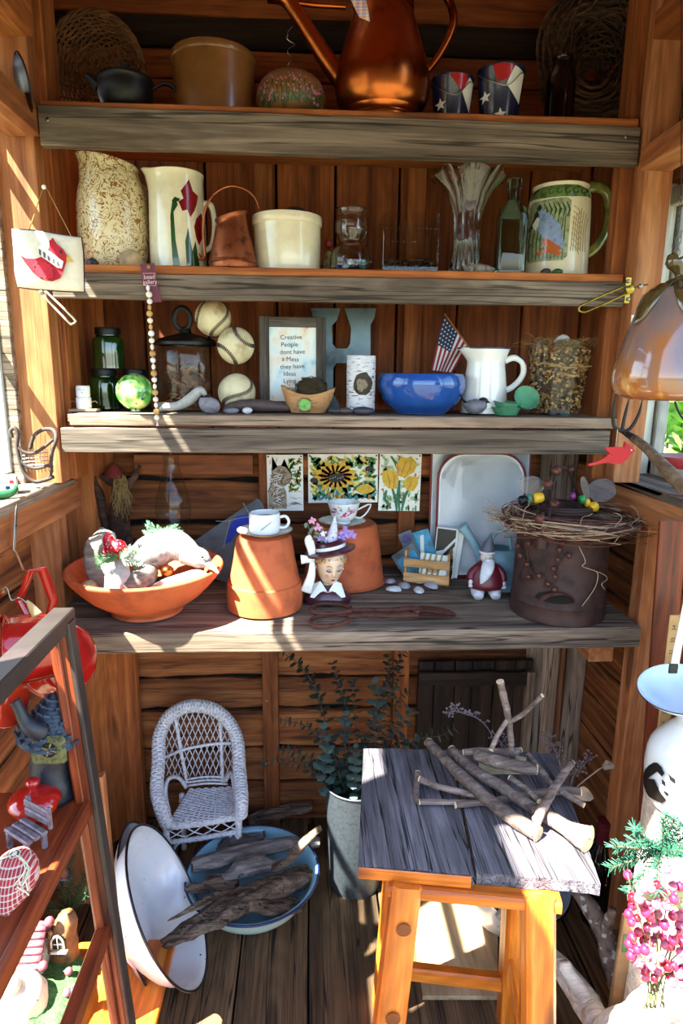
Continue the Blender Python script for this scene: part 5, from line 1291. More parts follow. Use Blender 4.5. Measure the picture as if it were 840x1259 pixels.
B().tube([(.019 * math.cos(a), -.004 + .023 * math.sin(a) , .045 - .012 * max(0, -math.sin(a))) for a in [2 * math.pi * k / 40 for k in range(40)]], .0013, seg=6, closed=True).build('necklace', plain('pearl_tan', '#cbb894', rough=.3), t, smooth=180)
t2 = thing('silk_flowers', 'small pink and lilac silk flowers tucked in the lady head vase', 'flowers', tuple(V(t.location) + V((0, 0, .14))))
PK, LI, LG = plain('silk_pink', '#d99ab5', rough=.7, vary=.1), plain('silk_lilac', '#a583c4', rough=.7, vary=.15), plain('sage_leaf', '#66735e', rough=.7, vary=.2)
q2 = lambda a, b_, dy=0: P(a, b_, Yh + dy) - V(t2.location)
def blossom(c_, s_, mat, parent, seed):
 rg = random.Random(seed); b = B()
 for k in range(6):
  a = k * 1.05 + rg.random(); M_ = Matrix.Translation(c_) @ Matrix.Rotation(rg.uniform(-.5, .5), 4, 'X') @ Matrix.Rotation(a, 4, 'Y')
  b.tube([(0, 0, 0), (0, -.001, s_ * .5), (0, -.003, s_)], [s_ * .12, s_ * .38, s_ * .12], seg=6, sm=3, flat=.25, mat=M_)
 b.build('blossom', mat, parent, smooth=180)
for i, (a_, c_, s_, mt) in enumerate(((384, 640, .010, PK), (391, 648, .011, PK), (398, 656, .009, WHITEGL), (424, 654, .016, LI), (432, 658, .013, LI), (420, 662, .012, LI), (404, 664, .012, WHITEGL), (411, 668, .012, PK), (395, 662, .010, LI))): blossom(q2(a_, c_, -.02), s_, mt, t2, i)
b = B()
for i, pts in enumerate((((378, 642), (380, 650), (384, 662), (390, 672)), ((388, 650), (392, 660), (396, 672)), ((376, 660), (382, 668), (390, 676)))): b.tube([q2(a_, c_, -.015) for a_, c_ in pts], .0012, seg=5, sm=3)
for i in range(12): b.ell(q2(376 + (i * 7) % 22, 646 + (i * 5) % 26, -.02), (.0045, .002, .007), u=8, w=6, rot=Matrix.Rotation(i, 4, 'Y'))
b.build('leaves', LG, t2, smooth=180)
B().tube([q2(412, 634, -.01), q2(411, 646, -.012), q2(409, 658, -.014), q2(406, 668, -.015)], [.002, .008, .014, .018], seg=14, sm=3).build('lace_cone', plain('lace_print', '#d8d2dc', rough=.7, vary=.1, spots=True, spot_col='#8a5a92', spot_scale=160, spot_cut=.38), t2, smooth=180)
# ---- shears
RUST = plain('rust_iron', '#5c3226', rough=.75, metal=.3, vary=.35, scale=50, dark='#2e1812', bumpk=.4)
def bp(a, b_, z=.010): return PZ(a, b_, ZB + z)
o0 = bp(470, 757)
t = thing('garden_shears', 'old rusty iron shears lying closed along the bench front', 'shears', (o0.x, o0.y, ZB))
L_ = lambda pts, z=.010: [bp(a, b_, z) - V((o0.x, o0.y, ZB)) for a, b_ in pts]
B().tube(L_([(431, 747), (420, 744), (400, 742), (386, 745), (383, 750), (390, 754), (410, 754), (431, 752)], .013), [.006, .005, .005, .005, .005, .005, .005, .006], seg=10, sm=4).build('handle_loop', RUST, t)
B().tube(L_([(431, 757), (415, 756), (395, 757), (383, 762), (383, 768), (396, 770), (415, 768), (431, 762)], .008), [.006, .005, .005, .005, .005, .005, .005, .006], seg=10, sm=4).build('handle_loop', RUST, t)
B().tube(L_([(428, 750), (450, 750), (480, 750), (505, 748), (515, 750)], .014), [.006, .007, .008, .009, .008], seg=10, sm=3, flat=.7).build('shank', RUST, t)
B().tube(L_([(428, 758), (450, 756), (480, 757), (505, 756), (515, 756)], .010), [.006, .007, .007, .008, .007], seg=10, sm=3, flat=.7).build('shank', RUST, t)
B().tube(L_([(505, 752), (520, 748), (538, 750), (552, 753), (561, 757)], .009), [.008, .017, .019, .013, .002], seg=10, sm=3, flat=.16, nrm=V((0, 0, 1))).build('blade', RUST, t)
B().tube(L_([(505, 756), (520, 756), (538, 757), (552, 757), (560, 758)], .005), [.008, .014, .014, .009, .002], seg=10, sm=3, flat=.16, nrm=V((0, 0, 1))).build('blade', RUST, t)
B().ell(L_([(513, 752)], .019)[0], (.006, .006, .004), u=12, w=6).build('pivot', RUST, t)
# ---- seashells
rg = random.Random(15)
SH = plain('shell_white', '#d6d2cf', rough=.5, vary=.08, scale=60); SHG = plain('shell_grey', '#a5a0a6', rough=.5, vary=.1, scale=60)
shl = ['leftmost grey-white seashell by the large clay pot', 'white seashell at front left of the shell cluster', 'grey ribbed seashell in the middle of the cluster', 'small white seashell behind the cluster', 'white cockle shell at the front right of the cluster', 'long grey shell at the right end touching the crate', 'flat white shell resting on the cluster top']
for i, (a_, c_, s_, mt) in enumerate(((480, 712, .017, SHG), (484, 722, .019, SH), (497, 717, .018, SHG), (505, 708, .012, SH), (515, 723, .016, SH), (530, 717, .020, SHG), (516, 712, .013, SH))):
 p_ = PZ(a_, c_ + 4, ZB)
 b = B(); rings = []
 for j in range(7):
  ph = math.pi / 2 * j / 6
  rings.append([V((s_ * math.cos(ph) * math.cos(a) * (1 + .05 * math.cos(11 * a)) * 1.1, s_ * .85 * math.cos(ph) * math.sin(a) * (1 + .05 * math.cos(11 * a)), s_ * .62 * math.sin(ph) * (1 + .1 * math.cos(a)))) for a in [2 * math.pi * k / 44 for k in range(44)]])
 o = b.loft(rings[:-1]).build('seashell', mt, None, smooth=60, loc=(p_.x, p_.y, ZB + .001)); o.rotation_euler = (R(rg.uniform(-6, 6)), R(rg.uniform(-6, 6)), rg.uniform(0, 6)); tag(o, shl[i], 'seashell', 'seashells by the seed crate')
# ---- little crate with seed packets
c0 = PZ(552, 722, ZB); cL = PZ(496, 716, ZB); cR = PZ(575, 706, ZB)
vx = (c0 - cL); wx = vx.length; vx.normalize(); vy = V((-vx.y, vx.x, 0)); dy_ = .075; hz = P(552, 682, c0.y).z - ZB
t = thing('seed_crate', 'small slatted wooden crate filled with seed packets', 'crate', cL, rz=math.atan2(vx.y, vx.x))
CR = wood('pale_crate_wood', '#9a6a3c', '#c4935c', '#dcb07c', rough=.7, grain=2, knots=.1)
for z_ in (.012, .052):
 board('slat', (0, 0, z_ + .006), (wx, 0, z_ + .006), .024, .004, CR, t, nrm=(0, -1, 0)); board('slat', (0, dy_, z_ + .006), (wx, dy_, z_ + .006), .024, .004, CR, t, nrm=(0, 1, 0))
for x_ in (.004, wx - .004):
 B().box((.006, dy_ - .006, hz), c=(x_, dy_ / 2, hz / 2)).build('end_panel', CR, t, smooth=0)
B().box((wx - .014, dy_ - .006, .004), c=(wx / 2, dy_ / 2, .004)).build('bottom', CR, t, smooth=0)
b = B(); X0 = wx - .0005
for (y0, z0, y1, z1) in ((.006, .006, dy_ - .006, .009), (.006, hz - .009, dy_ - .006, hz - .006), (.006, .006, .009, hz - .006), (dy_ - .009, .006, dy_ - .006, hz - .006)): b.box((.0008, y1 - y0, z1 - z0), c=(X0, (y0 + y1) / 2, (z0 + z1) / 2))
for k in range(4):
 cy_, cz_ = dy_ * (.3 + .4 * (k % 2)), hz * (.32 + .36 * (k // 2))
 b.tube([(X0, cy_ + .010 * math.cos(a), cz_ + .010 * math.sin(a)) for a in [2 * math.pi * i / 16 for i in range(16)]], .0016, seg=5, closed=True)
 b.tube([(X0, cy_ - .008, cz_ - .008), (X0, cy_ + .008, cz_ + .008)], .0014, seg=5); b.tube([(X0, cy_ + .008, cz_ - .008), (X0, cy_ - .008, cz_ + .008)], .0014, seg=5)
b.build('stamped_ornament', IRON, t, smooth=0)
def packet(name, label, a0, b0, w_, h_, lean, rz_, yy, mat, decor):
 p_ = V((a0, yy, .010))
 o = thing(name, label, 'packet', t.matrix_basis @ p_, rot=(R(lean), R(rz_), t.rotation_euler.z))
 B().box((w_, .0025, h_), c=(0, 0, h_ / 2), ch=.0008).build('sleeve', mat, o, smooth=0)
 for nm, mt, ps in decor: flatart(nm, o, [[(x_ * w_, z_ * h_) for x_, z_ in pp] for pp in ps], mt, y=-.0018)
 return o
t.matrix_basis
SKYB, GRYP, WHP, GRN2 = plain('packet_sky_blue', '#3f8fb0', rough=.3, vary=.3, scale=30), plain('packet_grey', '#5f6a6e', rough=.3, vary=.3, scale=30), plain('packet_white', '#d7d5cc', rough=.5, vary=.05), plain('packet_green', '#4f6a3a', rough=.5, vary=.2)
bpy.context.view_layer.update()
stripe = [(nm, mt, ps) for nm, mt, ps in (('stripes', plain('packet_olive', '#8a8a5c', rough=.5), [[(-.5 + i * .2, 0), (-.42 + i * .2, 0), (-.27 + i * .2, 1), (-.35 + i * .2, 1)] for i in range(4)]), ('label_patch', plain('packet_buff', '#b98860', rough=.5), [[(-.25, .3), (.2, .3), (.25, .75), (-.22, .75)]]))]
packet('seed_packet', 'cream seed packet with olive diagonal stripes at the crate front', wx * .62, 0, wx * .6, .075, -2, 2, .010, WHP, stripe)
packet('seed_packet', 'grey seed packet leaning left above the striped one', wx * .35, 0, .075, .095, -8, -38, .020, GRYP, [('picture_panel', SKYB, [[(-.4, .3), (.4, .3), (.4, .8), (-.4, .8)]])])
packet('seed_packet', 'blue seed packet with a rounded purple flower top', wx * .38, 0, .040, .135, -5, -26, .032, GRYP, [('purple_flower', plain('packet_purple', '#4d4582', rough=.4, vary=.3), [blobpoly((0, .86), .35, .1, 10)]), ('white_band', WHP, [blobpoly((0, .6), .4, .1, 10)])])
packet('seed_packet', 'bright blue seed packet leaning left in the crate middle', wx * .62, 0, .055, .135, -6, -22, .042, SKYB, [('pale_streak', WHP, [[(-.3, .5), (-.1, .5), (.2, .9), (0, .9)]])])
packet('seed_packet', 'tall white-edged seed packet with black and green panels', wx * .80, 0, .060, .140, -3, 3, .052, WHP, [('black_panel', BLACKP, [[(-.45, .97), (.4, .97), (.4, .82), (-.1, .55), (-.45, .5)]]), ('green_panel', GRN2, [[(-.1, .1), (.4, .4), (.4, .25), (-.05, .02)]]), ('dark_stripe', BLACKP, [[(-.3, .35), (.4, .75), (.4, .65), (-.3, .22)]])])
packet('seed_packet', 'plain white seed packet at the right end of the crate', wx * .93, 0, .045, .130, -2, 6, .060, WHP, [])
# ---- gnome
Yg = 1.555; X = P(598, 700, Yg).x; m = mpp(598, 700, Yg)
t = thing('garden_gnome', 'round-bodied gnome with grey hat, white beard and dark red coat', 'gnome', (X, Yg, ZB))
B().lathe([(0, .024), (.036, .025), (.047, .032), (.049, .042), (.043, .062), (.031, .083), (.020, .094), (.014, .10), (0, .102)], 40, sm=3, mat=Matrix.Scale(.88, 4, V((0, 1, 0)))).build('coat', plain('gnome_coat', '#5e1320', rough=.4, vary=.1), t)
for x_ in (-.021, .023): B().tube([(x_, .008, .02), (x_ - .002, -.014, .018), (x_ - .004, -.034, .012)], [.016, .017, .012], seg=12, sm=4, flat=.9).build('boot', WHITEST, t, smooth=180)
B().ell((-.002, -.004, .108), (.017, .016, .017), u=18, w=12).build('head', plain('gnome_face', '#c8b8b0', rough=.5, vary=.06), t, smooth=180)
B().ell((-.003, -.021, .106), (.004, .004, .0035), u=10, w=8).build('nose', plain('gnome_face', '#c8b8b0'), t, smooth=180)
for s_ in (-1, 1): B().ell((-.003 + s_ * .006, -.0185, .110), (.0016, .0012, .0016), u=8, w=6).build('eye', BLACKP, t)
B().tube([(0, -.016, .104), (-.006, -.033, .088), (-.016, -.040, .066), (-.024, -.040, .048)], [.014, .016, .012, .002], seg=12, sm=4, flat=.45).build('beard', WHITEST, t, smooth=180)
B().tube([(-.010, -.022, .102), (-.003, -.024, .104), (.006, -.022, .101)], [.002, .004, .002], seg=8, sm=3).build('moustache', WHITEST, t, smooth=180)
B().lathe([(.020, .118), (.021, .121), (.019, .124), (.018, .121)], 32).build('hat_brim', WHITEST, t, smooth=180)
B().tube([(0, 0, .120), (.002, 0, .135), (.004, 0, .150), (.008, 0, .168)], [.0185, .015, .009, .002], seg=20, sm=4).build('hat', plain('gnome_hat_grey', '#5a5a66', rough=.6, vary=.1), t, smooth=180)
for s_, pts in ((-1, [(-.022, -.004, .085), (-.040, -.010, .068), (-.044, -.018, .052)]), (1, [(.022, -.004, .085), (.038, -.014, .066), (.040, -.022, .048)])):
 B().tube(pts, [.008, .010, .009], seg=10, sm=4).build('sleeve', plain('gnome_coat', '#5e1320'), t, smooth=180)
 e = V(pts[-1])
 h = B().ell(e + V((0, -.002, -.006)), (.006, .005, .007), u=10, w=8)
 for k in range(4): h.tube([e + V((-.004 + k * .0027, -.004, -.010)), e + V((-.004 + k * .0027, -.006, -.015)), e + V((-.004 + k * .0025, -.004, -.018))], .0015, seg=6, sm=2)
 h.tube([e + V((s_ * -.005, -.004, -.004)), e + V((s_ * -.007, -.007, -.010))], .0016, seg=6)
 h.build('mitten_hand', WHITEST, t, smooth=180)
# ---- rusty can
Yc = 1.458; X = P(687, 715, Yc).x; rc = halfw(632, 744, 720, Yc)
t = thing('rusty_can', 'large rusty iron can with wire bail, hooded hole and jingle bells', 'can', (X, Yc, ZB))
Hc = P(687, 668, Yc - rc).z - ZB
RUSTD = plain('dark_rust', '#3e2620', rough=.7, metal=.25, vary=.4, scale=30, dark='#20120e', bumpk=.4)
B().lathe([(0, .003), (rc * .96, .003), (rc * .98, 0), (rc * .985, .008), (rc * .97, .012), (rc * .97, .035), (rc * .985, .038), (rc * .97, .041), (rc * .93, Hc * .96), (rc * .945, Hc), (rc * .90, Hc + .006), (rc * .6, Hc + .030), (rc * .45, Hc + .038), (rc * .44, Hc + .055), (rc * .48, Hc + .060), (rc * .47, Hc + .065), (rc * .40, Hc + .062), (rc * .40, Hc + .02), (0, Hc + .02)], 64).build('can_body', RUSTD, t)
for k_, zz_ in enumerate((.0, .006)): B().tube([(rc * .52 * math.cos(a), rc * .52 * math.sin(a), Hc + .052 + zz_) for a in [2 * math.pi * k / 40 for k in range(40)]], .004, seg=8, closed=True).build('neck_ring', RUSTD, t, smooth=180)
HM2 = TR((-.045, -rc * .90, .060), rx=0)
b = B(); rings = []
for j, (ex, ry_, rz_) in enumerate(((0, 1, 1), (.014, 1, 1), (.016, .94, .92), (0, .94, .92))):
 rings.append([HM2 @ V((.040 * ry_ * math.cos(a), -ex - .006 * math.sin(a), .024 * rz_ * math.sin(a))) for a in [math.pi * k / 18 for k in range(19)]])
vs = [p for r_ in rings for p in r_]; fs = [(i * 19 + k, i * 19 + k + 1, (i + 1) * 19 + k + 1, (i + 1) * 19 + k) for i in range(3) for k in range(18)]
b.add(vs, fs).build('hood', RUST, t, smooth=60)
hole = [HM2 @ V((.038 * math.cos(a), .004, .022 * math.sin(a) if a < math.pi else .006 * math.sin(a))) for a in [2 * math.pi * k / 28 for k in range(28)]]
decal_round('dark_opening', t, lambda z: rc * .985, [[(p.x, p.z) for p in hole]], DARKGAP, off=.001, maxe=.01, face=-90)
q = lambda a, b_, dy=0: P(a, b_, Yc + dy) - V(t.location)
B().tube([q(668, 672, -.10), q(672, 650, -.09), q(678, 620, -.05), q(682, 590, -.02), q(688, 576), q(697, 577, .02), q(705, 592, .05), q(712, 612, .08)], .0035, seg=8, sm=5).build('bail_wire', RUSTD, t, smooth=180)
B().box((.020, .006, .03), c=q(667, 668, -.105), ch=.002).build('lug', RUSTD, t, smooth=0)
BELL = plain('rusty_bell', '#5a3026', rough=.5, metal=.4, vary=.25, scale=60)
def bell(c_, r_, lb):
 o = thing('jingle_bell', lb, 'bell', c_, rot=(random.uniform(-.4, .4), random.uniform(-.4, .4), 0), group='rusty jingle bells on the can')
 b = B().ell((0, 0, 0), r_, u=18, w=12)
 b.tube([(r_ * math.cos(a), r_ * math.sin(a), 0) for a in [2 * math.pi * k / 20 for k in range(20)]], r_ * .1, seg=5, closed=True)
 b.build('shell', BELL, o, smooth=180)
 B().tube([(0, 0, r_ * .9), (r_ * .25, 0, r_ * 1.2), (0, 0, r_ * 1.4), (-r_ * .25, 0, r_ * 1.2), (0, 0, r_ * .9)], r_ * .09, seg=5, sm=2).build('loop', BELL, o, smooth=180)
 for s_ in (0, 90): B().box((r_ * 1.1, r_ * .12, r_ * .3), mat=Matrix.Rotation(R(s_), 4, 'Z') @ Matrix.Translation((0, 0, -r_ * .93))).build('slot', BLACKP, o, smooth=0)
W0 = V(t.location)
for i, (a_, c_, dy, r_) in enumerate(((684, 579, -.02, .012), (674, 595, -.04, .011), (682, 620, -.06, .011), (664, 638, -.10, .012), (702, 577, .02, .009))):
 bell(W0 + q(a_, c_, dy), r_, ['big rusty jingle bell at the top of the can handle', 'rusty jingle bell left of the handle near its top', 'rusty jingle bell halfway down the can handle', 'rusty jingle bell where the handle meets the twigs', 'rusty jingle bell right of the handle top'][i])
def on_can(a_, c_, off=.006):
 p_ = ray(a_, c_); O = V((EYE.x - W0.x, EYE.y - W0.y)); d = V((p_.x, p_.y)); R0 = rc * .96 + off
 A1 = d.dot(d); B1 = 2 * O.dot(d); C1 = O.dot(O) - R0 * R0; s_ = (-B1 - math.sqrt(max(B1 * B1 - 4 * A1 * C1, 0))) / (2 * A1)
 return EYE + p_ * s_
strands = [[(640, 672), (645, 688), (638, 705), (635, 712)], [(668, 672), (672, 690), (671, 712), (669, 722)], [(690, 672), (686, 690), (682, 712), (681, 728)], [(705, 680), (695, 684), (686, 700), (684, 716)], [(648, 676), (652, 700), (660, 708), (662, 708)]]
for i, s_ in enumerate(strands): B().tube([on_can(a_, c_, .004) - W0 for a_, c_ in s_], .0012, seg=5, sm=4).build('bell_string', RUSTD, t, smooth=180)
bl_ = [(637, 671), (650, 668), (688, 676), (686, 688), (648, 694), (681, 699), (683, 709), (650, 709), (663, 708), (674, 718), (682, 725), (700, 683), (678, 662), (692, 668), (640, 683)]
for i, (a_, c_) in enumerate(bl_): bell(on_can(a_, c_, .010), .0068, 'small rusty jingle bell strung across the rusty can front')
cw = W0 + V((.012, -.01, Hc + .026))
t = thing('twig_wreath', 'loose ring of thin pale and brown twigs round the rusty can', 'wreath', cw)
TWP = plain('pale_twig', '#a58a6c', rough=.8, vary=.2, scale=40)
wreath(t, 'brown_twigs', .138, .118, .022, 90, RUST, None, random.Random(14), rr=(.0009, .0018), wild=.05)
wreath(t, 'pale_twigs', .136, .118, .020, 60, TWP, None, random.Random(17), rr=(.0011, .002), wild=.06)
b = B(); rg = random.Random(3)
for k in range(26):
 a = rg.uniform(0, 6.28) if k > 10 else rg.uniform(2.6, 3.7); p_ = V((.15 * math.cos(a), .12 * math.sin(a), .01)); pts = [p_]
 d = V((math.cos(a), math.sin(a), rg.uniform(-.2, .8)))
 for j in range(5): d = (d + V((rg.uniform(-.8, .8), rg.uniform(-.8, .8), rg.uniform(-.7, .7)))).normalized(); pts.append(pts[-1] + d * .014)
 b.tube(pts, .0008, seg=4, sm=3)
o = b.build('curly_tendrils', TWP, t, smooth=180); o['kind'] = 'stuff'
for pts in (((712, 672), (720, 690), (716, 696), (726, 700), (735, 705), (732, 722), (716, 745)), ((726, 700), (742, 706), (747, 712), (740, 718), (744, 725))):
 B().tube([on_can(a_, c_, .006) - cw for a_, c_ in pts], .0010, seg=5, sm=4).build('hanging_tendril', TWP, t, smooth=180)
def bee(label, parts, wings, Yb_):
 t = thing('bead_bee', label, 'ornament', P(*parts[0][0], Yb_), group='bead bees with mesh wings')
 l0 = V(t.location)
 for (px_, c_, r_, ax, nm) in parts:
  o = B().lathe([(0, -ax / 2), (r_ * .7, -ax / 2), (r_, -ax / 4), (r_, ax / 4), (r_ * .7, ax / 2), (0, ax / 2)], 20, sm=2, mat=Matrix.Translation(P(*px_, Yb_) - l0) @ Matrix.Rotation(R(78), 4, 'Y')).build(nm, c_, t, smooth=180)
 for (wc, rx_, rz_, rot_) in wings:
  cp = P(*wc, Yb_) - l0; b = B(); n_ = 14
  fr_ = [(rx_ * math.cos(a), rz_ * math.sin(a)) for a in [2 * math.pi * k / 30 for k in range(30)]]
  Mw = Matrix.Translation(cp) @ Matrix.Rotation(R(rot_), 4, 'Y')
  b.tube([(x_, 0, z_) for x_, z_ in fr_], .0008, seg=4, closed=True, mat=Mw)
  for k in range(-9, 10):
   x_ = k / 9.5 * rx_; h_ = rz_ * math.sqrt(1 - (x_ / rx_) ** 2); b.tube([(x_, 0, -h_), (x_, 0, h_)], .0004, seg=3, mat=Mw)
   z_ = k / 9.5 * rz_; w_ = rx_ * math.sqrt(1 - (z_ / rz_) ** 2); b.tube([(-w_, 0, z_), (w_, 0, z_)], .0004, seg=3, mat=Mw)
  b.build('mesh_wing', STEEL, t, smooth=0)
 B().tube([(0, 0, 0), (-.012, 0, .004), (-.016, 0, .002)], .0008, seg=5).build('feeler', IRON, t)
 for k in range(3): B().tube([P(parts[-1][0][0] - 4 + 5 * k, parts[-1][0][1] + 6, Yb_) - l0, P(parts[-1][0][0] - 4 + 6 * k, parts[-1][0][1] + 16, Yb_) - l0], .0007, seg=4).build('wire_leg', STEEL, t)
YEL, PUR, GRB = plain('bead_yellow', '#d9a71c', rough=.35, vary=.1), plain('bead_purple', '#7a2a66', rough=.35), plain('bead_green', '#2c8a46', rough=.35)
bee('bead bee with black head over the left of the rusty can', [((643, 615), IRON, .011, .018, 'head'), ((651, 613), plain('bead_teal', '#3a6e5c', rough=.4), .012, .010, 'collar'), ((662, 612), YEL, .012, .024, 'body'), ((635, 618), PUR, .004, .006, 'nose')], [((653, 597), .030, .022, 10)], 1.43)
bee('bead bee with purple head and green collar, right of the can handle', [((704, 610), PUR, .009, .012, 'head'), ((716, 614), GRB, .010, .014, 'collar'), ((722, 618), YEL, .010, .012, 'waist'), ((730, 623), YEL, .012, .020, 'body')], [((740, 603), .034, .027, 5), ((720, 600), .009, .028, -20)], 1.44)
# ---- the big clay bowl and what lies in it
Yb = 1.475; Xb = -.385; rB = .180; HB = .115
t = thing('clay_bowl', 'wide shallow terracotta bowl heaped with driftwood and a carved duck', 'bowl', (Xb, Yb, ZB))
B().lathe([(0, .001), (.075, .001), (.082, .006), (.084, .014), (.13, .046), (.166, .086), (rB - .001, HB - .010), (rB + .001, HB - .003), (rB - .004, HB), (rB - .010, HB - .004), (.156, .086), (.12, .046), (.07, .014), (0, .012)], 64, sm=2).build('bowl_body', TERRA, t)
DRIFT = wood('driftwood_grey', '#5c5048', '#8d8074', '#b5a99c', rough=.85, grain=1.6, knots=.1, streak_amt=.5)
bq = lambda a, b_, y: P(a, b_, y)
def drift(name, label, pts, rs, mat=DRIFT, seed=0, flat=.7, amp=.006, cat='driftwood', group=None, seg=14, parent=None, sc_=30):
 base = V(pts[0]); b = B().tube([V(p) - base for p in pts], rs, seg=seg, sm=5, flat=flat)
 o = b.build(name, mat, parent, smooth=180, loc=base); displace(o, amp, sc_, seed)
 return tag(o, label, cat if label else None, group)
drift('driftwood', 'tall rounded slab of driftwood standing at the left of the clay bowl', [bq(130, 728, 1.44), bq(124, 705, 1.45), bq(122, 680, 1.47), bq(129, 662, 1.48), bq(133, 652, 1.49)], [.022, .034, .038, .030, .016], seed=1, flat=.3, amp=.005)
drift('driftwood', 'sunlit white driftwood stump below the red bird', [bq(139, 735, 1.37), bq(142, 718, 1.38), bq(146, 702, 1.40), bq(150, 692, 1.42)], [.016, .024, .026, .012], seed=2, flat=.7, amp=.007, mat=plain('bleached_driftwood', '#a9a49c'))
t = thing('knotted_driftwood', 'short hollow driftwood log with a dark knot hole in the bowl', 'driftwood', bq(158, 727, 1.38))
l0 = V(t.location)
o = B().tube([V((0, 0, 0)), bq(166, 718, 1.40) - l0, bq(178, 708, 1.43) - l0, bq(186, 702, 1.46) - l0], [.020, .028, .028, .018], seg=16, sm=4).build('log_body', DRIFT, t, smooth=180); displace(o, .003, 40, 3)
B().ell((.001, -.022, .0), (.006, .004, .007), u=12, w=8).build('knot_hole', BLACKP, t)
t = thing('painted_rock', 'long smooth rock, white on top and brick red below, in the bowl', 'rock', bq(218, 722, 1.40))
B().tube([(-.066, 0, -.012), (-.03, 0, -.002), (.01, .005, .006), (.045, .012, .016), (.066, .018, .016)], [.010, .020, .024, .022, .010], seg=16, sm=4).build('rock_body', plain('pinkish_stone', '#b8958a', rough=.7, vary=.15), t, smooth=180)
stone('brick_piece', 'brick-red stone under the long smooth rock in the bowl', bq(240, 720, 1.43), (.026, .016, .012), plain('brick_red', '#a4492e', rough=.8), 14)
stone('tan_pebble', 'round tan pebble at the left edge of the clay bowl', bq(110, 722, 1.42), (.020, .018, .016), TANSTONE, 12, cat='pebble')
stone('white_stone', 'flat white stone at the left front inside the clay bowl', bq(124, 731, 1.37), (.024, .016, .008), WHITEST, 13, rot=(R(20), 0, 0))
stone('dark_rock', 'dark rock deep in the clay bowl under the duck', bq(196, 712, 1.46) - V((0, 0, .02)), (.07, .05, .022), DARKST, 15, cat='rock')
o = B().ell((0, 0, 0), (.015, .015, .013), u=16, w=10).build('copper_ball', COPPER, None, smooth=180, loc=bq(206, 702, 1.43)); tag(o, 'small shiny copper ball beneath the duck in the bowl', 'ball')
t = thing('carved_duck', 'grey weathered carved duck resting across the bowl, beak to the right', 'decoy', bq(215, 675, 1.47))
l0 = V(t.location); DUCK = plain('duck_grey', '#8b8682', rough=.75, vary=.3, scale=50, dark='#4d4846', bumpk=.3)
B().tube([bq(166, 690, 1.47) - l0, bq(178, 682, 1.47) - l0, bq(192, 676, 1.47) - l0, bq(212, 670, 1.47) - l0, bq(228, 676, 1.46) - l0, bq(240, 684, 1.45) - l0], [.018, .038, .040, .038, .030, .020], seg=20, sm=5).build('body', DUCK, t, smooth=180)
B().tube([bq(228, 680, 1.45) - l0, bq(240, 684, 1.44) - l0, bq(249, 688, 1.43) - l0, bq(256, 692, 1.42) - l0], [.026, .024, .022, .010], seg=18, sm=5).build('head', DUCK, t, smooth=180)
B().tube([bq(252, 690, 1.425) - l0, bq(262, 698, 1.41) - l0, bq(269, 705, 1.40) - l0], [.011, .008, .003], seg=12, sm=3, flat=.6).build('beak', plain('duck_beak', '#a8a09a', rough=.5), t, smooth=180)
B().ell(bq(249, 685, 1.41) - l0, (.003, .002, .003), u=8, w=6).build('eye', BLACKP, t)
for i in range(7): B().tube([bq(170 + i * 3, 668 + i, 1.44) - l0, bq(172 + i * 3, 680, 1.435) - l0, bq(176 + i * 3, 692, 1.435) - l0], .0016, seg=5, sm=3).build('feather_groove', plain('groove_dark', '#3a3533', rough=.9), t)
t = thing('red_glitter_bird', 'red glittery bird ornament clipped on the upright driftwood', 'ornament', bq(143, 674, 1.40))
rb_m = plain('glitter_red', '#b01424', rough=.25, vary=.4, scale=160, bumpk=.6, spots=True, spot_col='#e8c8c4', spot_scale=220, spot_cut=.33)
B().tube([(-.026, 0, -.010), (-.010, 0, 0), (.008, 0, -.002), (.020, 0, -.010)], [.006, .018, .020, .008], seg=12, sm=4).build('body', rb_m, t, smooth=60)
B().tube([(-.014, 0, .008), (-.017, 0, .024), (-.020, 0, .036)], [.013, .011, .002], seg=10, sm=3).build('head', rb_m, t, smooth=60)
B().tube([(.010, -.008, .004), (.022, -.006, -.008), (.030, -.004, -.022)], [.010, .008, .002], seg=8, sm=3, flat=.4).build('wing', rb_m, t, smooth=60)
FIRM = plain('fir_green', '#3f7a3a', rough=.7, vary=.3, scale=60); FIRW = plain('frosted_fir', '#b9c8b4', rough=.7, vary=.2)
def sprig(name, label, base, dirs, L, mat, needle=.012, n=26, r=.0006, cat='sprig', group=None, seed=1, curve=.3, parent=None, kinds=True):
 t = thing(name, label, cat, base, group=group) if not parent else parent
 rg = random.Random(seed)
 for di, d in enumerate(dirs):
  d = V(d).normalized(); b = B(); s = B(); p = V((0, 0, 0)) if not parent else V(base); pts = [V(p)]
  for k in range(n):
   d = (d + V((rg.uniform(-1, 1), rg.uniform(-1, 1), rg.uniform(-1, 1))) * .05 + V((0, 0, -curve / n))).normalized()
   p = p + d * (L / n); pts.append(V(p))
   for j in range(5):
    o = d.orthogonal().normalized(); o.rotate(Matrix.Rotation(rg.uniform(0, 6.28), 3, d)); nd = (o + d * .7).normalized()
    s.tube([p, p + nd * needle * rg.uniform(.7, 1.1)], [r, r * .4], seg=3, cap=False)
  b.tube(pts[::3], .0012, seg=5); b.build('stem', TWIG, t)
  o = s.build('needles', mat, t, smooth=0, recalc=False); o['kind'] = 'stuff'
 return t
sprig('fir_sprig', 'green fir sprig sticking out left under the red bird', bq(146, 684, 1.38), [(-1, -.2, -.2), (-.6, -.4, .1), (1, -.2, .5), (.6, 0, -.2)], .045, FIRM, seed=4)
sprig('fir_sprig', 'frosted white fir sprig right of the red bird', bq(150, 690, 1.37), [(.9, -.2, .7), (.5, -.3, 1), (1, -.2, -.1)], .045, FIRW, seed=5)
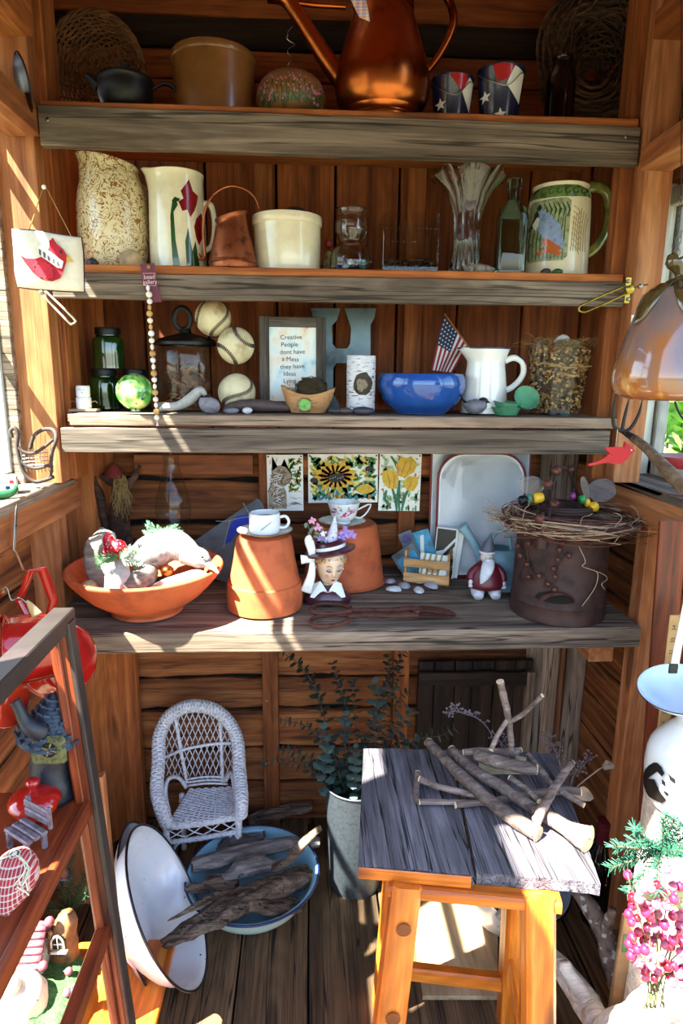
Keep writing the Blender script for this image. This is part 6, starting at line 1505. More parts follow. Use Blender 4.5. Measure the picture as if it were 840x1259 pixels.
stone('white_stone', 'pale sunlit stone at the back of the bowl under green sprigs', bq(200, 662, 1.53), (.045, .03, .024), WHITEST, 16)
sprig('fir_sprig', 'green tipped sprig lying over the pale stone behind the duck', bq(200, 655, 1.50), [(-1, -.2, .2), (1, -.2, .1), (.7, -.3, .5), (-.6, -.2, .6)], .040, plain('frosted_green', '#7aa882', rough=.7, vary=.3), seed=6)
Yl = 1.72; X = P(212, 600, Yl).x; mL = mpp(212, 600, Yl)
t = thing('lamp_chimney', 'tall clear glass oil lamp chimney with crimped top', 'lamp', (X, Yl, ZB))
Hl = P(212, 555, Yl).z - ZB; zz = lambda py: P(212, py, Yl).z - ZB
B().lathe([(.03, .001), (.034, .01), (.034, zz(690)), (14 * mL, zz(655)), (20 * mL, zz(640)), (22 * mL, zz(622)), (17 * mL, zz(600)), (11 * mL, zz(580)), (9 * mL, zz(565)), (12 * mL, zz(557)), (15 * mL, Hl), (15 * mL - .001, Hl - .0015), (11.5 * mL, zz(558)), (8.3 * mL, zz(566)), (10.3 * mL, zz(580)), (16.3 * mL, zz(600)), (21.2 * mL, zz(622)), (19 * mL, zz(640)), (13 * mL, zz(655)), (.032, zz(692)), (.032, .012)], 40, sm=2).build('chimney_glass', THIN, t)
B().tube([((15 + .6 * math.cos(16 * a)) * mL * math.cos(a), (15 + .6 * math.cos(16 * a)) * mL * math.sin(a), Hl + .002 * math.cos(16 * a)) for a in [2 * math.pi * k / 96 for k in range(96)]], .0014, seg=5, closed=True).build('crimped_rim', GLASS, t, smooth=180)
B().lathe([(0, .0), (.04, 0), (.042, .01), (.032, .02), (.03, .06), (0, .06)], 32).build('base', WHITEGL, t)
t = thing('slate_slab', 'grey slate slab leaning on the wall with a scrap of blue cloth', 'slate', P(292, 690, 1.70), rot=(R(-18), 0, 0))
l0 = V(t.location); Ys = 1.72; fl = lambda pts: [((P(a, b_, Ys) - l0).x, (P(a, b_, Ys) - l0).z) for a, b_ in pts]
pp = fl([(228, 672), (262, 648), (316, 612), (322, 618), (332, 645), (318, 700), (296, 715), (250, 704)])
B().prism(pp, .008, mat=Matrix.Rotation(R(90), 4, 'X')).build('slab', plain('slate_grey', '#54575a', rough=.7, vary=.2, scale=20), t, smooth=0)
pp = fl([(277, 668), (283, 645), (291, 634), (304, 632), (307, 642), (300, 652), (288, 656), (284, 664)])
B().prism(pp, .002, mat=Matrix.Translation((0, -.006, 0)) @ Matrix.Rotation(R(90), 4, 'X')).build('blue_cloth', plain('royal_blue_cloth', '#1c2f9a', rough=.8, vary=.15), t, smooth=0)
for pts in (((265, 640), (280, 640), (296, 636), (318, 634)), ((298, 618), (304, 628), (312, 640)), ((283, 638), (279, 655), (276, 672))): B().tube([V((x_, -.008, z_)) for x_, z_ in fl(pts)], .0007, seg=4, sm=3).build('string', plain('pale_string', '#b8b2a4', rough=.9), t)
stone('speckled_rock', 'rough speckled sunlit rock between the bowl and the slate', P(250, 684, 1.70), (.045, .025, .028), plain('speckled_rock', '#8c8274'), 17, sub=3, amp=.2, rot=(0, R(30), 0), cat='rock')
t = thing('root_scarecrow', 'dark figure of gnarled roots with a red hat and straw beard', 'figure', (P(150, 700, 1.76).x, 1.775, ZB))
l0 = V(t.location); sq = lambda a, b_, dy=0: P(a, b_, 1.77 + dy) - l0
ROOT = wood('dark_root', '#2a1a12', '#4b3326', '#6e5240', rough=.9, grain=2)
for i, (pts, rs) in enumerate((([(150, 702), (147, 670), (144, 640), (146, 610), (148, 592)], [.022, .026, .024, .018, .012]), ([(158, 702), (158, 668), (155, 640), (156, 615)], [.012, .012, .010, .006]), ([(135, 700), (132, 660), (126, 625), (114, 582)], [.014, .012, .012, .008]), ([(146, 600), (132, 588), (122, 584)], [.012, .010, .006]), ([(156, 600), (164, 588), (172, 572)], [.010, .010, .004]))):
 o = B().tube([sq(a_, c_) for a_, c_ in pts], rs, seg=10, sm=5).build('root', ROOT, t, smooth=180); displace(o, .006, 50, i)
B().lathe([(.004, .0), (.026, .0), (.024, .010), (.016, .026), (.006, .036), (0, .038)], 20, mat=Matrix.Translation(sq(140, 586, -.01))).build('hat', plain('faded_red_felt', '#6e2018', rough=.9, vary=.2), t, smooth=60)
b = B(); rg = random.Random(23)
for k in range(70):
 a_, c_ = rg.uniform(140, 154), rg.uniform(582, 600); p_ = sq(a_, c_, -.03); pts = [p_]
 for j in range(5): pts.append(pts[-1] + V((rg.uniform(-.008, .008) + .001, rg.uniform(-.004, .004), -rg.uniform(.008, .022))))
 b.tube(pts, .0007, seg=4, sm=2)
o = b.build('straw_beard', plain('straw', '#8f7444'), t, smooth=180); o['kind'] = 'stuff'
# ON THE FLOOR
# ---- doll-size white wicker chair
WW = plain('white_wicker', '#d5d0d2', rough=.6, vary=.12, scale=120, dark='#a29a9a')
YA, YZ = 1.60, 1.74
t = thing('wicker_chair', 'small white wicker armchair with an arched lattice back', 'chair', (P(245, 1020, 1.68).x, 1.68, .001))
l0 = V(t.location)
wp = lambda a, b_, y=YA: P(a, b_, y) - l0
def helix(path, R0, r, n, turns, mat_name, parent, seg=5, sm=6, both=True, core=True, squash=1.0):
 pts = smooth_path(path, sm); fr = frames(pts); L = len(pts); b = B()
 sub = 6
 for s_ in range(n):
  for dirn in ((1, -1) if both else (1,)):
   hp = []
   for i in range((L - 1) * sub + 1):
    j = min(i // sub, L - 2); u = i / sub - j; p = pts[j].lerp(pts[j + 1], u); T, N, Bn = fr[j]; T2, N2, B2 = fr[j + 1]
    N_ = N.lerp(N2, u); Bb = Bn.lerp(B2, u); a = dirn * (2 * math.pi * turns * i / ((L - 1) * sub)) + 2 * math.pi * s_ / n
    hp.append(p + (N_ * math.cos(a) + Bb * math.sin(a) * squash) * R0)
   b.tube(hp, r, seg=seg)
 if core: b.tube(pts, R0 * .9, seg=12)
 o = b.build(mat_name, WW, parent, smooth=180); return o
arch = [wp(205, 1012, YA - .01), wp(197, 990, YA - .01), wp(193, 968, YA + .03), wp(195, 935, YA + .08), wp(196, 905, YZ - .02), wp(207, 882, YZ), wp(226, 870, YZ), wp(245, 868, YZ), wp(266, 874, YZ), wp(283, 890, YZ), wp(292, 912, YZ - .02), wp(294, 940, YA + .08), wp(296, 965, YA + .03), wp(297, 984, YA - .01), wp(296, 1002, YA - .01)]
helix(arch, .0165, .0034, 4, 20, 'arched_roll', t, sm=5)
def wrap(name, pts, R0, pitch=.006, sm=4):
 P_ = smooth_path(pts, sm); L = sum((a - b_).length for a, b_ in zip(P_, P_[1:]))
 return helix(pts, R0, .0022, 1, L / pitch, name, t, seg=4, sm=sm, both=False)
fl_, fr_ = P(208, 1055, YA) , P(293, 1046, YA)
fl_.z = .001
bl_, brr = V((fl_.x + .02, YZ - .03, .001)), V((fr_.x - .01, YZ - .03, .001))
wrap('leg', [fl_ - l0, wp(203, 1010)], .0105); wrap('leg', [fr_ - l0, wp(294, 1000)], .0105)
wrap('leg', [bl_ - l0, V((bl_.x, bl_.y, .19)) - l0], .009); wrap('leg', [brr - l0, V((brr.x, brr.y, .19)) - l0], .009)
wrap('seat_rail', [wp(204, 1017), wp(250, 1012), wp(293, 1004)], .010)
wrap('lower_rail', [wp(205, 1036), wp(250, 1030), wp(293, 1022)], .008)
b = B()
for k in range(4):
 x0, x1 = 206 + 22 * k, 206 + 22 * (k + 1); s0 = -k * 3
 b.tube([wp(x0, 1020 + s0), wp((x0 + x1) / 2, 1027 + s0 - 1), wp(x1, 1032 + s0 - 3)], .0018, seg=5, sm=3); b.tube([wp(x0, 1032 + s0), wp((x0 + x1) / 2, 1026 + s0), wp(x1, 1017 + s0)], .0018, seg=5, sm=3)
b.build('front_lattice', WW, t, smooth=180)
for pts in ([wp(212, 1052, YA + .02), wp(216, 1040), wp(224, 1034)], [wp(290, 1040, YA + .02), wp(286, 1030), wp(280, 1026)]): B().tube(pts, .0045, seg=8, sm=3).build('corner_brace', WW, t, smooth=180)
sBL, sBR, sFR, sFL = wp(233, 971, YZ - .02), wp(288, 968, YZ - .02), wp(291, 1002, YA - .002), wp(206, 1014, YA - .002)
b = B(); NR = 26; NC = 12
for i in range(NR + 1):
 u = i / NR; pts = []
 for j in range(NC * 4 + 1):
  v = j / (NC * 4); p = sBL.lerp(sFL, u).lerp(sBR.lerp(sFR, u), v); pts.append(p + V((0, 0, .0022 * math.sin(math.pi * NC * v + math.pi * (i % 2)) - .006 * math.sin(math.pi * v) * u)))
 b.tube(pts, .0030, seg=5)
for j in range(NC + 1):
 v = j / NC; b.tube([sBL.lerp(sBR, v) - V((0, 0, .001)), sFL.lerp(sFR, v) - V((0, 0, .001))], .002, seg=5)
b.build('woven_seat', WW, t, smooth=180)
def inback(x, y):
 if y < 968 and y > 905: return 201 + (y - 905) * .08 < x < 288 - (y - 905) * .03
 return ((x - 245) / 43) ** 2 + ((y - 908) / 38) ** 2 < 1 and y <= 908
b = B()
for s_, a0 in ((1, 150), (-1, 345)):
 for k in range(26):
  c_ = a0 + s_ * k * 7.2 - (40 if s_ > 0 else -40); run = []
  for i in range(60):
   y = 868 + i * 1.75; x = c_ + s_ * (y - 868) * .42
   if inback(x, y) and y < 958: run.append(P(x, y, YZ + .004 + (.002 if s_ > 0 else -.002)) - l0)
   elif len(run) > 1: b.tube(run[::4] + [run[-1]], .0016, seg=4); run = []
   else: run = []
  if len(run) > 1: b.tube(run[::4] + [run[-1]], .0016, seg=4)
o = b.build('back_lattice', WW, t, smooth=180)
for pts in ([wp(216, 884, YZ), wp(222, 920, YZ), wp(230, 962, YZ - .01)], [wp(270, 878, YZ), wp(272, 915, YZ), wp(274, 962, YZ - .01)]): wrap('back_rib', pts, .0055)
B().tube([wp(199, 933, YZ), wp(225, 922, YZ - .006), wp(260, 915, YZ - .006), wp(288, 914, YZ)], .0045, seg=8, sm=4).build('back_band', WW, t, smooth=180)
for i in range(3): B().tube([wp(231, 958 + i * 4, YZ - .012), wp(255, 955 + i * 4, YZ - .008), wp(280, 956 + i * 4, YZ - .012)], .0035, seg=6, sm=3).build('lower_band', WW, t, smooth=180)
wrap('arm_support', [wp(208, 998), wp(203, 975, YA + .03), wp(207, 958, YA + .07), wp(219, 956, YZ - .03), wp(229, 968, YZ - .015)], .006)
wrap('arm_support', [wp(291, 990), wp(288, 968, YA + .04), wp(284, 950, YA + .09), wp(277, 960, YZ - .02)], .006)
# ---- pair of white enamel basins standing on edge
ENAM = plain('white_enamel', '#e4e2e2', rough=.2, vary=.04, scale=14, coat=.5, spots=True, spot_col='#3a2418', spot_scale=70, spot_cut=.245)
def basin(name, label, cpx, Y, r, h, nvec, xvec, rimmat=BLKRIM, bodymat=ENAM, inner=None):
 o = thing(name, label, 'basin', (0, 0, 0))
 B().lathe([(0, -h), (r * .5, -h), (r * .56, -h + .006), (r * .82, -h * .52), (r * .93, -.012), (r, -.003), (r, 0), (r * .925, -.008), (r * .8, -h * .5), (r * .54, -h + .010), (0, -h + .004)], 64, sm=3).build('basin_body', bodymat, o, smooth=60)
 if inner: B().lathe([(r * .985, .0006), (r * .92, -.0068), (r * .795, -h * .49), (r * .535, -h + .0118), (0, -h + .0055)], 64, sm=3).build('enamel_inside', inner, o, smooth=60)
 B().tube([(r * math.cos(a), r * math.sin(a), 0) for a in [2 * math.pi * k / 72 for k in range(72)]], .0030, seg=8, closed=True).build('rim', rimmat, o, smooth=180)
 orient(o, P(cpx[0], cpx[1], Y), nvec, xvec)
 return o
vd = -ray(205, 1112).normalized()
Rp = (R_ - vd * R_.dot(vd)).normalized(); Up = (U_ - vd * U_.dot(vd)).normalized()
nn = vd * .36 + (Rp * .88 + Up * .45).normalized() * .93
basin('enamel_basin', 'white enamel basin with black rim tipped on edge, in front of its pair', (207, 1110), 1.30, .186, .095, nn, U_)
nn2 = vd * .28 + (Rp * .93 + Up * .33).normalized() * .95
basin('enamel_basin', 'white enamel basin standing on edge behind the tipped one', (184, 1112), 1.37, .196, .05, nn2, U_)
# ---- pale blue basin
BLUEEN = plain('pale_blue_enamel', '#8fc0cf', rough=.2, vary=.08, scale=10, coat=.5)
MINTEN = plain('mint_enamel', '#b9c9ba', rough=.25, vary=.06, scale=10, coat=.4)
bc = V((-.150, 1.485, .112))
o = basin('blue_basin', 'pale blue enamel basin with dark blue rim full of driftwood', (313, 1085), 1.485, .176, .105, (0, 0, 1), (1, 0, 0), rimmat=NAVYR, bodymat=MINTEN, inner=BLUEEN)
o.matrix_world = Matrix.Translation(bc)
DRW = wood('driftwood_brown', '#3a2a20', '#7a6350', '#ab957f', rough=.85, grain=1.4, knots=.15, streak='#120b07', streak_amt=.8, bumpk=1.0, cracks=.9)
DRG = wood('driftwood_ash', '#4a423e', '#7b706a', '#9d928c', rough=.85, grain=1.6, knots=.1, streak_amt=.6, bumpk=.8)
def log(label, pix, rs, seed, mat=DRW, group=None, amp=.007, flat=.6, name='driftwood', z=None):
 pts = [P(a, b_, y) for a, b_, y in pix]; base = pts[0].copy()
 b = B().tube([p - base for p in pts], rs, seg=36, sm=12, flat=flat)
 o = b.build(name, mat, None, smooth=50, loc=base)
 me = o.data
 d = (pts[-1] - pts[0]).normalized()
 for q_ in me.vertices:   # ridges that run along the log
  a = noise.noise(V((q_.co.cross(d).x * 90 + seed, q_.co.cross(d).y * 90, q_.co.dot(d) * 9 + q_.co.cross(d).z * 90)))
  q_.co += q_.normal * (a * amp * 1.9 + noise.fractal(q_.co * 22 + V((seed, 0, 0)), 1, 2, 3) * amp * .8)
 return tag(o, label, 'driftwood', 'driftwood heaped in the blue basin')
log('long twisted driftwood reaching out of the blue basin into the white basin', [(200, 1160, 1.27), (222, 1150, 1.29), (250, 1136, 1.32), (285, 1115, 1.36), (320, 1098, 1.40), (355, 1085, 1.45), (390, 1075, 1.50)], [.008, .020, .026, .030, .034, .032, .014], 1)
log('straight round driftwood lying across the back of the blue basin', [(236, 1063, 1.50), (270, 1056, 1.52), (310, 1046, 1.55), (350, 1038, 1.58), (392, 1036, 1.60)], [.018, .024, .024, .020, .012], 2, mat=DRG, amp=.004, flat=.8)
log('thin pointed driftwood spike poking left from the blue basin', [(206, 1132, 1.30), (228, 1121, 1.33), (255, 1108, 1.37), (285, 1095, 1.42)], [.001, .007, .012, .012], 3, amp=.003)
log('slim driftwood branch rising at the right of the blue basin', [(335, 1068, 1.48), (352, 1058, 1.48), (368, 1042, 1.49), (382, 1028, 1.50), (394, 1018, 1.51)], [.014, .015, .014, .010, .009], 4, amp=.005)
log('broad driftwood slab at the right front of the blue basin', [(305, 1112, 1.36), (335, 1113, 1.38), (368, 1112, 1.40)], [.016, .028, .020], 5, flat=.5, amp=.005)
log('grey curved driftwood in the middle of the blue basin', [(275, 1080, 1.45), (295, 1068, 1.47), (320, 1062, 1.49), (345, 1066, 1.50)], [.012, .026, .028, .016], 6, mat=DRG, amp=.004)
log('short driftwood stub at the left rim of the blue basin', [(228, 1095, 1.42), (240, 1092, 1.43), (256, 1092, 1.44)], [.008, .013, .010], 7, amp=.004)
log('forked driftwood lump at the back of the blue basin', [(268, 1040, 1.60), (290, 1034, 1.60), (312, 1034, 1.60), (325, 1026, 1.60)], [.016, .026, .022, .008], 8, mat=DRG, amp=.006)
log('blunt driftwood chunk left of the middle in the blue basin', [(252, 1085, 1.45), (268, 1084, 1.45), (290, 1090, 1.44)], [.014, .022, .018], 9, amp=.006)
log('jagged driftwood at the right rim of the blue basin', [(345, 1085, 1.46), (365, 1075, 1.50), (384, 1065, 1.53)], [.018, .026, .012], 10, amp=.008)
o = log('dark log lying against the wall behind the blue basin', [(306, 1010, 1.79), (330, 1003, 1.79), (360, 996, 1.80), (384, 992, 1.80)], [.020, .026, .024, .018], 11, amp=.005, name='wall_log'); o['group'] = 'none'; del o['group']
# ---- galvanised bucket with eucalyptus
GALV = plain('galvanised_steel', '#6b7178', rough=.42, metal=.8, vary=.15, scale=110, dark='#545a60', bumpk=.1)
Yk = 1.565; X = P(437, 1050, Yk).x
t = thing('galvanised_bucket', 'tall grey galvanised bucket behind the stool holding eucalyptus', 'bucket', (X, Yk, .001))
rt_, rb_ = .088, .068; Hk = P(437, 985, Yk - rt_).z
B().lathe([(0, .004), (rb_, .004), (rb_ + .001, 0), (rb_ + .002, .004), (rt_, Hk - .002), (rt_ + .003, Hk), (rt_, Hk + .001), (rt_ - .003, Hk - .004), (rb_ - .001, .01), (0, .008)], 56).build('bucket_body', GALV, t)
B().tube([(rt_ * 1.01 * math.cos(a), rt_ * 1.01 * math.sin(a), Hk) for a in [2 * math.pi * k / 48 for k in range(48)]], .0028, seg=8, closed=True).build('rolled_rim', GALV, t, smooth=180)
t2 = thing('eucalyptus_bunch', 'bunch of dark blue-green round-leaved eucalyptus stems in the bucket', 'plant', (X, Yk, Hk - .12))
l2 = V(t2.location); EUC = [plain('eucalyptus_dark', '#33473c', rough=.5, vary=.3, scale=60), plain('eucalyptus_sage', '#566d62', rough=.5, vary=.25, scale=60)]
STEMB = plain('eucalyptus_stem', '#4a3a2c', rough=.8)
stems = [([(425, 1000), (410, 940), (398, 880), (385, 840), (362, 812), (346, 803)], 1.62, .010, 0), ([(430, 1000), (415, 950), (400, 915), (380, 895), (362, 888), (343, 886)], 1.58, .009, 0), ([(422, 1000), (402, 955), (385, 935), (365, 926), (342, 922)], 1.57, .010, 0), ([(420, 1000), (400, 960), (372, 942), (345, 936), (322, 938)], 1.56, .009, 0),
   ([(435, 1000), (430, 930), (428, 880), (418, 845), (409, 815)], 1.64, .009, 0), ([(440, 1000), (440, 920), (436, 870), (433, 835)], 1.66, .009, 0), ([(432, 1000), (428, 950), (424, 910), (425, 880)], 1.60, .012, 1), ([(445, 1000), (455, 940), (462, 890), (464, 850), (459, 836)], 1.62, .013, 1), ([(447, 1000), (452, 950), (455, 900), (470, 860), (478, 830), (476, 806)], 1.68, .008, 0),
   ([(450, 1000), (465, 940), (480, 910), (500, 880), (508, 870)], 1.60, .012, 1), ([(450, 1000), (470, 945), (490, 925), (515, 908), (540, 905), (560, 895)], 1.62, .011, 1), ([(445, 1000), (478, 900), (490, 860), (505, 850)], 1.66, .008, 0), ([(448, 1000), (470, 880), (488, 840), (490, 812), (500, 800)], 1.70, .008, 0),
   ([(438, 1000), (436, 965), (437, 935), (437, 920)], 1.50, .009, 1), ([(400, 985), (399, 955), (402, 920), (397, 895)], 1.53, .012, 1), ([(436, 1000), (420, 960), (412, 930), (408, 900)], 1.55, .011, 0), ([(440, 1000), (448, 960), (450, 930), (446, 905)], 1.56, .011, 0), ([(430, 1000), (450, 950), (470, 930), (486, 920), (495, 905)], 1.57, .011, 0)]
rg = random.Random(77)
for pts, ys, lr, mi in stems:
 w_ = [P(a, b_, Yk + (ys - Yk) * min(1, i * .5)) - l2 for i, (a, b_) in enumerate(pts)]
 w_[0] = V((w_[0].x * .5, w_[0].y * .4 , .02))
 so = B().tube(w_, [.0022] + [.0016] * (len(w_) - 2) + [.0008], seg=6, sm=5).build('stem', STEMB, t2, smooth=180)
 sp = smooth_path(w_, 12); b = B(); acc = 0; last = sp[0]; k = 0
 for i in range(3, len(sp)):
  acc += (sp[i] - last).length; last = sp[i]
  if acc > lr * 1.3:
   acc = 0; k += 1; T = (sp[i] - sp[i - 1]).normalized(); o_ = T.orthogonal().normalized(); o_.rotate(Matrix.Rotation(k * 1.6 + rg.random() * .4, 3, T))
   sz = 1.5 * lr * rg.uniform(.8, 1.15) * (1 - .35 * i / len(sp))
   for s_ in (-1, 1):
    dv = (o_ * s_ + T * rg.uniform(.1, .5)).normalized(); nn_ = dv.cross(T).normalized()
    side = nn_; up_ = side.cross(dv).normalized()
    c_ = sp[i] + dv * sz
    b.add([c_ - dv * sz, c_ - dv * sz * .4 + side * sz * .85 + up_ * .001, c_ + dv * sz * .5 + side * sz * .8, c_ + dv * sz, c_ + dv * sz * .5 - side * sz * .8, c_ - dv * sz * .4 - side * sz * .85 + up_ * .001, c_ + up_ * sz * .22], [(0, 1, 6), (1, 2, 6), (2, 3, 6), (3, 4, 6), (4, 5, 6), (5, 0, 6)])
 lo = b.build('leaves', EUC[mi], so, smooth=180, recalc=False); lo['kind'] = 'stuff'
# ---- old dark crate front leaning on the back wall
Yp = 1.785; a0, a1 = P(512, 870, Yp), P(651, 870, Yp); zt_ = P(580, 812, Yp).z
t = thing('old_wood_panel', 'dark weathered board panel with a top batten standing against the wall', 'panel', (a0.x, Yp, .001))
w = a1.x - a0.x
cuts_ = [0, .14, .32, .47, .66, .84, 1]
for c0_, c1_ in zip(cuts_, cuts_[1:]): board('panel_board', ((c0_ + c1_) / 2 * w, 0, 0), ((c0_ + c1_) / 2 * w, 0, zt_), (c1_ - c0_) * w - .003, .018, W_DARK, t, seg=6, wob=.001)
board('batten', (0, -.018, zt_ - .05), (w * .93, -.018, zt_ - .05), .045, .018, W_DARK, t, seg=8, wob=.003)
board('side_batten', (w * .965, -.018, 0), (w * .965, -.018, zt_ - .03), .028, .018, W_GREYB, t, seg=6, wob=.001)
# ---- loose plywood sheet on the floor under the stool
pl = [PZ(a, b_, .012) for a, b_ in ((500, 1086), (612, 1088), (612, 1225), (520, 1225))]
ctr = sum(pl, V()) / 4
o = B().prism([(p.x - ctr.x, p.y - ctr.y) for p in pl], .012).build('plywood_sheet', wood('plywood_pale', '#8a6e50', '#a98c6a', '#c0a582', rough=.8, axis=1, grain=.5), None, smooth=0, loc=(ctr.x, ctr.y, .008)); tag(o, 'loose sheet of pale plywood lying on the floor beneath the stool', 'board')
# ---- the stool
ZS = .62
S = lambda a, b_, z=ZS: PZ(a, b_, z)
base = S(570, 1000); t = thing('wooden_stool', 'orange legged stool with split grey plank top and twigs on it', 'stool', (base.x, base.y, 0))
l0 = V((base.x, base.y, 0))
GREYTOP = wood('stool_top_grey', '#2f2c2e', '#555054', '#79747a', rough=.85, grain=1.6, knots=.1, streak='#0c0a0b', streak_amt=.9, bumpk=1.0, axis=1, cracks=.95)
ORL = wood('varnished_pine', '#8a3a08', '#c9681a', '#e8963a', rough=.35, vary=.05, knots=.6, streak='#6b2a08', streak_amt=.3, spec=.5)
def topplank(corners, name='top_plank', th=.022):
 fl__, fr__, br__, bl__ = [S(*c_) - l0 for c_ in corners]
 rg = random.Random(int(corners[0][0])); n = 14
 pts = [fl__.lerp(fr__, i / n) + V((0, rg.uniform(-.003, .003), 0)) for i in range(n + 1)] + [br__.lerp(bl__, i / n) + V((0, rg.uniform(-.002, .002), 0)) for i in range(n + 1)]
 return B().prism([(p.x, p.y) for p in pts], th, mat=Matrix.Translation((0, 0, ZS - th / 2))).build(name, GREYTOP, t, smooth=0)
topplank([(440, 1063), (582, 1075), (553, 922), (447, 920)])
topplank([(587, 1074), (738, 1086), (682, 926), (557, 922)])
a_, b_ = S(441, 1066) - l0, S(580, 1078) - l0
board('sawn_end', (a_.x, a_.y + .001, ZS - .012), (b_.x, b_.y + .001, ZS - .012), .0225, .004, ORL, t, nrm=(0, -1, 0))
ZU = ZS - .022
def prismbar(name, p0, p1, w_, th, mat, nrm): return board(name, V(p0) - l0, V(p1) - l0, w_, th, mat, t, nrm=nrm, ch=.004)
a_, b_ = P(478, 1083, .905), P(690, 1097, .86)
prismbar('apron', (a_.x, a_.y, ZU - .012), (b_.x, b_.y, ZU - .012), .022, .03, ORL, (0, -1, 0))
c_ = S(520, 930); d_ = S(670, 935)
prismbar('apron', (c_.x - .03, c_.y, ZU - .012), (d_.x, d_.y, ZU - .012), .022, .03, ORL, (0, -1, 0))
def leg(top, low, w_=.048):
 d = (low - top); k = (0 - top.z) / d.z; bot = top + d * k
 o = board('leg', top - l0, bot + V((0, 0, .001)) - l0, w_, w_, ORL, t, nrm=(0, -1, 0), ch=.007); return bot
tl = PZ(499, 1083, ZU); bl1 = leg(tl, P(478, 1259, tl.y - .05))
tr = PZ(661, 1098, ZU); br1 = leg(tr, P(661, 1259, tr.y - .05))
t3 = P(632, 1094, 1.10); t3.z = ZU; br3 = leg(t3, P(626, 1259, 1.14))
t4 = V((tl.x + .03, 1.13, ZU)); bl4 = leg(t4, V((tl.x + .02, 1.16, .3)))
mid = lambda A_, B2, z: A_ + (B2 - A_) * ((z - A_.z) / (B2.z - A_.z))
prismbar('rung', mid(t4, bl4, .12), mid(t3, br3, .12), .035, .025, ORL, (0, -1, 0))
prismbar('rung', mid(tl, bl1, .20), mid(t4, bl4, .20), .035, .022, ORL, (1, 0, 0))
prismbar('rung', mid(tr, br1, .20), mid(t3, br3, .20), .035, .022, ORL, (1, 0, 0))
for (A_, B2, z) in ((tl, bl1, .40), (tr, br1, .38), (tl, bl1, .54)):
 p_ = mid(A_, B2, z) - l0; B().lathe([(0, 0), (.012, 0), (.012, .002), (0, .003)], 18, mat=Matrix.Translation((p_.x, p_.y - .025, p_.z)) @ Matrix.Rotation(R(90), 4, 'X')).build('dowel_end', plain('dark_dowel', '#7a3c14', rough=.5), t)
# ---- cut sticks on the stool
BARK = wood('stick_bark', '#46362f', '#786459', '#a08c80', rough=.8, grain=3, knots=.2, streak='#241a18', streak_amt=.5, bumpk=.8)
CUT = plain('cut_wood', '#cdb58c', rough=.7, vary=.12, scale=60)
def stick(label, pix, r, ends=(1, 1), group='cut sticks piled on the stool', extra=(), name='cut_stick', seed=0, mat=None):
 """pix: (px, py, height above the stool top)"""
 pts = [PZ(a, b_, ZS + h) for a, b_, h in pix]; base = pts[0].copy()
 t = thing(name, label, 'stick', base, group=group)
 rs = r if isinstance(r, list) else [r] * len(pts)
 L_ = [p - base for p in pts]
 o = B().tube(L_, rs, seg=12, sm=5).build('bark', mat or BARK, t, smooth=180); displace(o, min(rs) * .22, 60, seed)
 for e, i, j in ((ends[0], 0, 1), (ends[1], -1, -2)):
  if e:
   d = (L_[i] - L_[j]).normalized(); B().tube([L_[i] - d * .001, L_[i] + d * .0012], abs(rs[i]) * 1.0, seg=14).build('cut_end', CUT, t, smooth=60)
 for ex in extra:
  pp = [PZ(a, b_, ZS + h) - base for a, b_, h in ex[0]]
  o = B().tube(pp, ex[1], seg=10, sm=4).build('side_twig', mat or BARK, t, smooth=180)
  d = (pp[-1] - pp[-2]).normalized(); B().tube([pp[-1] - d * .001, pp[-1] + d * .0012], ex[1] if not isinstance(ex[1], list) else ex[1][-1], seg=12).build('cut_end', CUT, t, smooth=60)
 return t
stick('long thick stick, frontmost, from top left to the sunlit stool edge', [(527, 913, .040), (548, 935, .038), (580, 965, .030), (615, 995, .018), (640, 1012, .014), (662, 1026, .012)], [.010, .011, .012, .013, .014, .014], seed=1)
stick('long thick stick lying right behind the frontmost one, ending in the sun', [(555, 922, .035), (580, 945, .034), (620, 970, .026), (650, 990, .020), (690, 1014, .018), (722, 1038, .016)], [.010, .011, .011, .012, .014, .015], extra=((((700, 1018, .02), (716, 1022, .03), (728, 1024, .034)), .011),), seed=2)
stick('thick mottled stick lying level behind the long ones', [(586, 928, .050), (610, 936, .052), (640, 943, .050), (660, 946, .048)], [.012, .013, .012, .010], seed=3)
stick('thin stick at left with an upright end twig', [(516, 986, .008), (545, 986, .008), (580, 987, .009), (610, 988, .009)], .0055, extra=((((513, 986, .008), (512, 972, .012), (513, 960, .016), (514, 950, .020)), .0055),), seed=4)
stick('thin stick slanting from left under the two long sticks', [(516, 958, .022), (540, 967, .020), (575, 976, .014), (600, 985, .010)], [.0065, .006, .006, .006], seed=5)
stick('thin stick pointing right toward the stool edge', [(560, 990, .008), (610, 984, .012), (655, 976, .018), (690, 972, .022), (714, 973, .024)], [.006, .007, .008, .008, .008], seed=6)
stick('pale stick crossing over the others on the right', [(660, 1008, .03), (672, 986, .040), (686, 962, .044), (703, 938, .048)], [.0085, .008, .0075, .007], seed=7)
stick('short thin stick in the middle of the pile', [(627, 956, .040), (642, 966, .036), (655, 976, .034), (664, 986, .034)], .0055, seed=8)
stick('short twig behind the pile, right of the forked stick', [(650, 928, .05), (668, 950, .04), (684, 968, .03), (718, 990, .02)], [.005, .006, .006, .005], seed=9)
stick('dark short stick with greenish cut end at the back', [(570, 925, .05), (590, 924, .052), (625, 926, .045), (640, 922, .045)], [.006, .008, .009, .006], seed=10)
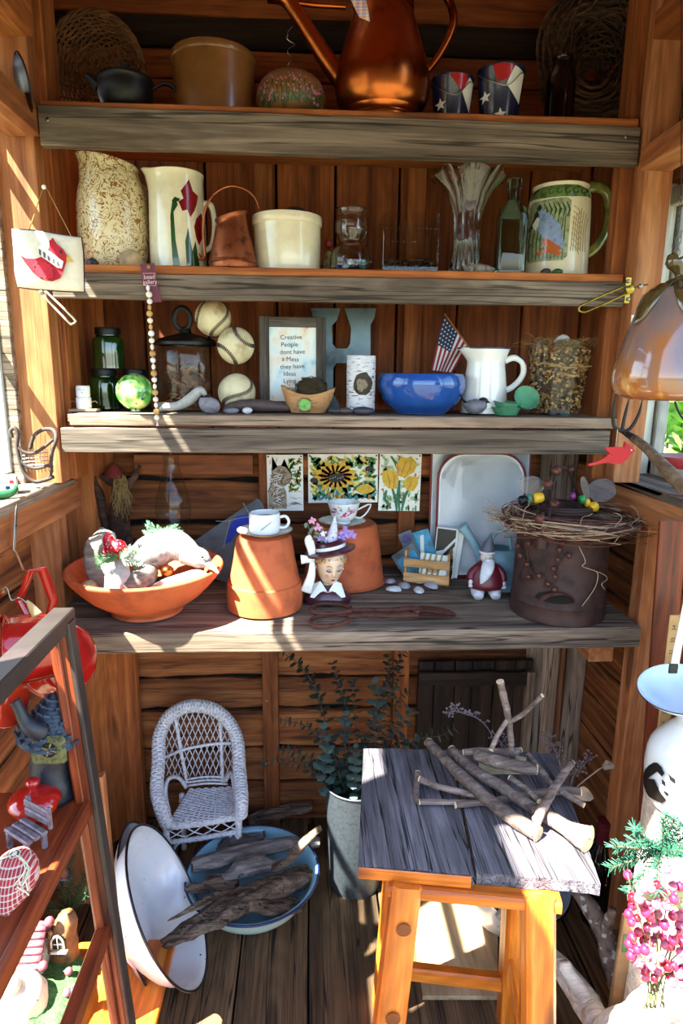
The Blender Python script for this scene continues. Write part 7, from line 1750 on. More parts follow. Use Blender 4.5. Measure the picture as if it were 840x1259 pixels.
def upright(label, pix, rs, extra):
 pts = [P(a, b_, y) for a, b_, y in pix]; base = pts[0].copy(); t = thing('cut_stick', label, 'stick', base, group='cut sticks piled on the stool')
 o = B().tube([p - base for p in pts], rs, seg=12, sm=5).build('bark', BARK, t, smooth=180); displace(o, .0015, 60, 4)
 e = pts[-1] - base; d = (pts[-1] - pts[-2]).normalized(); B().tube([e - d * .001, e + d * .0012], rs[-1], seg=14).build('cut_end', CUT, t, smooth=60)
 for px_, r_ in extra:
  pp = [P(a, b_, y) - base for a, b_, y in px_]; B().tube(pp, r_, seg=10, sm=4).build('side_twig', BARK, t, smooth=180)
  d = (pp[-1] - pp[-2]).normalized(); B().tube([pp[-1] - d * .001, pp[-1] + d * .001], r_[-1], seg=12).build('cut_end', CUT, t, smooth=60)
upright('upright forked stick rising from the pile on the stool', [(630, 934, 1.13), (628, 905, 1.13), (625, 880, 1.13), (620, 858, 1.13), (615, 838, 1.13)], [.005, .006, .007, .007, .0075], [([(626, 888, 1.13), (640, 880, 1.12), (653, 869, 1.11), (667, 855, 1.10)], [.005, .005, .0045, .004]), ([(625, 884, 1.13), (613, 902, 1.12), (604, 922, 1.11)], [.005, .0045, .005])])
c = S(617, 950)
o = B().prism([(-.05, -.01), (.045, -.004), (.05, .008), (.02, .02), (-.03, .018)], .03, mat=Matrix.Rotation(R(-5), 4, 'Z')).build('split_wood', CUT, None, smooth=0, loc=(c.x, c.y, ZS + .016)); tag(o, 'tan wedge of split wood under the level mottled stick', 'wood')
def dried(label, pts, leafs, seedheads=0, mat=None, seed=0):
 base = P(*pts[0]); t = thing('dried_stalk', label, 'plant', base, group='dried stalks behind the stool'); m = mat or plain('dry_stalk', '#6f5a48', rough=.8, vary=.2)
 w_ = [P(*p_) - base for p_ in pts]; B().tube(w_, .0014, seg=6, sm=4).build('stalk', m, t, smooth=180)
 for (a, b_, y, rx_, rz_, rot_) in leafs:
  n_ = 8; ring = [((-1 + 2 * i / n_), math.sin(math.pi * i / n_) ** .8) for i in range(n_ + 1)]
  M_ = Matrix.Translation(P(a, b_, y) - base) @ Matrix.Rotation(R(rot_), 4, 'Y')
  vs = [V((x_ * rx_, .004 * math.cos(x_ * 3), z_ * rz_)) for x_, z_ in ring] + [V((x_ * rx_, .004 * math.cos(x_ * 3) - .004, -z_ * rz_)) for x_, z_ in ring[1:-1]] + [V((x_ * rx_, .007, 0)) for x_, z_ in ring[1:-1]]
  fs = []
  for i in range(n_):
   ca = 2 * n_ + i - 1 if i > 0 else None; cb = 2 * n_ + i if i < n_ - 1 else None
   fs.append(tuple(x for x in (i, i + 1, cb, ca) if x is not None))
   la = n_ + i if i > 0 else 0; lb_ = n_ + i + 1 if i < n_ - 1 else n_
   fs.append(tuple(x for x in ((ca if ca is not None else None), (cb if cb is not None else None), lb_ if i < n_ - 1 else n_, la if i > 0 else 0) if x is not None))
  B().add(vs, fs, M_).build('dry_leaf', plain('dry_leaf_tan', '#85705c', rough=.7, vary=.2), t, smooth=180)
 if seedheads:
  rg = random.Random(seed); b = B(); sp = smooth_path(w_, 10)
  for i in range(seedheads):
   p_ = sp[rg.randrange(len(sp) // 3, len(sp))]; d = V((rg.uniform(-1, 1), rg.uniform(-.5, .5), rg.uniform(-.3, 1))).normalized() * rg.uniform(.006, .020)
   b.tube([p_, p_ + d], .0005, seg=3); b.ell(p_ + d, .0026, u=6, w=4)
  o = b.build('seed_heads', m, t, smooth=180); o['kind'] = 'stuff'
dried('dried stalk with a large tan leaf beside the stool corner', [(672, 1010, 1.15), (690, 985, 1.12), (712, 965, 1.10), (738, 945, 1.10), (750, 940, 1.10)], [(716, 976, 1.10, .024, .014, 20), (747, 941, 1.10, .012, .009, -10)])
dried('curved stalk of dusky seed heads above the stool left of the forked stick', [(610, 940, 1.24), (605, 905, 1.25), (590, 885, 1.25), (570, 877, 1.25), (556, 874, 1.25), (552, 882, 1.25)], [], 46, plain('dusky_seed', '#6a5a5c', rough=.8), 3)
dried('spray of dark seed heads right of the forked stick', [(690, 960, 1.26), (688, 935, 1.27), (680, 918, 1.28), (672, 905, 1.28)], [], 50, plain('dusky_seed', '#6a5a5c'), 5)
dried('second spray of dark seed heads nearest the right post', [(700, 980, 1.25), (705, 955, 1.26), (718, 940, 1.27), (728, 930, 1.28)], [], 44, plain('dusky_seed', '#6a5a5c'), 6)
dried('dark feathery sprig low at the back edge of the stool', [(640, 950, 1.24), (628, 930, 1.25), (618, 915, 1.26), (606, 900, 1.26)], [], 40, plain('dusky_seed', '#6a5a5c'), 8)
# ---- white pot behind the stool, wine bottle, lichened branches
t = basin('enamel_pot', 'round white enamel pot with dark rim on the floor behind the stool legs', (640, 1100), 1.30, .135, .17, V((.18, -.30, 1)), (1, 0, 0), inner=plain('grey_blue_enamel', '#7f8f9c', rough=.3, vary=.1))
t['category'] = 'pot'; t.location = V((P(632, 1150, 1.38).x, 1.38, .185))
Yw = 1.41; X = P(744, 1010, Yw).x
t = thing('wine_bottle', 'dark wine bottle with dark red neck foil behind the stool corner', 'bottle', (X, Yw, .001)); Hw = P(744, 1009, Yw).z
B().lathe([(0, 0), (.036, 0), (.038, .006), (.038, Hw * .58), (.034, Hw * .66), (.016, Hw * .78), (.014, Hw * .84), (.0142, Hw - .002), (0, Hw - .002)], 36).build('bottle_glass', plain('dark_wine_glass', '#0c0f0b', rough=.06, coat=1), t)
B().lathe([(.0175, Hw * .78), (.0165, Hw * .84), (.0165, Hw * .94), (.0180, Hw * .945), (.0180, Hw), (0, Hw + .0005)], 30).build('neck_foil', plain('wine_red_foil', '#5a1420', rough=.35, metal=.3), t)
LICH = plain('lichened_bark', '#6d5c50', rough=.9, vary=.3, scale=60, dark='#332820', bumpk=.8, spots=True, spot_col='#a9a79c', spot_scale=45, spot_cut=.40)
PALEB = wood('peeled_pale_branch', '#9c8f80', '#c2b6a6', '#d9cfc2', rough=.8, grain=1.5, knots=.1, streak_amt=.4)
def branch(label, paths, mat, seed, name='branch'):
 base = P(*paths[0][0][0]); t = thing(name, label, 'branch', base)
 for i, (pts, rs) in enumerate(paths):
  o = B().tube([P(*p_) - base for p_ in pts], rs, seg=14, sm=6).build('limb', mat, t, smooth=180); displace(o, .005, 30, seed + i)
branch('lichen-crusted branch curving down beside the right wall post', [([(772, 1262, 1.02), (762, 1225, 1.06), (750, 1180, 1.10), (744, 1150, 1.13), (728, 1120, 1.16), (706, 1094, 1.2)], [.016, .016, .018, .019, .018, .012]), ([(742, 1150, 1.13), (748, 1132, 1.12), (753, 1118, 1.11)], [.014, .012, .008])], LICH, 5)
branch('thick pale peeled branch, sunlit, at the lower right floor', [([(618, 1132, 1.24), (640, 1146, 1.20), (668, 1168, 1.15), (695, 1195, 1.10), (722, 1235, 1.04), (738, 1265, .98)], [.010, .016, .020, .024, .028, .030]), ([(722, 1235, 1.03), (708, 1212, 1.06), (698, 1195, 1.07), (694, 1182, 1.08)], [.022, .018, .014, .011]), ([(616, 1128, 1.24), (624, 1118, 1.24), (630, 1112, 1.24)], [.014, .014, .010])], PALEB, 8)
# LEFT SIDE
# ---- twig and wire sleigh on the window sill
ZSL = SILL_L + .001
Xs = XL + .015
def PXl(a, b_, x=Xs): return PX(a, b_, x)
Ysl = 1.40
base = P(42, 590, Ysl); base.z = ZSL
t = thing('wire_sleigh', 'small dark wire and twig sleigh basket on the left window sill', 'basket', base)
sw = lambda a, b_, y=Ysl: P(a, b_, y) - base
TWD = plain('dark_twig', '#3c2c24', rough=.8, vary=.3, scale=80)
for dy in (-.018, .022):
 y = Ysl + dy
 B().tube([sw(15, 538, y), sw(13, 530, y), sw(18, 526, y), sw(22, 534, y), sw(21, 548, y), sw(24, 565, y), sw(30, 582, y), sw(42, 592, y), sw(56, 590, y), sw(66, 586, y)], .0042, seg=7, sm=5).build('runner', TWD, t, smooth=180)
 B().tube([sw(22, 550, y), sw(30, 556, y), sw(42, 557, y), sw(54, 550, y), sw(66, 540, y)], .0036, seg=7, sm=5).build('side_rail', TWD, t, smooth=180)
 B().tube([sw(24, 565, y), sw(33, 573, y), sw(46, 576, y), sw(60, 572, y)], .0034, seg=7, sm=4).build('side_rail', TWD, t, smooth=180)
 B().tube([sw(64, 572, y), sw(63, 582, y), sw(60, 588, y)], .003, seg=6, sm=3).build('strut', TWD, t, smooth=180)
B().tube([sw(37, 552, Ysl + .02), sw(42, 536, Ysl + .022), sw(54, 528, Ysl + .02), sw(66, 529, Ysl), sw(69, 540, Ysl - .018), sw(64, 556, Ysl - .02), sw(62, 575, Ysl - .018)], .0042, seg=7, sm=5).build('back_hoop', TWD, t, smooth=180)
b = B()
for k in range(9):
 a = 26 + k * 4.6; b.tube([sw(a, 552 + (k < 2) * 4, Ysl - .018), sw(a + 1, 572, Ysl - .018), sw(a + 3, 580, Ysl), sw(a + 1, 574, Ysl + .02), sw(a, 555, Ysl + .022)], .0008, seg=4, sm=2)
for k in range(4): b.tube([sw(28, 560 + k * 4, Ysl - .018), sw(60, 556 + k * 5, Ysl - .018)], .0008, seg=4)
for k in range(4): b.tube([sw(44 + k * 6, 533, Ysl + .01), sw(44 + k * 6, 560, Ysl + .012)], .0008, seg=4)
o = b.build('wire_mesh', STEEL, t, smooth=0); o['kind'] = 'stuff'
c = PZ(6, 606, ZSL + .0)
t = thing('small_carton', 'tiny white carton with red and blue print at the left sill edge', 'box', (Xs + .006, c.y - .0, ZSL), rz=R(20))
B().box((.05, .04, .036), c=(0, 0, .018), ch=.001).build('carton_body', WHP, t, smooth=0)
for i, (x_, z_, m_) in enumerate(((-.010, .022, REDP), (.008, .014, NAVYR), (.016, .026, REDP))): B().box((.008, .0006, .007), c=(x_, -.0203, z_)).build('print_patch', m_, t, smooth=0)
B().box((.0006, .03, .004), c=(.0253, 0, .031)).build('print_stripe', REDP, t, smooth=0)
c = PX(8, 607, XL + .055)
t = tag(B().tube([(-.03, -.02, .008), (-.01, 0, .008), (.008, .012, .010), (.014, .022, .018), (.008, .028, .020)], [.008, .009, .008, .006, .004], seg=10, sm=4).build('green_ribbon_end', GREENP, None, smooth=180, loc=(XL + .05, c.y, ZSL)), 'curled dark green trinket lying before the tiny white carton', 'trinket')
# ---- grey spatula-shaped hook on the sill beam, red enamel saucepans hanging below
XH = XL + .088
q3 = lambda a, b_, x=XH: PX(a, b_, x)
b0 = q3(21, 640)
t = thing('iron_hook', 'grey forged hook with a pierced flat blade on the left sill beam', 'hook', b0)
B().tube([q3(21, 619) - b0, q3(20, 630) - b0, q3(19, 650) - b0, q3(18, 668) - b0, q3(17, 678) - b0], [.001, .0045, .0065, .006, .0035], seg=10, sm=4, flat=.25, nrm=V((1, 0, 0))).build('flat_blade', STEEL, t, smooth=180)
B().tube([q3(17, 676) - b0, q3(22, 685) - b0, q3(26, 695) - b0, q3(30, 702) - b0, q3(36, 700) - b0], .0026, seg=8, sm=4).build('twisted_stem', STEEL, t, smooth=180)
B().lathe([(0, 0), (.0022, 0), (.0022, .0008), (0, .0008)], 12, mat=Matrix.Translation(q3(20, 646, XH + .002) - b0) @ Matrix.Rotation(R(90), 4, 'Y')).build('pierced_hole', BLACKP, t)
REDEN = plain('red_enamel', '#a31812', rough=.16, vary=.12, scale=12, coat=.6); REDOR = plain('orange_red_enamel', '#a52a14', rough=.16, vary=.12, scale=12, coat=.6)
def saucepan(label, cpx, Y, r, h, nvec, mat, handle=None, inner=None):
 t = thing('red_saucepan', label, 'saucepan', (0, 0, 0));
 B().lathe([(0, -h), (r * .82, -h), (r * .92, -h + .010), (r * .99, -h * .35), (r, 0), (r + .003, .001), (r - .001, -.002), (r * .96, -h * .4), (r * .85, -h + .010), (0, -h + .006)], 56, sm=2).build('pan_body', mat, t, smooth=60)
 if inner: B().lathe([(r - .003, -.004), (r * .95, -h * .4), (r * .84, -h + .012), (0, -h + .0075)], 56, sm=2).build('dark_inside', inner, t, smooth=60)
 B().tube([(r * math.cos(a), r * math.sin(a), 0) for a in [2 * math.pi * k / 60 for k in range(60)]], .0022, seg=6, closed=True).build('rim', mat, t, smooth=180)
 orient(t, P(cpx[0], cpx[1], Y), nvec, U_)
 bpy.context.view_layer.update()
 if handle:
  inv = t.matrix_world.inverted()
  B().tube([inv @ P(*p_) for p_ in handle], .0085, seg=8, sm=1, flat=.22, nrm=None).build('strap_handle', mat, t, smooth=30)
 return t
pv = lambda a, b_, kv, kr, ku: (lambda v_, Rq, Uq: v_ * kv + Rq * kr + Uq * ku)(-ray(a, b_).normalized(), R_, U_)
saucepan('bright red enamel pan hanging by its angular strap handle, nearest the bench', (66, 812), 1.14, .066, .05, pv(66, 812, -.45, -.55, -.1), REDEN, handle=[(40, 765, 1.12), (24, 738, 1.12), (38, 702, 1.12), (52, 700, 1.13), (66, 738, 1.15), (58, 768, 1.15)])
saucepan('dark red enamel kettle-shaped pan with round dark opening at the left edge', (8, 800), 1.02, .058, .075, pv(8, 800, .35, -.9, -.1), REDEN, inner=BLACKP, handle=[(2, 764, 1.02), (-6, 742, 1.02), (4, 726, 1.02)])
saucepan('lowest orange-red enamel pan cut by the left edge of the picture', (-2, 862), .98, .040, .035, pv(-2, 862, -.3, -.7, .2), REDOR)
c = P(46, 757, 1.0)
t = tag(B().tube([V((0, 0, 0)), P(38, 745, 1.0) - c, P(33, 738, 1.0) - c], [.010, .006, .0015], seg=10, sm=4, flat=.25, nrm=V((0, 1, 0))).build('price_tag', plain('tan_leather', '#b59568', rough=.7), None, smooth=180, loc=c), 'pointed tan tag wired to the red pans', 'tag')
B().tube([P(1, 730, 1.0), P(8, 722, 1.0), P(14, 738, 1.0), P(24, 735, 1.0), P(34, 742, 1.0)], .0012, seg=5, sm=4).build('twisted_wire', STEEL, None, smooth=180)
tag(bpy.data.objects['twisted_wire'], 'thin twisted wire tying the red pans together', 'wire')
# ---- dark brown ladder shelf
YL1 = .98
XS = P(72, 770, YL1).x
CED = W_RED; MET = plain('brown_metal_edge', '#3a302c', rough=.5, metal=.3, vary=.15)
botY = YL1 - .02
topP = P(72, 762, YL1); botP = P(150, 1259, botY)
t = thing('ladder_shelf', 'dark stained ladder shelf with leaning uprights at the lower left', 'shelf', (topP.x - .05, YL1 - .2, 0))
l0 = V(t.location)
dvec = (botP - topP); kk = -topP.z / dvec.z; floorP = topP + dvec * kk
def up(z): return topP + dvec * ((z - topP.z) / dvec.z)
def bdl(name, p0, p1, w_, th, mat, nrm): return board(name, V(p0) - l0, V(p1) - l0, w_, th, mat, t, nrm=nrm)
bdl('upright', up(topP.z), up(.004), .030, .030, CED, (0, -1, 0))
bdl('upright_moulding', up(topP.z - .02) + V((-.004, -.017, 0)), up(.01) + V((-.004, -.017, 0)), .014, .006, CED, (0, -1, 0))
bdl('upright_edge', up(topP.z) + V((.019, -.006, 0)), up(.004) + V((.019, -.006, 0)), .028, .008, MET, (1, 0, .15))
o_ = V((0, -.50, 0))
bdl('upright', up(topP.z) + o_, up(.004) + o_, .030, .030, CED, (0, -1, 0))
bdl('top_rail', topP + V((.004, .014, 0)), topP + o_ + V((.004, 0, 0)), .034, .030, MET, (0, 0, 1))
z1 = P(100, 975, YL1).z; z2 = P(132, 1135, YL1 - .02).z
for z_, nm in ((z1, 'shelf_plank'), ):
 e = up(z_)
 bdl(nm, e + V((-.115, .015, -.010)), e + o_ + V((-.115, 0, -.010)), .23, .018, CED, (0, 0, 1))
 bdl('shelf_edge', e + V((.006, .015, -.012)), e + o_ + V((.006, 0, -.012)), .030, .012, CED, (1, 0, 0))
e = up(z2); bdl('side_rung', e + V((.0, .01, -.010)), e + o_ + V((0, 0, -.010)), .030, .022, CED, (1, 0, 0))
z3 = .10; e = up(z3)
bdl('shelf_plank', e + V((-.15, .34, -.012)), e + o_ + V((-.15, .05, -.012)), .32, .018, ORL, (0, 0, 1))
pb = P(118, 952, 1.10)
bdl('back_post', (pb.x, 1.10, pb.z), (pb.x + .012, 1.10, .004), .030, .020, W_POST, (0, -1, 0))
ZS1 = z1 - .001
c0 = up(z1)
def on_shelf(a, b_, z=ZS1): return PZ(a, b_, z)
# ---- black fairy house on the shelf
p_ = on_shelf(66, 978); p_ = V((p_.x, p_.y, ZS1))
t = thing('fairy_house', 'dark fairy house with a shingled roof and a round lattice window', 'figurine', p_)
l0h = V(t.location); Yh_ = p_.y; hq = lambda a, b_, dy=0: P(a, b_, Yh_ + dy) - l0h
BLH = plain('black_resin', '#1b1d24', rough=.5, vary=.4, scale=40, dark='#0a0b10', bumpk=.5)
o = B().tube([V((0, .0, .002)), hq(64, 950), hq(62, 925), hq(60, 905)], [.040, .034, .030, .028], seg=18, sm=4).build('trunk_walls', BLH, t, smooth=180); displace(o, .004, 50, 2)
B().lathe([(.052, 0), (.040, .020), (.022, .048), (.008, .070), (0, .082)], 20, mat=Matrix.Translation(hq(62, 905, 0)) @ Matrix.Rotation(R(10), 4, 'Y')).build('roof_cone', plain('blue_black_roof', '#1f2836', rough=.5, vary=.3), t, smooth=60)
b = B()
for rrow in range(7):
 zr = .006 + rrow * .010; rr = .050 - rrow * .0066
 for k in range(16 - rrow):
  a = 2 * math.pi * (k + .5 * (rrow % 2)) / (16 - rrow)
  b.box((.010, .003, .013), mat=Matrix.Translation(hq(62, 905)) @ Matrix.Rotation(R(10), 4, 'Y') @ Matrix.Translation((rr * math.cos(a), rr * math.sin(a), zr)) @ Matrix.Rotation(a + math.pi / 2, 4, 'Z') @ Matrix.Rotation(R(32), 4, 'X'))
o = b.build('shingles', plain('slate_blue_shingle', '#3a4656', rough=.5, vary=.4, scale=90), t, smooth=0); o['kind'] = 'stuff'
B().tube([hq(52, 900, -.03), hq(40, 895, -.04), hq(30, 885, -.04), hq(22, 868, -.04), hq(18, 862, -.04)], [.016, .013, .010, .008, .009], seg=12, sm=4).build('crooked_chimney', BLH, t, smooth=180)
B().box((.055, .014, .050), c=hq(60, 922, -.036), mat=None, ch=.006).build('gable', plain('olive_thatch', '#5d5a30', rough=.7, vary=.4, scale=120, bumpk=.5), t, smooth=0)
B().lathe([(0, 0), (.012, 0), (.012, .003), (0, .004)], 24, mat=Matrix.Translation(hq(60, 922, -.043)) @ Matrix.Rotation(R(90), 4, 'X')).build('round_window', BLACKP, t)
for rot_ in (0, 90): B().box((.024, .002, .0022), mat=Matrix.Translation(hq(60, 922, -.048)) @ Matrix.Rotation(R(rot_ + 20), 4, 'Y')).build('window_bar', plain('dull_gold', '#7a6a34', rough=.5), t, smooth=0)
# ---- red lidded pot
p_ = on_shelf(38, 1012)
t = thing('red_lidded_pot', 'small glossy red covered dish with round knob on the ladder shelf', 'pot', (p_.x, p_.y + .02, ZS1))
B().lathe([(0, 0), (.022, 0), (.034, .012), (.037, .022), (.036, .026), (0, .026)], 40, sm=2).build('pot_body', REDOR, t)
B().lathe([(.039, .025), (.040, .028), (.030, .040), (.012, .046), (.005, .048), (.008, .053), (.011, .058), (.008, .064), (0, .066)], 40, sm=2).build('lid', REDEN, t)
# ---- tiny rustic bench
p_ = on_shelf(34, 1042)
t = thing('miniature_bench', 'tiny grey-purple rustic resin bench on the ladder shelf', 'figurine', (p_.x, p_.y, ZS1), rz=R(-35))
MB_ = plain('purple_grey_resin', '#6d6068', rough=.45, vary=.4, scale=80, dark='#3a2f36', bumpk=.5)
for k in range(3): board('seat_slat', (-.028, -.012 + k * .012, .028), (.028, -.012 + k * .012, .028), .0105, .006, MB_, t, nrm=(0, 0, 1))
for x_ in (-.022, .022):
 for y_ in (-.014, .014): B().box((.007, .007, .026), c=(x_, y_, .013), ch=.001).build('leg', MB_, t, smooth=0)
for k in range(2): board('back_slat', (-.028, .019, .040 + k * .014), (.028, .021, .040 + k * .014), .012, .005, MB_, t, nrm=(0, -1, 0))
for x_ in (-.026, .026): B().box((.006, .006, .036), c=(x_, .023, .046), ch=.001).build('back_post', MB_, t, smooth=0)
# ---- red woven cloth bundle
p_ = on_shelf(14, 1120)
t = thing('woven_bundle', 'stuffed red striped woven cloth ornament tied with cream cord', 'ornament', (p_.x, p_.y + .02, ZS1))
wm, wt, wb_ = newmat('andean_cloth'); co = coords(wt, rnd=False); wv = wt('TexWave', wave_type='BANDS', bands_direction='Z', i_Scale=22.0, i_Distortion=1.0, i_Detail=1.0); wt.k(co, wv.inputs[0])
w2 = wt('TexWave', wave_type='BANDS', bands_direction='X', i_Scale=70.0); wt.k(co, w2.inputs[0])
c1 = wt.ramp(wv.outputs['Fac'], [(0, '#8f1f2c'), (.35, '#b3444a'), (.45, '#e0d6c2'), (.55, '#2e3a2c'), (.62, '#c9b8a4'), (.7, '#a2242e'), (1, '#c04a50')], 'CONSTANT')
sp_ = wt.ramp(w2.outputs['Fac'], [(0, (0, 0, 0)), (.7, (0, 0, 0)), (.8, (.35, .35, .35))]); wt.k(wt.mix(sp_, c1, '#e6dcc8'), wb_.inputs[0]); setp(wb_, Roughness=.9)
B().tube([(0, .030, .050), (0, .018, .046), (0, 0, .038), (0, -.022, .026), (0, -.04, .012)], [.010, .024, .030, .022, .006], seg=24, sm=5).build('body', wm, t, smooth=180)
B().tube([(-.016, .0, .045), (-.018, -.03, .030), (-.012, -.050, .012)], [.012, .016, .008], seg=16, sm=4).build('lappet', wm, t, smooth=180)
b = B(); rg = random.Random(4)
for k in range(26): b.tube([(rg.uniform(-.01, .01), .0, .068), (rg.uniform(-.03, .03), -.012, .055 + rg.uniform(-.01, .008)), (rg.uniform(-.035, .03), -.03, .03 + rg.uniform(0, .02))], .0010, seg=4, sm=2)
o = b.build('cord_fringe', CREAMGL, t, smooth=180); o['kind'] = 'stuff'
# ---- lower fairy garden, sunlit
Z0 = .115
def low(a, b_, z): return PZ(a, b_, z)
MOSS = plain('moss_green', '#3f6b34', rough=1, vary=.5, scale=140, bumpk=1.0, dark='#20401a')
base = V((-.56, 1.09, Z0))
t = thing('moss_mound', 'mossy base with stones that the fairy houses stand on', 'base', base)
o = B().ell((0, 0, .01), (.09, .17, .035), u=40, w=20).build('mound', MOSS, t, smooth=180); displace(o, .010, 30, 3)
for i, (a, b_) in enumerate(((66, 1245), (78, 1228), (50, 1256), (90, 1210))): stone('edge_stone', None, low(a, b_, Z0 + .01) - base, (.018, .014, .012), WHITEST, 60 + i, parent=t)
def lowth(name, label, cat, a, b_, z): p_ = low(a, b_, z); return thing(name, label, cat, p_), p_
t, p_ = lowth('dome_cottage', 'sunlit white dome fairy cottage with slate patch roof', 'figurine', 30, 1240, Z0 + .03)
CREAMR = plain('cream_resin', '#d8c8ae', rough=.6, vary=.1, scale=40, bumpk=.2)
o = B().lathe([(0, 0), (.045, 0), (.047, .02), (.042, .045), (.028, .065), (.012, .074), (0, .076)], 30, sm=2).build('dome_wall', CREAMR, t); displace(o, .003, 40, 1)
B().ell((-.012, -.02, .080), (.020, .018, .018), u=20, w=12).build('knob_top', CREAMR, t, smooth=180)
b = B()
for i in range(3):
 for k in range(4): b.box((.010, .002, .010), mat=Matrix.Translation((.036, -.014 + k * .010 - .003, .046 - i * .009)) @ Matrix.Rotation(R(90), 4, 'Z') @ Matrix.Rotation(R(-35), 4, 'X'))
b.build('slate_tiles', plain('slate_blue_shingle', '#3a4656'), t, smooth=0)['kind'] = 'stuff'
t, p_ = lowth('pink_roof_cottage', 'fairy cottage under a dusty pink pleated roof with curled ridge', 'figurine', 34, 1190, Z0 + .03)
PINKR = plain('dusty_pink_roof', '#8e4a50', rough=.4, vary=.2, scale=40)
o = B().box((.085, .06, .05), c=(0, 0, .025), ch=.006).build('cottage_wall', CREAMR, t, smooth=0)
for k in range(6):
 z_ = .050 + k * .011; y_ = -.046 + k * .0085
 B().tube([(-.055, y_, z_), (0, y_ - .002, z_ + .003), (.050, y_, z_ + .002)], .0075, seg=10, sm=3, flat=.8).build('roof_fold', PINKR, t, smooth=180)
 B().tube([(-.055, -y_, z_), (0, -y_ + .002, z_ + .003), (.050, -y_, z_ + .002)], .0075, seg=10, sm=3, flat=.8).build('roof_fold', PINKR, t, smooth=180)
for (x_, y_, z_) in ((.056, 0, .118), (.056, -.048, .055)): B().ell((x_, y_, z_), .010, u=14, w=10).build('curl_ball', PINKR, t, smooth=180)
t, p_ = lowth('stump_house', 'brown tree stump fairy house with arched dark window and awning', 'figurine', 80, 1175, Z0 + .03)
STB = plain('brown_stump', '#7b522c', rough=.6, vary=.4, scale=40, dark='#3f2712', bumpk=.5)
o = B().tube([(0, 0, 0), (.002, 0, .03), (.004, 0, .062), (.010, .004, .092), (.016, .008, .108)], [.030, .028, .026, .022, .012], seg=20, sm=4).build('stump_wall', STB, t, smooth=180); displace(o, .003, 60, 9)
B().prism([(-.012, 0), (.012, 0), (.012, .018), (.006, .028), (0, .032), (-.006, .028), (-.012, .018)], .006, mat=Matrix.Translation((.004, -.027, .050)) @ Matrix.Rotation(R(90), 4, 'X')).build('window', BLACKP, t, smooth=0)
b = B().tube([(-.013, -.031, .050), (-.013, -.031, .068), (-.007, -.031, .079), (0, -.031, .083), (.007, -.031, .079), (.013, -.031, .068), (.013, -.031, .050)], .0022, seg=6, sm=2); b.tube([(0, -.031, .05), (0, -.031, .083)], .0012, seg=5); b.tube([(-.013, -.031, .062), (.013, -.031, .062)], .0012, seg=5)
b.build('window_surround', CREAMR, t, smooth=180)
B().box((.034, .014, .005), mat=TR((.004, -.034, .046), rx=-20), ch=.001).build('window_ledge', CREAMR, t, smooth=0)
for k in range(6): B().ell((-.024 + k * .002, -.018 - k * .002, .03 + k * .012), (.005, .004, .006), u=8, w=6).build('bark_knob', STB, t, smooth=180)
for i, (a, b_) in enumerate(((85, 1200), (83, 1226))):
 p_ = low(a, b_, Z0 + .035); tt = thing('berry_pick', ('upper' if i == 0 else 'lower') + ' of two pink-brown beads on stems by the fairy cottage', 'bead', p_)
 B().ell((0, 0, .012), .0085, u=16, w=10).build('bead', PINKR, tt, smooth=180); B().tube([(0, 0, -.02), (0, 0, .006)], .0012, seg=5).build('stem', TWIG, tt)
p_ = low(95, 1232, Z0 + .02); o = B().box((.018, .016, .040), c=(0, 0, .02), ch=.002).build('grey_post', plain('slate_blue_shingle', '#3a4656'), None, smooth=0, loc=p_); tag(o, 'tiny grey slate block at the right edge of the moss base', 'block')
sprig('artificial_fir', 'dark green artificial fir spray filling the back under the ladder shelf', low(86, 1120, Z0 + .02), [(.1, 0, 1), (-.3, .1, 1), (.3, .1, .9), (-.6, -.1, .7), (0, .2, .9), (-.5, -.3, .4), (.4, -.2, .7), (-.8, -.4, .5)], .15, plain('dark_fir', '#24502a', rough=.8, vary=.3), needle=.018, n=26, seed=31, r=.0009, cat='greenery')
t, p_ = lowth('toy_lantern', 'tiny brown lantern figurine with grey base among the fir', 'figurine', 80, 1080, Z0 + .14)
B().box((.022, .018, .005), c=(0, 0, .0025), ch=.001).build('base', plain('slate_blue_shingle', '#3a4656'), t, smooth=0)
B().lathe([(.008, .005), (.010, .02), (.004, .030), (.009, .033), (.002, .045), (0, .046)], 14).build('lantern_body', plain('rust_brown_resin', '#5a3018', rough=.5), t)
# ---- left brass stay, hanging bird cushion
BRASS = plain('brass_stay', '#9a8038', rough=.3, metal=1, vary=.2); PALEM = plain('cream_metal', '#d8d2bc', rough=.4, metal=.2)
def stay(label, pts, Y, mat, w_=.0028, knobs=()):
 base = P(*pts[0], Y); t = thing('window_stay', label, 'window stay', base)
 B().tube([P(a, b_, Y) - base for a, b_ in pts], w_, seg=8, sm=2, closed=True).build('slotted_bar', mat, t, smooth=180)
 for nm, (a, b_), r_, m2 in knobs: B().lathe([(0, 0), (r_, 0), (r_, .004), (r_ * .5, .006), (0, .006)], 20, mat=Matrix.Translation(P(a, b_, Y - .006) - base) @ Matrix.Rotation(R(90), 4, 'X')).build(nm, m2, t)
 return t, base
stay('cream painted window stay hanging below the bird cushion', [(50, 356), (56, 358), (90, 391), (92, 396), (88, 398), (84, 396), (52, 362)], 1.43, PALEM, .0022, (('screw', (52, 360), .005, STEEL),))
t, base = stay('slotted brass window stay on the right corner post', [(768, 352), (720, 373), (713, 377), (712, 382), (718, 384), (726, 381), (772, 360)], 1.43, BRASS, .0024, (('pivot_knob', (774, 356), .009, BRASS), ('screw', (772, 346), .004, STEEL), ('screw', (772, 368), .004, STEEL), ('screw', (787, 352), .005, STEEL)))
B().tube([P(768, 358, 1.43) - base, P(786, 352, 1.43) - base, P(796, 350, 1.43) - base], .005, seg=8, flat=.4).build('bracket_arm', BRASS, t, smooth=30)
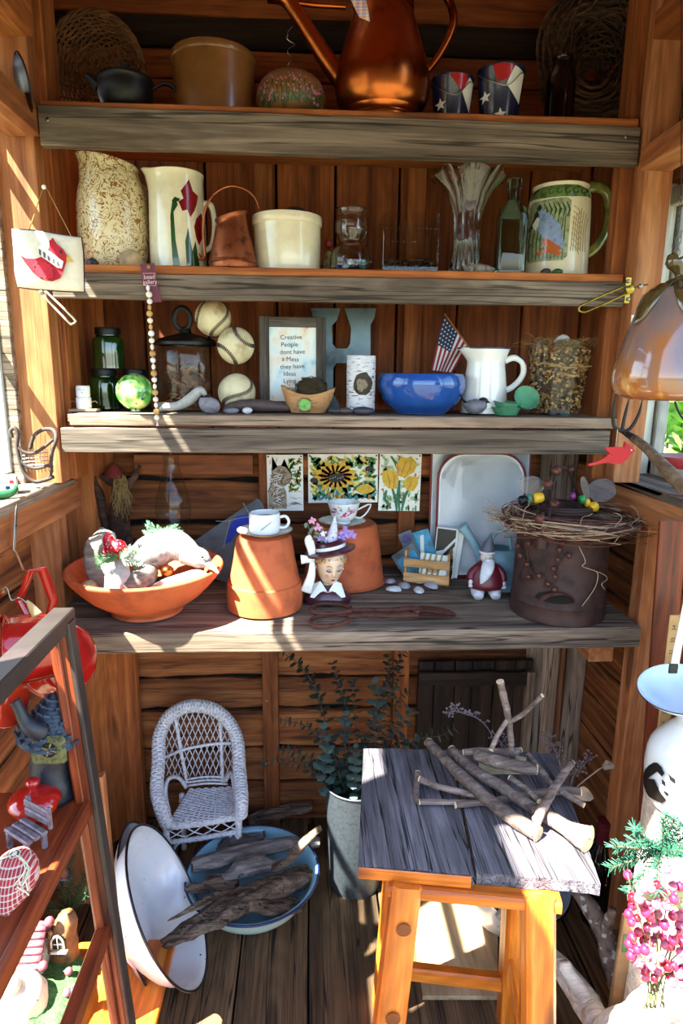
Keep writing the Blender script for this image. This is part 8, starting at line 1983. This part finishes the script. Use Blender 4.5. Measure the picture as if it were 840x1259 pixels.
B().box((.012, .003, .055), c=P(772, 357, 1.438) - base, ch=.001).build('cross_plate', BRASS, t, smooth=0)
Yq = 1.38
cA, cB_, cC, cD = (18, 284), (102, 292), (101, 357), (18, 353)
base = P(60, 322, Yq)
t = thing('bird_cushion', 'small cream felt cushion stitched with a red chickadee-like bird, hung by string', 'ornament', base, rot=(0, 0, 0))
m_ = mpp(60, 322, Yq); g = lambda pts: [((a - 60) * m_, (322 - b_) * m_) for a, b_ in pts]
t['label'] = 'small cream felt cushion stitched with a red bird, hung by string'
rings = []
outl = g([(19, 285), (40, 286), (60, 288), (80, 291), (101, 293), (102, 310), (101, 335), (100, 356), (80, 356), (60, 355), (40, 354), (20, 352), (18, 335), (19, 310)])
for sc2, y_ in ((.96, .004), (1, 0), (.96, -.005), (.86, -.009), (.5, -.012), (.05, -.013)): rings.append([V((x_ * sc2, y_, z_ * sc2)) for x_, z_ in outl])
B().loft(rings).build('cushion_body', plain('cream_felt', '#d6cdbb', rough=.95, vary=.05, scale=90), t, smooth=60)
b = B();
B().tube([V((x_ * 1.0, .002, z_ * 1.0)) for x_, z_ in outl], .0022, seg=6, closed=True).build('dark_piping', plain('purple_felt', '#3a2030', rough=.95), t, smooth=180)
FELTR = plain('red_felt', '#a8182a', rough=.95, vary=.1)
ypl = lambda x_, z_: -.0134
def flat3(name, polys, mat, yy):
 for p_ in polys: B().prism([(x_, z_) for x_, z_ in p_], .0016, mat=Matrix.Translation((0, yy, 0)) @ Matrix.Rotation(R(90), 4, 'X')).build(name, mat, t, smooth=0)
flat3('bird_body', [g([(30, 316), (38, 320), (50, 320), (60, 316), (66, 306), (66, 300), (71, 296), (75, 303), (82, 309), (86, 316), (84, 324), (80, 334), (76, 342), (66, 346), (54, 344), (44, 336), (36, 326)])], FELTR, -.0165)
flat3('bird_wing', [g([(44, 328), (50, 322), (62, 323), (69, 330), (68, 341), (58, 345), (48, 339)])], plain('bright_red_felt', '#bf2436', rough=.95), -.0180)
flat3('white_scarf', [g([(53, 307), (57, 305), (82, 323), (79, 331), (74, 330), (52, 315)])], plain('white_felt', '#d8d6d2', rough=.95), -.0190)
flat3('scarf_pattern', [g([(54 + i * 5, 309 + i * 3.3), (56.5 + i * 5, 310.5 + i * 3.3), (56 + i * 5, 317 + i * 3), (54 + i * 5, 315.5 + i * 3)]) for i in range(5)], plain('grey_print', '#55525a', rough=.9), -.0203)
flat3('beak', [g([(85, 314), (93, 323), (85, 322)])], plain('yellow_felt', '#c99a2c', rough=.95), -.0160)
B().ell((g([(79, 312)])[0][0], -.018, g([(79, 312)])[0][1]), (.003, .0015, .003), u=10, w=6).build('button_eye', BLACKP, t)
b = B(); st = g([(47 + 11 * math.cos(a) + 10, 333 + 9 * math.sin(a)) for a in [2 * math.pi * k / 22 for k in range(22)]])
for i in range(0, 22, 2): b.tube([(st[i][0], -.0192, st[i][1]), (st[i + 1][0], -.0192, st[i + 1][1])], .0005, seg=4)
o = b.build('stitches', BLACKP, t, smooth=0); o['kind'] = 'stuff'
for a, b2 in (((35, 285), (53, 231)), ((88, 291), (56, 229))): B().tube([P(a[0], a[1], Yq) - base, P(b2[0], b2[1], Yq + .04) - base], .0009, seg=5).build('hanging_string', plain('jute_string', '#a07a3c', rough=.9), t)
o = B().ell((0, 0, 0), (.0045, .003, .0045), u=14, w=8).build('push_pin', WHITEGL, None, smooth=180, loc=P(54, 230, Yq + .035)); tag(o, 'round white pin holding the bird cushion string on the left post', 'pin')
# ---- bead strand hanging from the second shelf
Yd = 1.462
base = P(183, 330, Yd)
t = thing('bead_strand', 'long strand of cream and wooden beads with a maroon tag reading bead gallery', 'beads', base)
b0_ = P(183, 351, Yd)
tg = B().prism([(x_, z_) for x_, z_ in [((a - 183) * mpp(183, 345, Yd), (330 - c_) * mpp(183, 345, Yd)) for a, c_ in ((173, 325), (190, 324), (192, 345), (197, 369), (181, 370), (174, 345))]], .001, mat=Matrix.Rotation(R(90), 4, 'X')).build('maroon_tag', plain('maroon_card', '#5c1c30', rough=.6, vary=.05), t, smooth=0)
LTX = plain('pale_pink_ink', '#d8b8c0', rough=.8)
mm_ = mpp(183, 345, Yd)
text('lettering', 'bead', .0125, LTX, t, Matrix.Translation((.0005, -.0008, -10 * mm_)) @ FRONT @ Matrix.Rotation(R(4), 4, 'Z'))
text('lettering', 'gallery', .0115, LTX, t, Matrix.Translation((.0012, -.0008, -16 * mm_)) @ FRONT @ Matrix.Rotation(R(4), 4, 'Z'))
fr_ = [(-8, -6), (8, -5.5), (9, -20), (-6.5, -20)]; B().tube([(x_ * mm_, -.0008, z_ * mm_) for x_, z_ in fr_], .0005, seg=4, closed=True).build('tag_border', LTX, t)
B().lathe([(.0015, 0), (.0035, 0), (.0035, .001), (.0015, .001)], 14, mat=Matrix.Translation((0, -.0015, 1.5 * mm_)) @ Matrix.Rotation(R(90), 4, 'X')).build('eyelet', BRASS, t)
path = [(182, 354), (184, 368), (184, 385), (186, 410), (188, 440), (190, 470), (192, 500), (193, 517)]
sp = smooth_path([P(a, c_, Yd - .004) - base for a, c_ in path], 30); B().tube(sp[::6], .0006, seg=4).build('thread', LTX, t)
BE = [plain('bead_cream', '#ddd2bc', rough=.35, vary=.1), plain('bead_tan', '#b48a4c', rough=.4, vary=.15), plain('bead_white', '#d8d5cf', rough=.3, vary=.05)]
acc = 0; k = 0; last = sp[0]; seq = [2, 0, 2, 1, 1, 0, 1, 2, 0, 0, 1, 2, 0, 1, 2, 0, 1, 0, 2, 1, 0, 2]; need = 0
for i, p_ in enumerate(sp):
 acc += (p_ - last).length; last = p_
 if acc >= need:
  r_ = [.0068, .0042, .0060][(k * 5 + 1) % 3]; el = r_ * (1.5 if r_ < .005 else 1)
  B().ell(p_, (r_, r_, el), u=14, w=10).build('bead', BE[seq[k % len(seq)]], t, smooth=180)
  acc = -0; need = el + .0065; k += 1
B().tube([sp[-1], sp[-1] + V((.001, 0, -.012))], [.0006, .003], seg=6).build('tassel', LTX, t)
# RIGHT SIDE
# ---- hanging ceramic pear-shaped bell on a chain
Ye = 1.02; px = 815
def ctr(a, b_): return P(a, b_, Ye)
c = P(px + 14, 420, Ye); m = mpp(px, 400, Ye)
X = P(829, 420, Ye).x
t = thing('ceramic_bell', 'large glossy brown ceramic hanging bell shaped like an aubergine with leafy cap', 'bell', (X, Ye, P(829, 490, Ye).z))
l0 = V(t.location); zz = lambda py: P(829, py, Ye).z - l0.z
BELLM, bt, bb = newmat('streaky_brown_glaze'); co = coords(bt, (1, 1, .35), rnd=False); n = bt('TexNoise', i_Scale=26.0, i_Detail=5.0); bt.k(co, n.inputs[0])
gr = bt('SeparateXYZ'); bt.k(bt('TexCoord').outputs['Object'], gr.inputs[0]); mz = bt('MapRange', i_1=0.0, i_2=.10, i_3=.25, i_4=-.05); bt.k(gr.outputs[2], mz.inputs[0]); ad = bt('Math', operation='ADD'); bt.k(n.outputs[0], ad.inputs[0]); bt.k(mz.outputs[0], ad.inputs[1])
bt.k(bt.ramp(ad.outputs[0], [(.35, '#6a5a56'), (.5, '#7c6058'), (.62, '#8d6044'), (.75, '#9a5c2a'), (.85, '#c49a5c')]), bb.inputs[0]); setp(bb, Roughness=.12, Coat_Weight=.7)
prb = [(40 * m, zz(492)), (60 * m, zz(486)), (67 * m, zz(474)), (67 * m, zz(455)), (57 * m, zz(415)), (46 * m, zz(380)), (38 * m, zz(360)), (24 * m, zz(352)), (0, zz(350))]
B().lathe([(0, zz(488))] + prb, 48, sm=3).build('bell_body', BELLM, t)
LEAFG = plain('brown_green_glaze', '#4a3a1c', rough=.15, vary=.5, scale=25, dark='#2b2a14', coat=.7)
B().tube([(0, 0, zz(362)), (0, 0, zz(352)), (.002, 0, zz(340)), (-.004, 0, zz(330)), (-.014, 0, zz(320)), (-.010, -.0, zz(317))], [.034, .026, .013, .011, .014, .006], seg=16, sm=4).build('stalk', LEAFG, t, smooth=180)
for k in range(5):
 a = R(-100 + k * 72); ring = []
 pts = [(24 * m, zz(349)), (39 * m, zz(362)), (46 * m, zz(378)), (50 * m, zz(392)), (55 * m, zz(400))]; ws = [.020, .024, .020, .012, .002]
 b = B(); vs = []
 for (r_, z_), w_ in zip(pts, ws):
  for s_ in (-1, -.5, 0, .5, 1):
   aa = a + s_ * w_ / max(r_, .01); rr = r_ + .003 + .002 * (1 - abs(s_)); vs.append(V((rr * math.cos(aa), rr * math.sin(aa), z_)))
 fs = [(i * 5 + j, i * 5 + j + 1, (i + 1) * 5 + j + 1, (i + 1) * 5 + j) for i in range(4) for j in range(4)]
 o = b.add(vs, fs).build('cap_leaf', LEAFG, t, smooth=180); md = o.modifiers.new('s', 'SOLIDIFY'); md.thickness = .003
b = B(); k = 0
for s_, pts in enumerate((((826, 318), (829, 300), (832, 280), (836, 262), (838, 240)), ((836, 318), (834, 305), (836, 296), (838, 286)))):
 sp = smooth_path([P(a, b_, Ye) - l0 for a, b_ in pts], 10); acc = 0; last = sp[0]
 for i in range(1, len(sp)):
  acc += (sp[i] - last).length; last = sp[i]
  if acc > .0085:
   acc = 0; k += 1; Mx = Matrix.Translation(sp[i]) @ Matrix.Rotation(R(90 * (k % 2)), 4, 'Z')
   b.tube([(.0022 * math.cos(a), 0, .0048 * math.sin(a)) for a in [2 * math.pi * j / 10 for j in range(10)]], .0005, seg=4, closed=True, mat=Mx)
b.tube([P(838, 240, Ye) - l0, P(838, 120, Ye) - l0, P(838, -80, Ye) - l0], .0008, seg=5)
o = b.build('chain', plain('black_chain', '#1a1614', rough=.4, metal=.6), t, smooth=60)
B().tube([P(829, 488, Ye) - l0, P(832, 500, Ye) - l0, P(838, 512, Ye) - l0, P(846, 520, Ye) - l0], .0018, seg=6, sm=3).build('clapper_cord', IRON, t, smooth=180)
# ---- white card on the post
t = thing('white_card', 'small white card pinned to the right post behind the ceramic bell', 'card', P(781, 425, 1.44))
B().box((.030, .002, .13), c=(0, 0, 0)).build('card', WHP, t, smooth=0); B().ell((.004, -.002, .058), .003, u=10, w=6).build('pin', IRON, t)
# ---- slate and red wooden bird
t = thing('slate_tile', 'dark arched slate standing on the right sill behind the red bird', 'slate', PZ(766, 578, SILL_R + .001), rot=(R(-5), 0, R(-35)))
n_ = 12; B().prism([(-.045, 0), (.045, 0), (.045, .075)] + [(.045 * math.cos(math.pi * i / n_), .075 + .04 * math.sin(math.pi * i / n_)) for i in range(1, n_)] + [(-.045, .075)], .008, mat=Matrix.Translation((0, 0, 0)) @ Matrix.Rotation(R(90), 4, 'X')).build('slate', plain('dark_slate', '#2b2a2e', rough=.6, vary=.2), t, smooth=0)
Yr = 1.22; base = P(752, 555, Yr); mr = mpp(752, 555, Yr); g = lambda pts: [((a - 752) * mr, (555 - b_) * mr) for a, b_ in pts]
t = thing('wooden_cardinal', 'flat bright red wooden cardinal hanging by string before the slate', 'ornament', base)
CARD = plain('cardinal_red', '#b80f1a', rough=.45, vary=.08)
B().prism(g([(723, 571), (735, 567), (745, 562), (750, 556), (756, 558), (764, 554), (767, 548), (767, 543), (772, 546), (778, 551), (781, 554), (776, 558), (772, 565), (765, 570), (757, 571), (750, 569), (738, 570), (726, 573)]), .006, mat=Matrix.Rotation(R(90), 4, 'X')).build('body', CARD, t, smooth=0)
B().prism(g([(741, 550), (755, 549), (764, 549), (770, 553), (769, 558), (762, 561), (753, 559), (746, 555)]), .004, mat=Matrix.Translation((0, -.005, 0)) @ Matrix.Rotation(R(90), 4, 'X')).build('wing', CARD, t, smooth=0)
e_ = g([(776, 553)])[0]; B().ell((e_[0], -.0035, e_[1]), (.0016, .001, .0016), u=8, w=6).build('eye', WHITEGL, t)
B().tube([(g([(757, 550)])[0][0], 0, g([(757, 550)])[0][1]), (g([(757, 528)])[0][0], 0, g([(757, 528)])[0][1])], .0006, seg=4).build('string', LTX, t)
# ---- garden fork leaning on the sill
Yf = 1.24; base = P(765, 530, Yf); fq = lambda a, b_, y=Yf: P(a, b_, y) - base
t = thing('garden_fork', 'old three-tined hand fork with worn wooden handle leaning by the right window', 'fork', base)
STIR = plain('old_dark_iron', '#2e2825', rough=.55, metal=.5, vary=.25, scale=50)
B().tube([fq(758, 484), fq(755, 500), fq(754, 515), fq(756, 525), fq(765, 530)], [.001, .003, .0035, .0035, .004], seg=8, sm=4).build('tine', STIR, t, smooth=180)
B().tube([fq(774, 489), fq(770, 505), fq(767, 518), fq(765, 530)], [.001, .003, .0035, .004], seg=8, sm=4).build('tine', STIR, t, smooth=180)
B().tube([fq(790, 492), fq(786, 508), fq(779, 522), fq(772, 529), fq(765, 530)], [.001, .003, .0035, .0035, .004], seg=8, sm=4).build('tine', STIR, t, smooth=180)
B().tube([fq(763, 529), fq(772, 534), fq(782, 540, 1.2)], [.004, .006, .008], seg=10, sm=3).build('ferrule', STIR, t, smooth=180)
B().tube([fq(780, 539, 1.2), fq(796, 552, 1.16), fq(815, 572, 1.11), fq(830, 588, 1.07), fq(850, 606, 1.02)], [.008, .009, .011, .013, .012], seg=14, sm=4).build('handle', wood('worn_handle', '#4a3624', '#7a5f44', '#9c8262', rough=.6, grain=3, knots=0), t, smooth=180)
base = P(808, 610, 1.03)
t = thing('rusty_snips', 'pair of thin rusty blades lying on the right sill under the fork handle', 'snips', base)
B().tube([V((0, 0, 0)), P(825, 608, 1.01) - base, P(850, 612, .98) - base], [.001, .004, .006], seg=8, sm=3, flat=.3).build('blade', RUST, t, smooth=180)
B().tube([P(822, 600, 1.06) - base, P(838, 600, 1.04) - base, P(855, 603, 1.0) - base], [.001, .004, .006], seg=8, sm=3, flat=.3).build('blade', RUST, t, smooth=180)
t = thing('red_dish', 'dark red rounded dish rim showing on the sill at the right edge', 'dish', P(840, 575, 1.16))
B().lathe([(0, 0), (.03, 0), (.045, .016), (.048, .022), (.04, .02), (0, .008)], 32, sm=2).build('dish_body', plain('dull_crimson', '#8c2a34', rough=.4), t)
# ---- foliage outside the right window
LEAFL = plain('vine_leaf', '#7fb043', rough=.5, vary=.35, scale=6)
def bush(label, c_, rad, n, ls, mat, seed, name='leafy_vine', cat='vine'):
 t = thing(name, label, cat, (c_[0], c_[1], -.13)); rg = random.Random(seed); b = B()
 ctr_ = V((0, 0, c_[2] + .13))
 for k in range(n):
  d = V((rg.gauss(0, 1), rg.gauss(0, 1), rg.gauss(0, 1))).normalized() * rg.random() ** .4
  p_ = ctr_ + V((d.x * rad[0], d.y * rad[1], d.z * rad[2])); s_ = ls * rg.uniform(.6, 1.2)
  Mx = Matrix.Translation(p_) @ Matrix.Rotation(rg.uniform(0, 6.3), 4, 'Z') @ Matrix.Rotation(rg.uniform(-1.1, 1.1), 4, 'X') @ Matrix.Rotation(rg.uniform(-.6, .6), 4, 'Y')
  b.add([(0, -s_, 0), (s_ * .6, -s_ * .5, .15 * s_), (s_ * .75, .1 * s_, .1 * s_), (s_ * .3, .6 * s_, .05 * s_), (0, s_, -.1 * s_), (-s_ * .3, .6 * s_, .05 * s_), (-s_ * .75, .1 * s_, .1 * s_), (-s_ * .6, -s_ * .5, .15 * s_)], [(0, 1, 2, 3, 4), (0, 4, 5, 6, 7)], Mx)
 o = b.build('leaves', mat, t, smooth=0, recalc=False); o['kind'] = 'stuff'
 for k in range(5): B().tube([(rg.uniform(-.1, .1) * rad[0], 0, 0), (rg.uniform(-.4, .4) * rad[0], rg.uniform(-.3, .3) * rad[1], ctr_.z * .6), ctr_ + V((rg.uniform(-.7, .7) * rad[0], rg.uniform(-.7, .7) * rad[1], rg.uniform(-.3, .7) * rad[2]))], [.012, .007, .003], seg=6, sm=4).build('vine_stem', TWIG, t, smooth=180)
 return t
bush('sunlit green vine leaves outside the lower right window', (1.62, 2.75, 1.30), (.22, .3, .30), 260, .05, LEAFL, 1)
bush('tall pale green shrub outside the upper right window', (2.7, 4.6, 2.4), (.9, .9, 1.0), 900, .09, plain('pale_shrub_leaf', '#7f9c4e', rough=.5, vary=.3, scale=4), 2, 'garden_shrub', 'shrub')
bush('green shrub outside the left window', (-3.4, 6.6, 1.4), (1.0, 1.0, 1.2), 700, .1, plain('teal_shrub_leaf', '#5f9a72', rough=.5, vary=.3, scale=4), 3, 'garden_shrub', 'shrub')
# ---- dark red board leaning outside the post, yardstick
base = P(815, 900, 1.16)
t = thing('red_board', 'dark red-brown board standing behind the right wall post', 'board', base)
board('board', P(828, 640, 1.20) - base, P(800, 1010, 1.20) - base, .05, .012, W_RED, t, nrm=(-.3, -1, 0))
a_, c_ = P(832, 756, 1.14), P(783, 1180, 1.14); base = a_.copy()
t = thing('yardstick', 'old tan wooden yardstick with black marks leaning by the right post', 'yardstick', base)
dv = (c_ - a_); Lk = dv.length; du = dv.normalized()
o = board('stick', (0, 0, 0), dv, .026, .004, plain('yardstick_wood', '#b98f58', rough=.6, vary=.1, scale=20), t)
wv = V((0, -1, 0)).cross(du).normalized()
b = B(); k = 0; s_ = .004
while s_ < Lk - .004:
 ln = .010 if k % 8 == 0 else (.007 if k % 4 == 0 else .004)
 p_ = du * s_ + V((0, -.0024, 0)) + wv * (.013 - ln / 2); x_, y_ = wv * (ln / 2), du * .0005
 b.add([p_ - x_ - y_, p_ + x_ - y_, p_ + x_ + y_, p_ - x_ + y_], [(0, 1, 2, 3)]); s_ += .0032; k += 1
b.build('tick_marks', BLACKP, t, smooth=0, recalc=False)['kind'] = 'stuff'
ang = math.atan2(du.x, -du.z)
for k in range(1, int(Lk / .0256)):
 p_ = du * (k * .0256) + V((0, -.0026, 0)) - wv * .003
 text('numeral', str(35 - k), .011, BLACKP, t, Matrix.Translation(p_) @ Matrix.Rotation(R(90), 4, 'X') @ Matrix.Rotation(R(90) - ang * -1, 4, 'Z'), ext=.0001)
# ---- enamel ladle
Yl = 1.02; base = P(838, 846, Yl); lq = lambda a, b_, y=Yl: P(a, b_, y) - base
t = thing('enamel_ladle', 'white enamel ladle with chipped dark rim hanging at the right edge', 'ladle', base)
rl = 49 * mpp(838, 846, Yl)
vl = -ray(838, 846).normalized(); Ul = (U_ - vl * U_.dot(vl)).normalized(); zl = (vl * .60 + Ul * .80).normalized(); xl_ = Ul.cross(vl).normalized(); yl_ = zl.cross(xl_)
Ml = Matrix(((xl_.x, yl_.x, zl.x, 0), (xl_.y, yl_.y, zl.y, 0), (xl_.z, yl_.z, zl.z, 0), (0, 0, 0, 1)))
B().lathe([(0, -.030), (rl * .5, -.027), (rl * .85, -.014), (rl, 0), (rl * .97, 0), (rl * .82, -.012), (rl * .5, -.0245), (0, -.0275)], 48, sm=3, mat=Ml).build('ladle_bowl', plain('ladle_enamel', '#c9dbe8', rough=.15, vary=.04, coat=.6), t)
B().tube([Ml @ V((rl * math.cos(a), rl * math.sin(a), 0)) for a in [2 * math.pi * k / 60 for k in range(60)]], .0014, seg=6, closed=True).build('dark_rim', BLKRIM, t, smooth=180)
B().tube([lq(829, 822), lq(833, 800), lq(838, 775), lq(845, 740), lq(856, 690)], [.008, .0075, .007, .007, .007], seg=10, sm=3, flat=.5).build('handle', WHITEGL, t, smooth=180)
B().box((.016, .004, .018), c=lq(828, 822, Yl - .004), ch=.001).build('chipped_joint', BLKRIM, t, smooth=0)
# ---- panda mug
Yp = 1.0; px = 858; X = P(px, 930, Yp).x; mp2 = mpp(px, 930, Yp); zb = P(px, 985, Yp).z
HP = P(px, 880, Yp).z - zb
t = thing('panda_jar', 'large white ceramic jar painted with black pandas at the right edge', 'jar', (X, Yp, zb))
rp = 58 * mp2
pr = [(rp * .80, 0), (rp * .93, .012), (rp, HP * .35), (rp * .93, HP * .62), (rp * .62, HP * .82), (rp * .50, HP * .90), (rp * .52, HP)]
B().lathe(hollow(pr, .004), 56, sm=3).build('jar_body', WHITEGL, t)
rf = rprof([(p.x, p.y) for p in smooth_path([V((a, b_, 0)) for a, b_ in pr], 4)])
g = lambda pts: [((a - px) * mp2, (985 - b_) * mp2) for a, b_ in pts]
decal_round('panda_patches', t, rf, [g(p_) for p_ in ([(815, 925), (819, 922), (824, 923), (828, 928), (826, 934), (820, 932), (816, 940), (812, 948), (808, 960), (804, 962), (806, 945), (810, 934)], [(812, 950), (818, 944), (822, 950), (828, 956), (834, 960), (830, 968), (822, 972), (814, 976), (806, 972), (804, 964)], [(826, 937), (830, 938), (831, 943), (827, 943)], [(829, 949), (836, 950), (834, 954), (830, 953)], [(832, 926), (840, 928), (840, 934), (834, 932)])], BLACKP, off=.003)
t2 = t
pz = zb - .003
base = V((X + .03, Yp + .0, 0))
t = thing('jar_stand', 'pale peeled log stand under the panda jar and berries at the right edge', 'stand', base)
o = B().lathe([(0, 0), (.115, 0), (.105, .05), (.098, zb * .5), (.10, zb - .012), (.095, zb - .002), (0, zb - .002)], 28, sm=2, wob=lambda a, r, z: (r * (1 + .05 * math.sin(3 * a)), z)).build('log_body', PALEB, t);
# ---- artificial fir hanging by the yardstick
tt = sprig('artificial_fir', 'blue-green artificial fir branch beside the yardstick below the panda jar', P(812, 1050, .84), [(-.1, -.1, 1), (-.8, 0, .35), (.6, -.2, .5), (-.9, 0, -.1), (-.7, -.2, .8), (.3, -.2, .9), (-.5, -.3, -.3), (.8, -.2, 0), (-.9, -.2, .9), (.1, -.5, .6), (-.4, -.5, .1), (.9, -.2, .9), (0, -.2, 1.2)], .082, plain('blue_green_fir', '#1f553c', rough=.7, vary=.3), needle=.015, n=24, seed=41, r=.0010, cat='greenery', curve=.1)
# ---- frosted berries
BER = [plain('berry_pink', '#a11c3c', rough=.3, vary=.25, scale=60, coat=.4), plain('berry_red', '#8c0a1c', rough=.2, vary=.15, coat=.6), plain('berry_frosted', '#b4566c', rough=.6, vary=.2, scale=120)]
base = P(815, 1215, .80)
t = thing('berry_spray', 'spray of frosted pink and red artificial berries at the lower right corner', 'berries', base)
rg = random.Random(19); pts_b = [(772, 1076, 0), (820, 1068, 0), (777, 1095, 0), (786, 1105, 0), (808, 1088, 2), (801, 1092, 2)]
while len(pts_b) < 84:
 a, b_ = rg.uniform(772, 856), rg.uniform(1088, 1215)
 if a < 772 + max(0, b_ - 1170) * .7: continue
 if all((a - q_[0]) ** 2 + (b_ - q_[1]) ** 2 > 52 for q_ in pts_b): pts_b.append((a, b_, 0))
 elif rg.random() < .003: pts_b.append((a, b_, 0))
for i, (a, b_, k) in enumerate(pts_b):
 y = .80 + rg.uniform(-.03, .03); p_ = P(a, b_, y) - base; r_ = rg.uniform(.0058, .0078)
 bo = B().ell(p_, (r_, r_, r_ * 1.1), u=12, w=8); mt = BER[[0, 2, 2, 0, 1, 2, 0][i % 7]]
 ob = bo.build('berry', mt, t, smooth=180)
 cr_ = B().lathe([(r_ * .15, 0), (r_ * .5, r_ * .35), (r_ * .2, r_ * .1)], 6, mat=Matrix.Translation(p_ + V((0, -.001, r_ * .95)))).build('calyx', mt, ob, smooth=0)
for k in range(14):
 a, b_ = pts_b[k * 4][:2]; B().tube([V((0, 0, -.05)) + V((rg.uniform(-.02, .02), .01, 0)), (P(a, b_, .81) - base) * .5 + V((0, .01, 0)), P(a, b_, .805) - base], .0011, seg=5, sm=4).build('berry_stem', plain('green_stem', '#5a5a2c', rough=.7), t, smooth=180)
b = B()
for k in range(40):
 y0 = rg.uniform(-.012, .02); b.tube([P(786 + rg.uniform(-6, 6), 1098 + rg.uniform(-8, 10), .79) - base, P(820, 1102 + y0 * 500, .79) - base, P(862, 1105 + y0 * 900, .79) - base], .0008, seg=4, sm=3)
b.build('pale_grass', plain('pale_yellow_green', '#b4b878', rough=.7, vary=.2), t, smooth=180)['kind'] = 'stuff'
# ---- bright things on the floor in the lower right corner
base = V((P(760, 1235, .92).x, .92, 0))
t = thing('sunblown_stump', 'chunky pale stump with curly moss, added for the sun-blown lower right corner', 'stump', base)  # stump put in; its pale wood stands in for blown-out sunlight
o = B().tube([(.02, 0, .004), (.02, 0, .10), (.04, -.01, .20), (.08, 0, .27)], [.10, .085, .075, .05], seg=22, sm=5).build('stump_body', PALEB, t, smooth=180); displace(o, .012, 14, 4)
rg = random.Random(51); b = B()
for k in range(160):
 p_ = V((rg.uniform(-.03, .06), rg.uniform(-.10, -.02), rg.uniform(.10, .26))); pts = [p_]
 for j in range(4): pts.append(pts[-1] + V((rg.uniform(-1, 1), rg.uniform(-1, 1), rg.uniform(-1, 1))) * .008)
 b.tube(pts, .0007, seg=4, sm=2)
b.build('curly_moss', plain('pale_moss', '#a0986c', rough=.9, vary=.3), t, smooth=180)['kind'] = 'stuff'
p_ = P(770, 1125, 1.02)
t = thing('cork_board_strip', 'tan strip of wood with green label standing by the berries', 'board', (p_.x, 1.02, 0))
board('strip', (0, 0, 0), (.01, 0, p_.z), .034, .01, plain('yardstick_brown', '#7d5c38', rough=.8), t); B().box((.022, .001, .04), c=(.008, -.006, p_.z - .06)).build('green_label', GREENP, t, smooth=0)
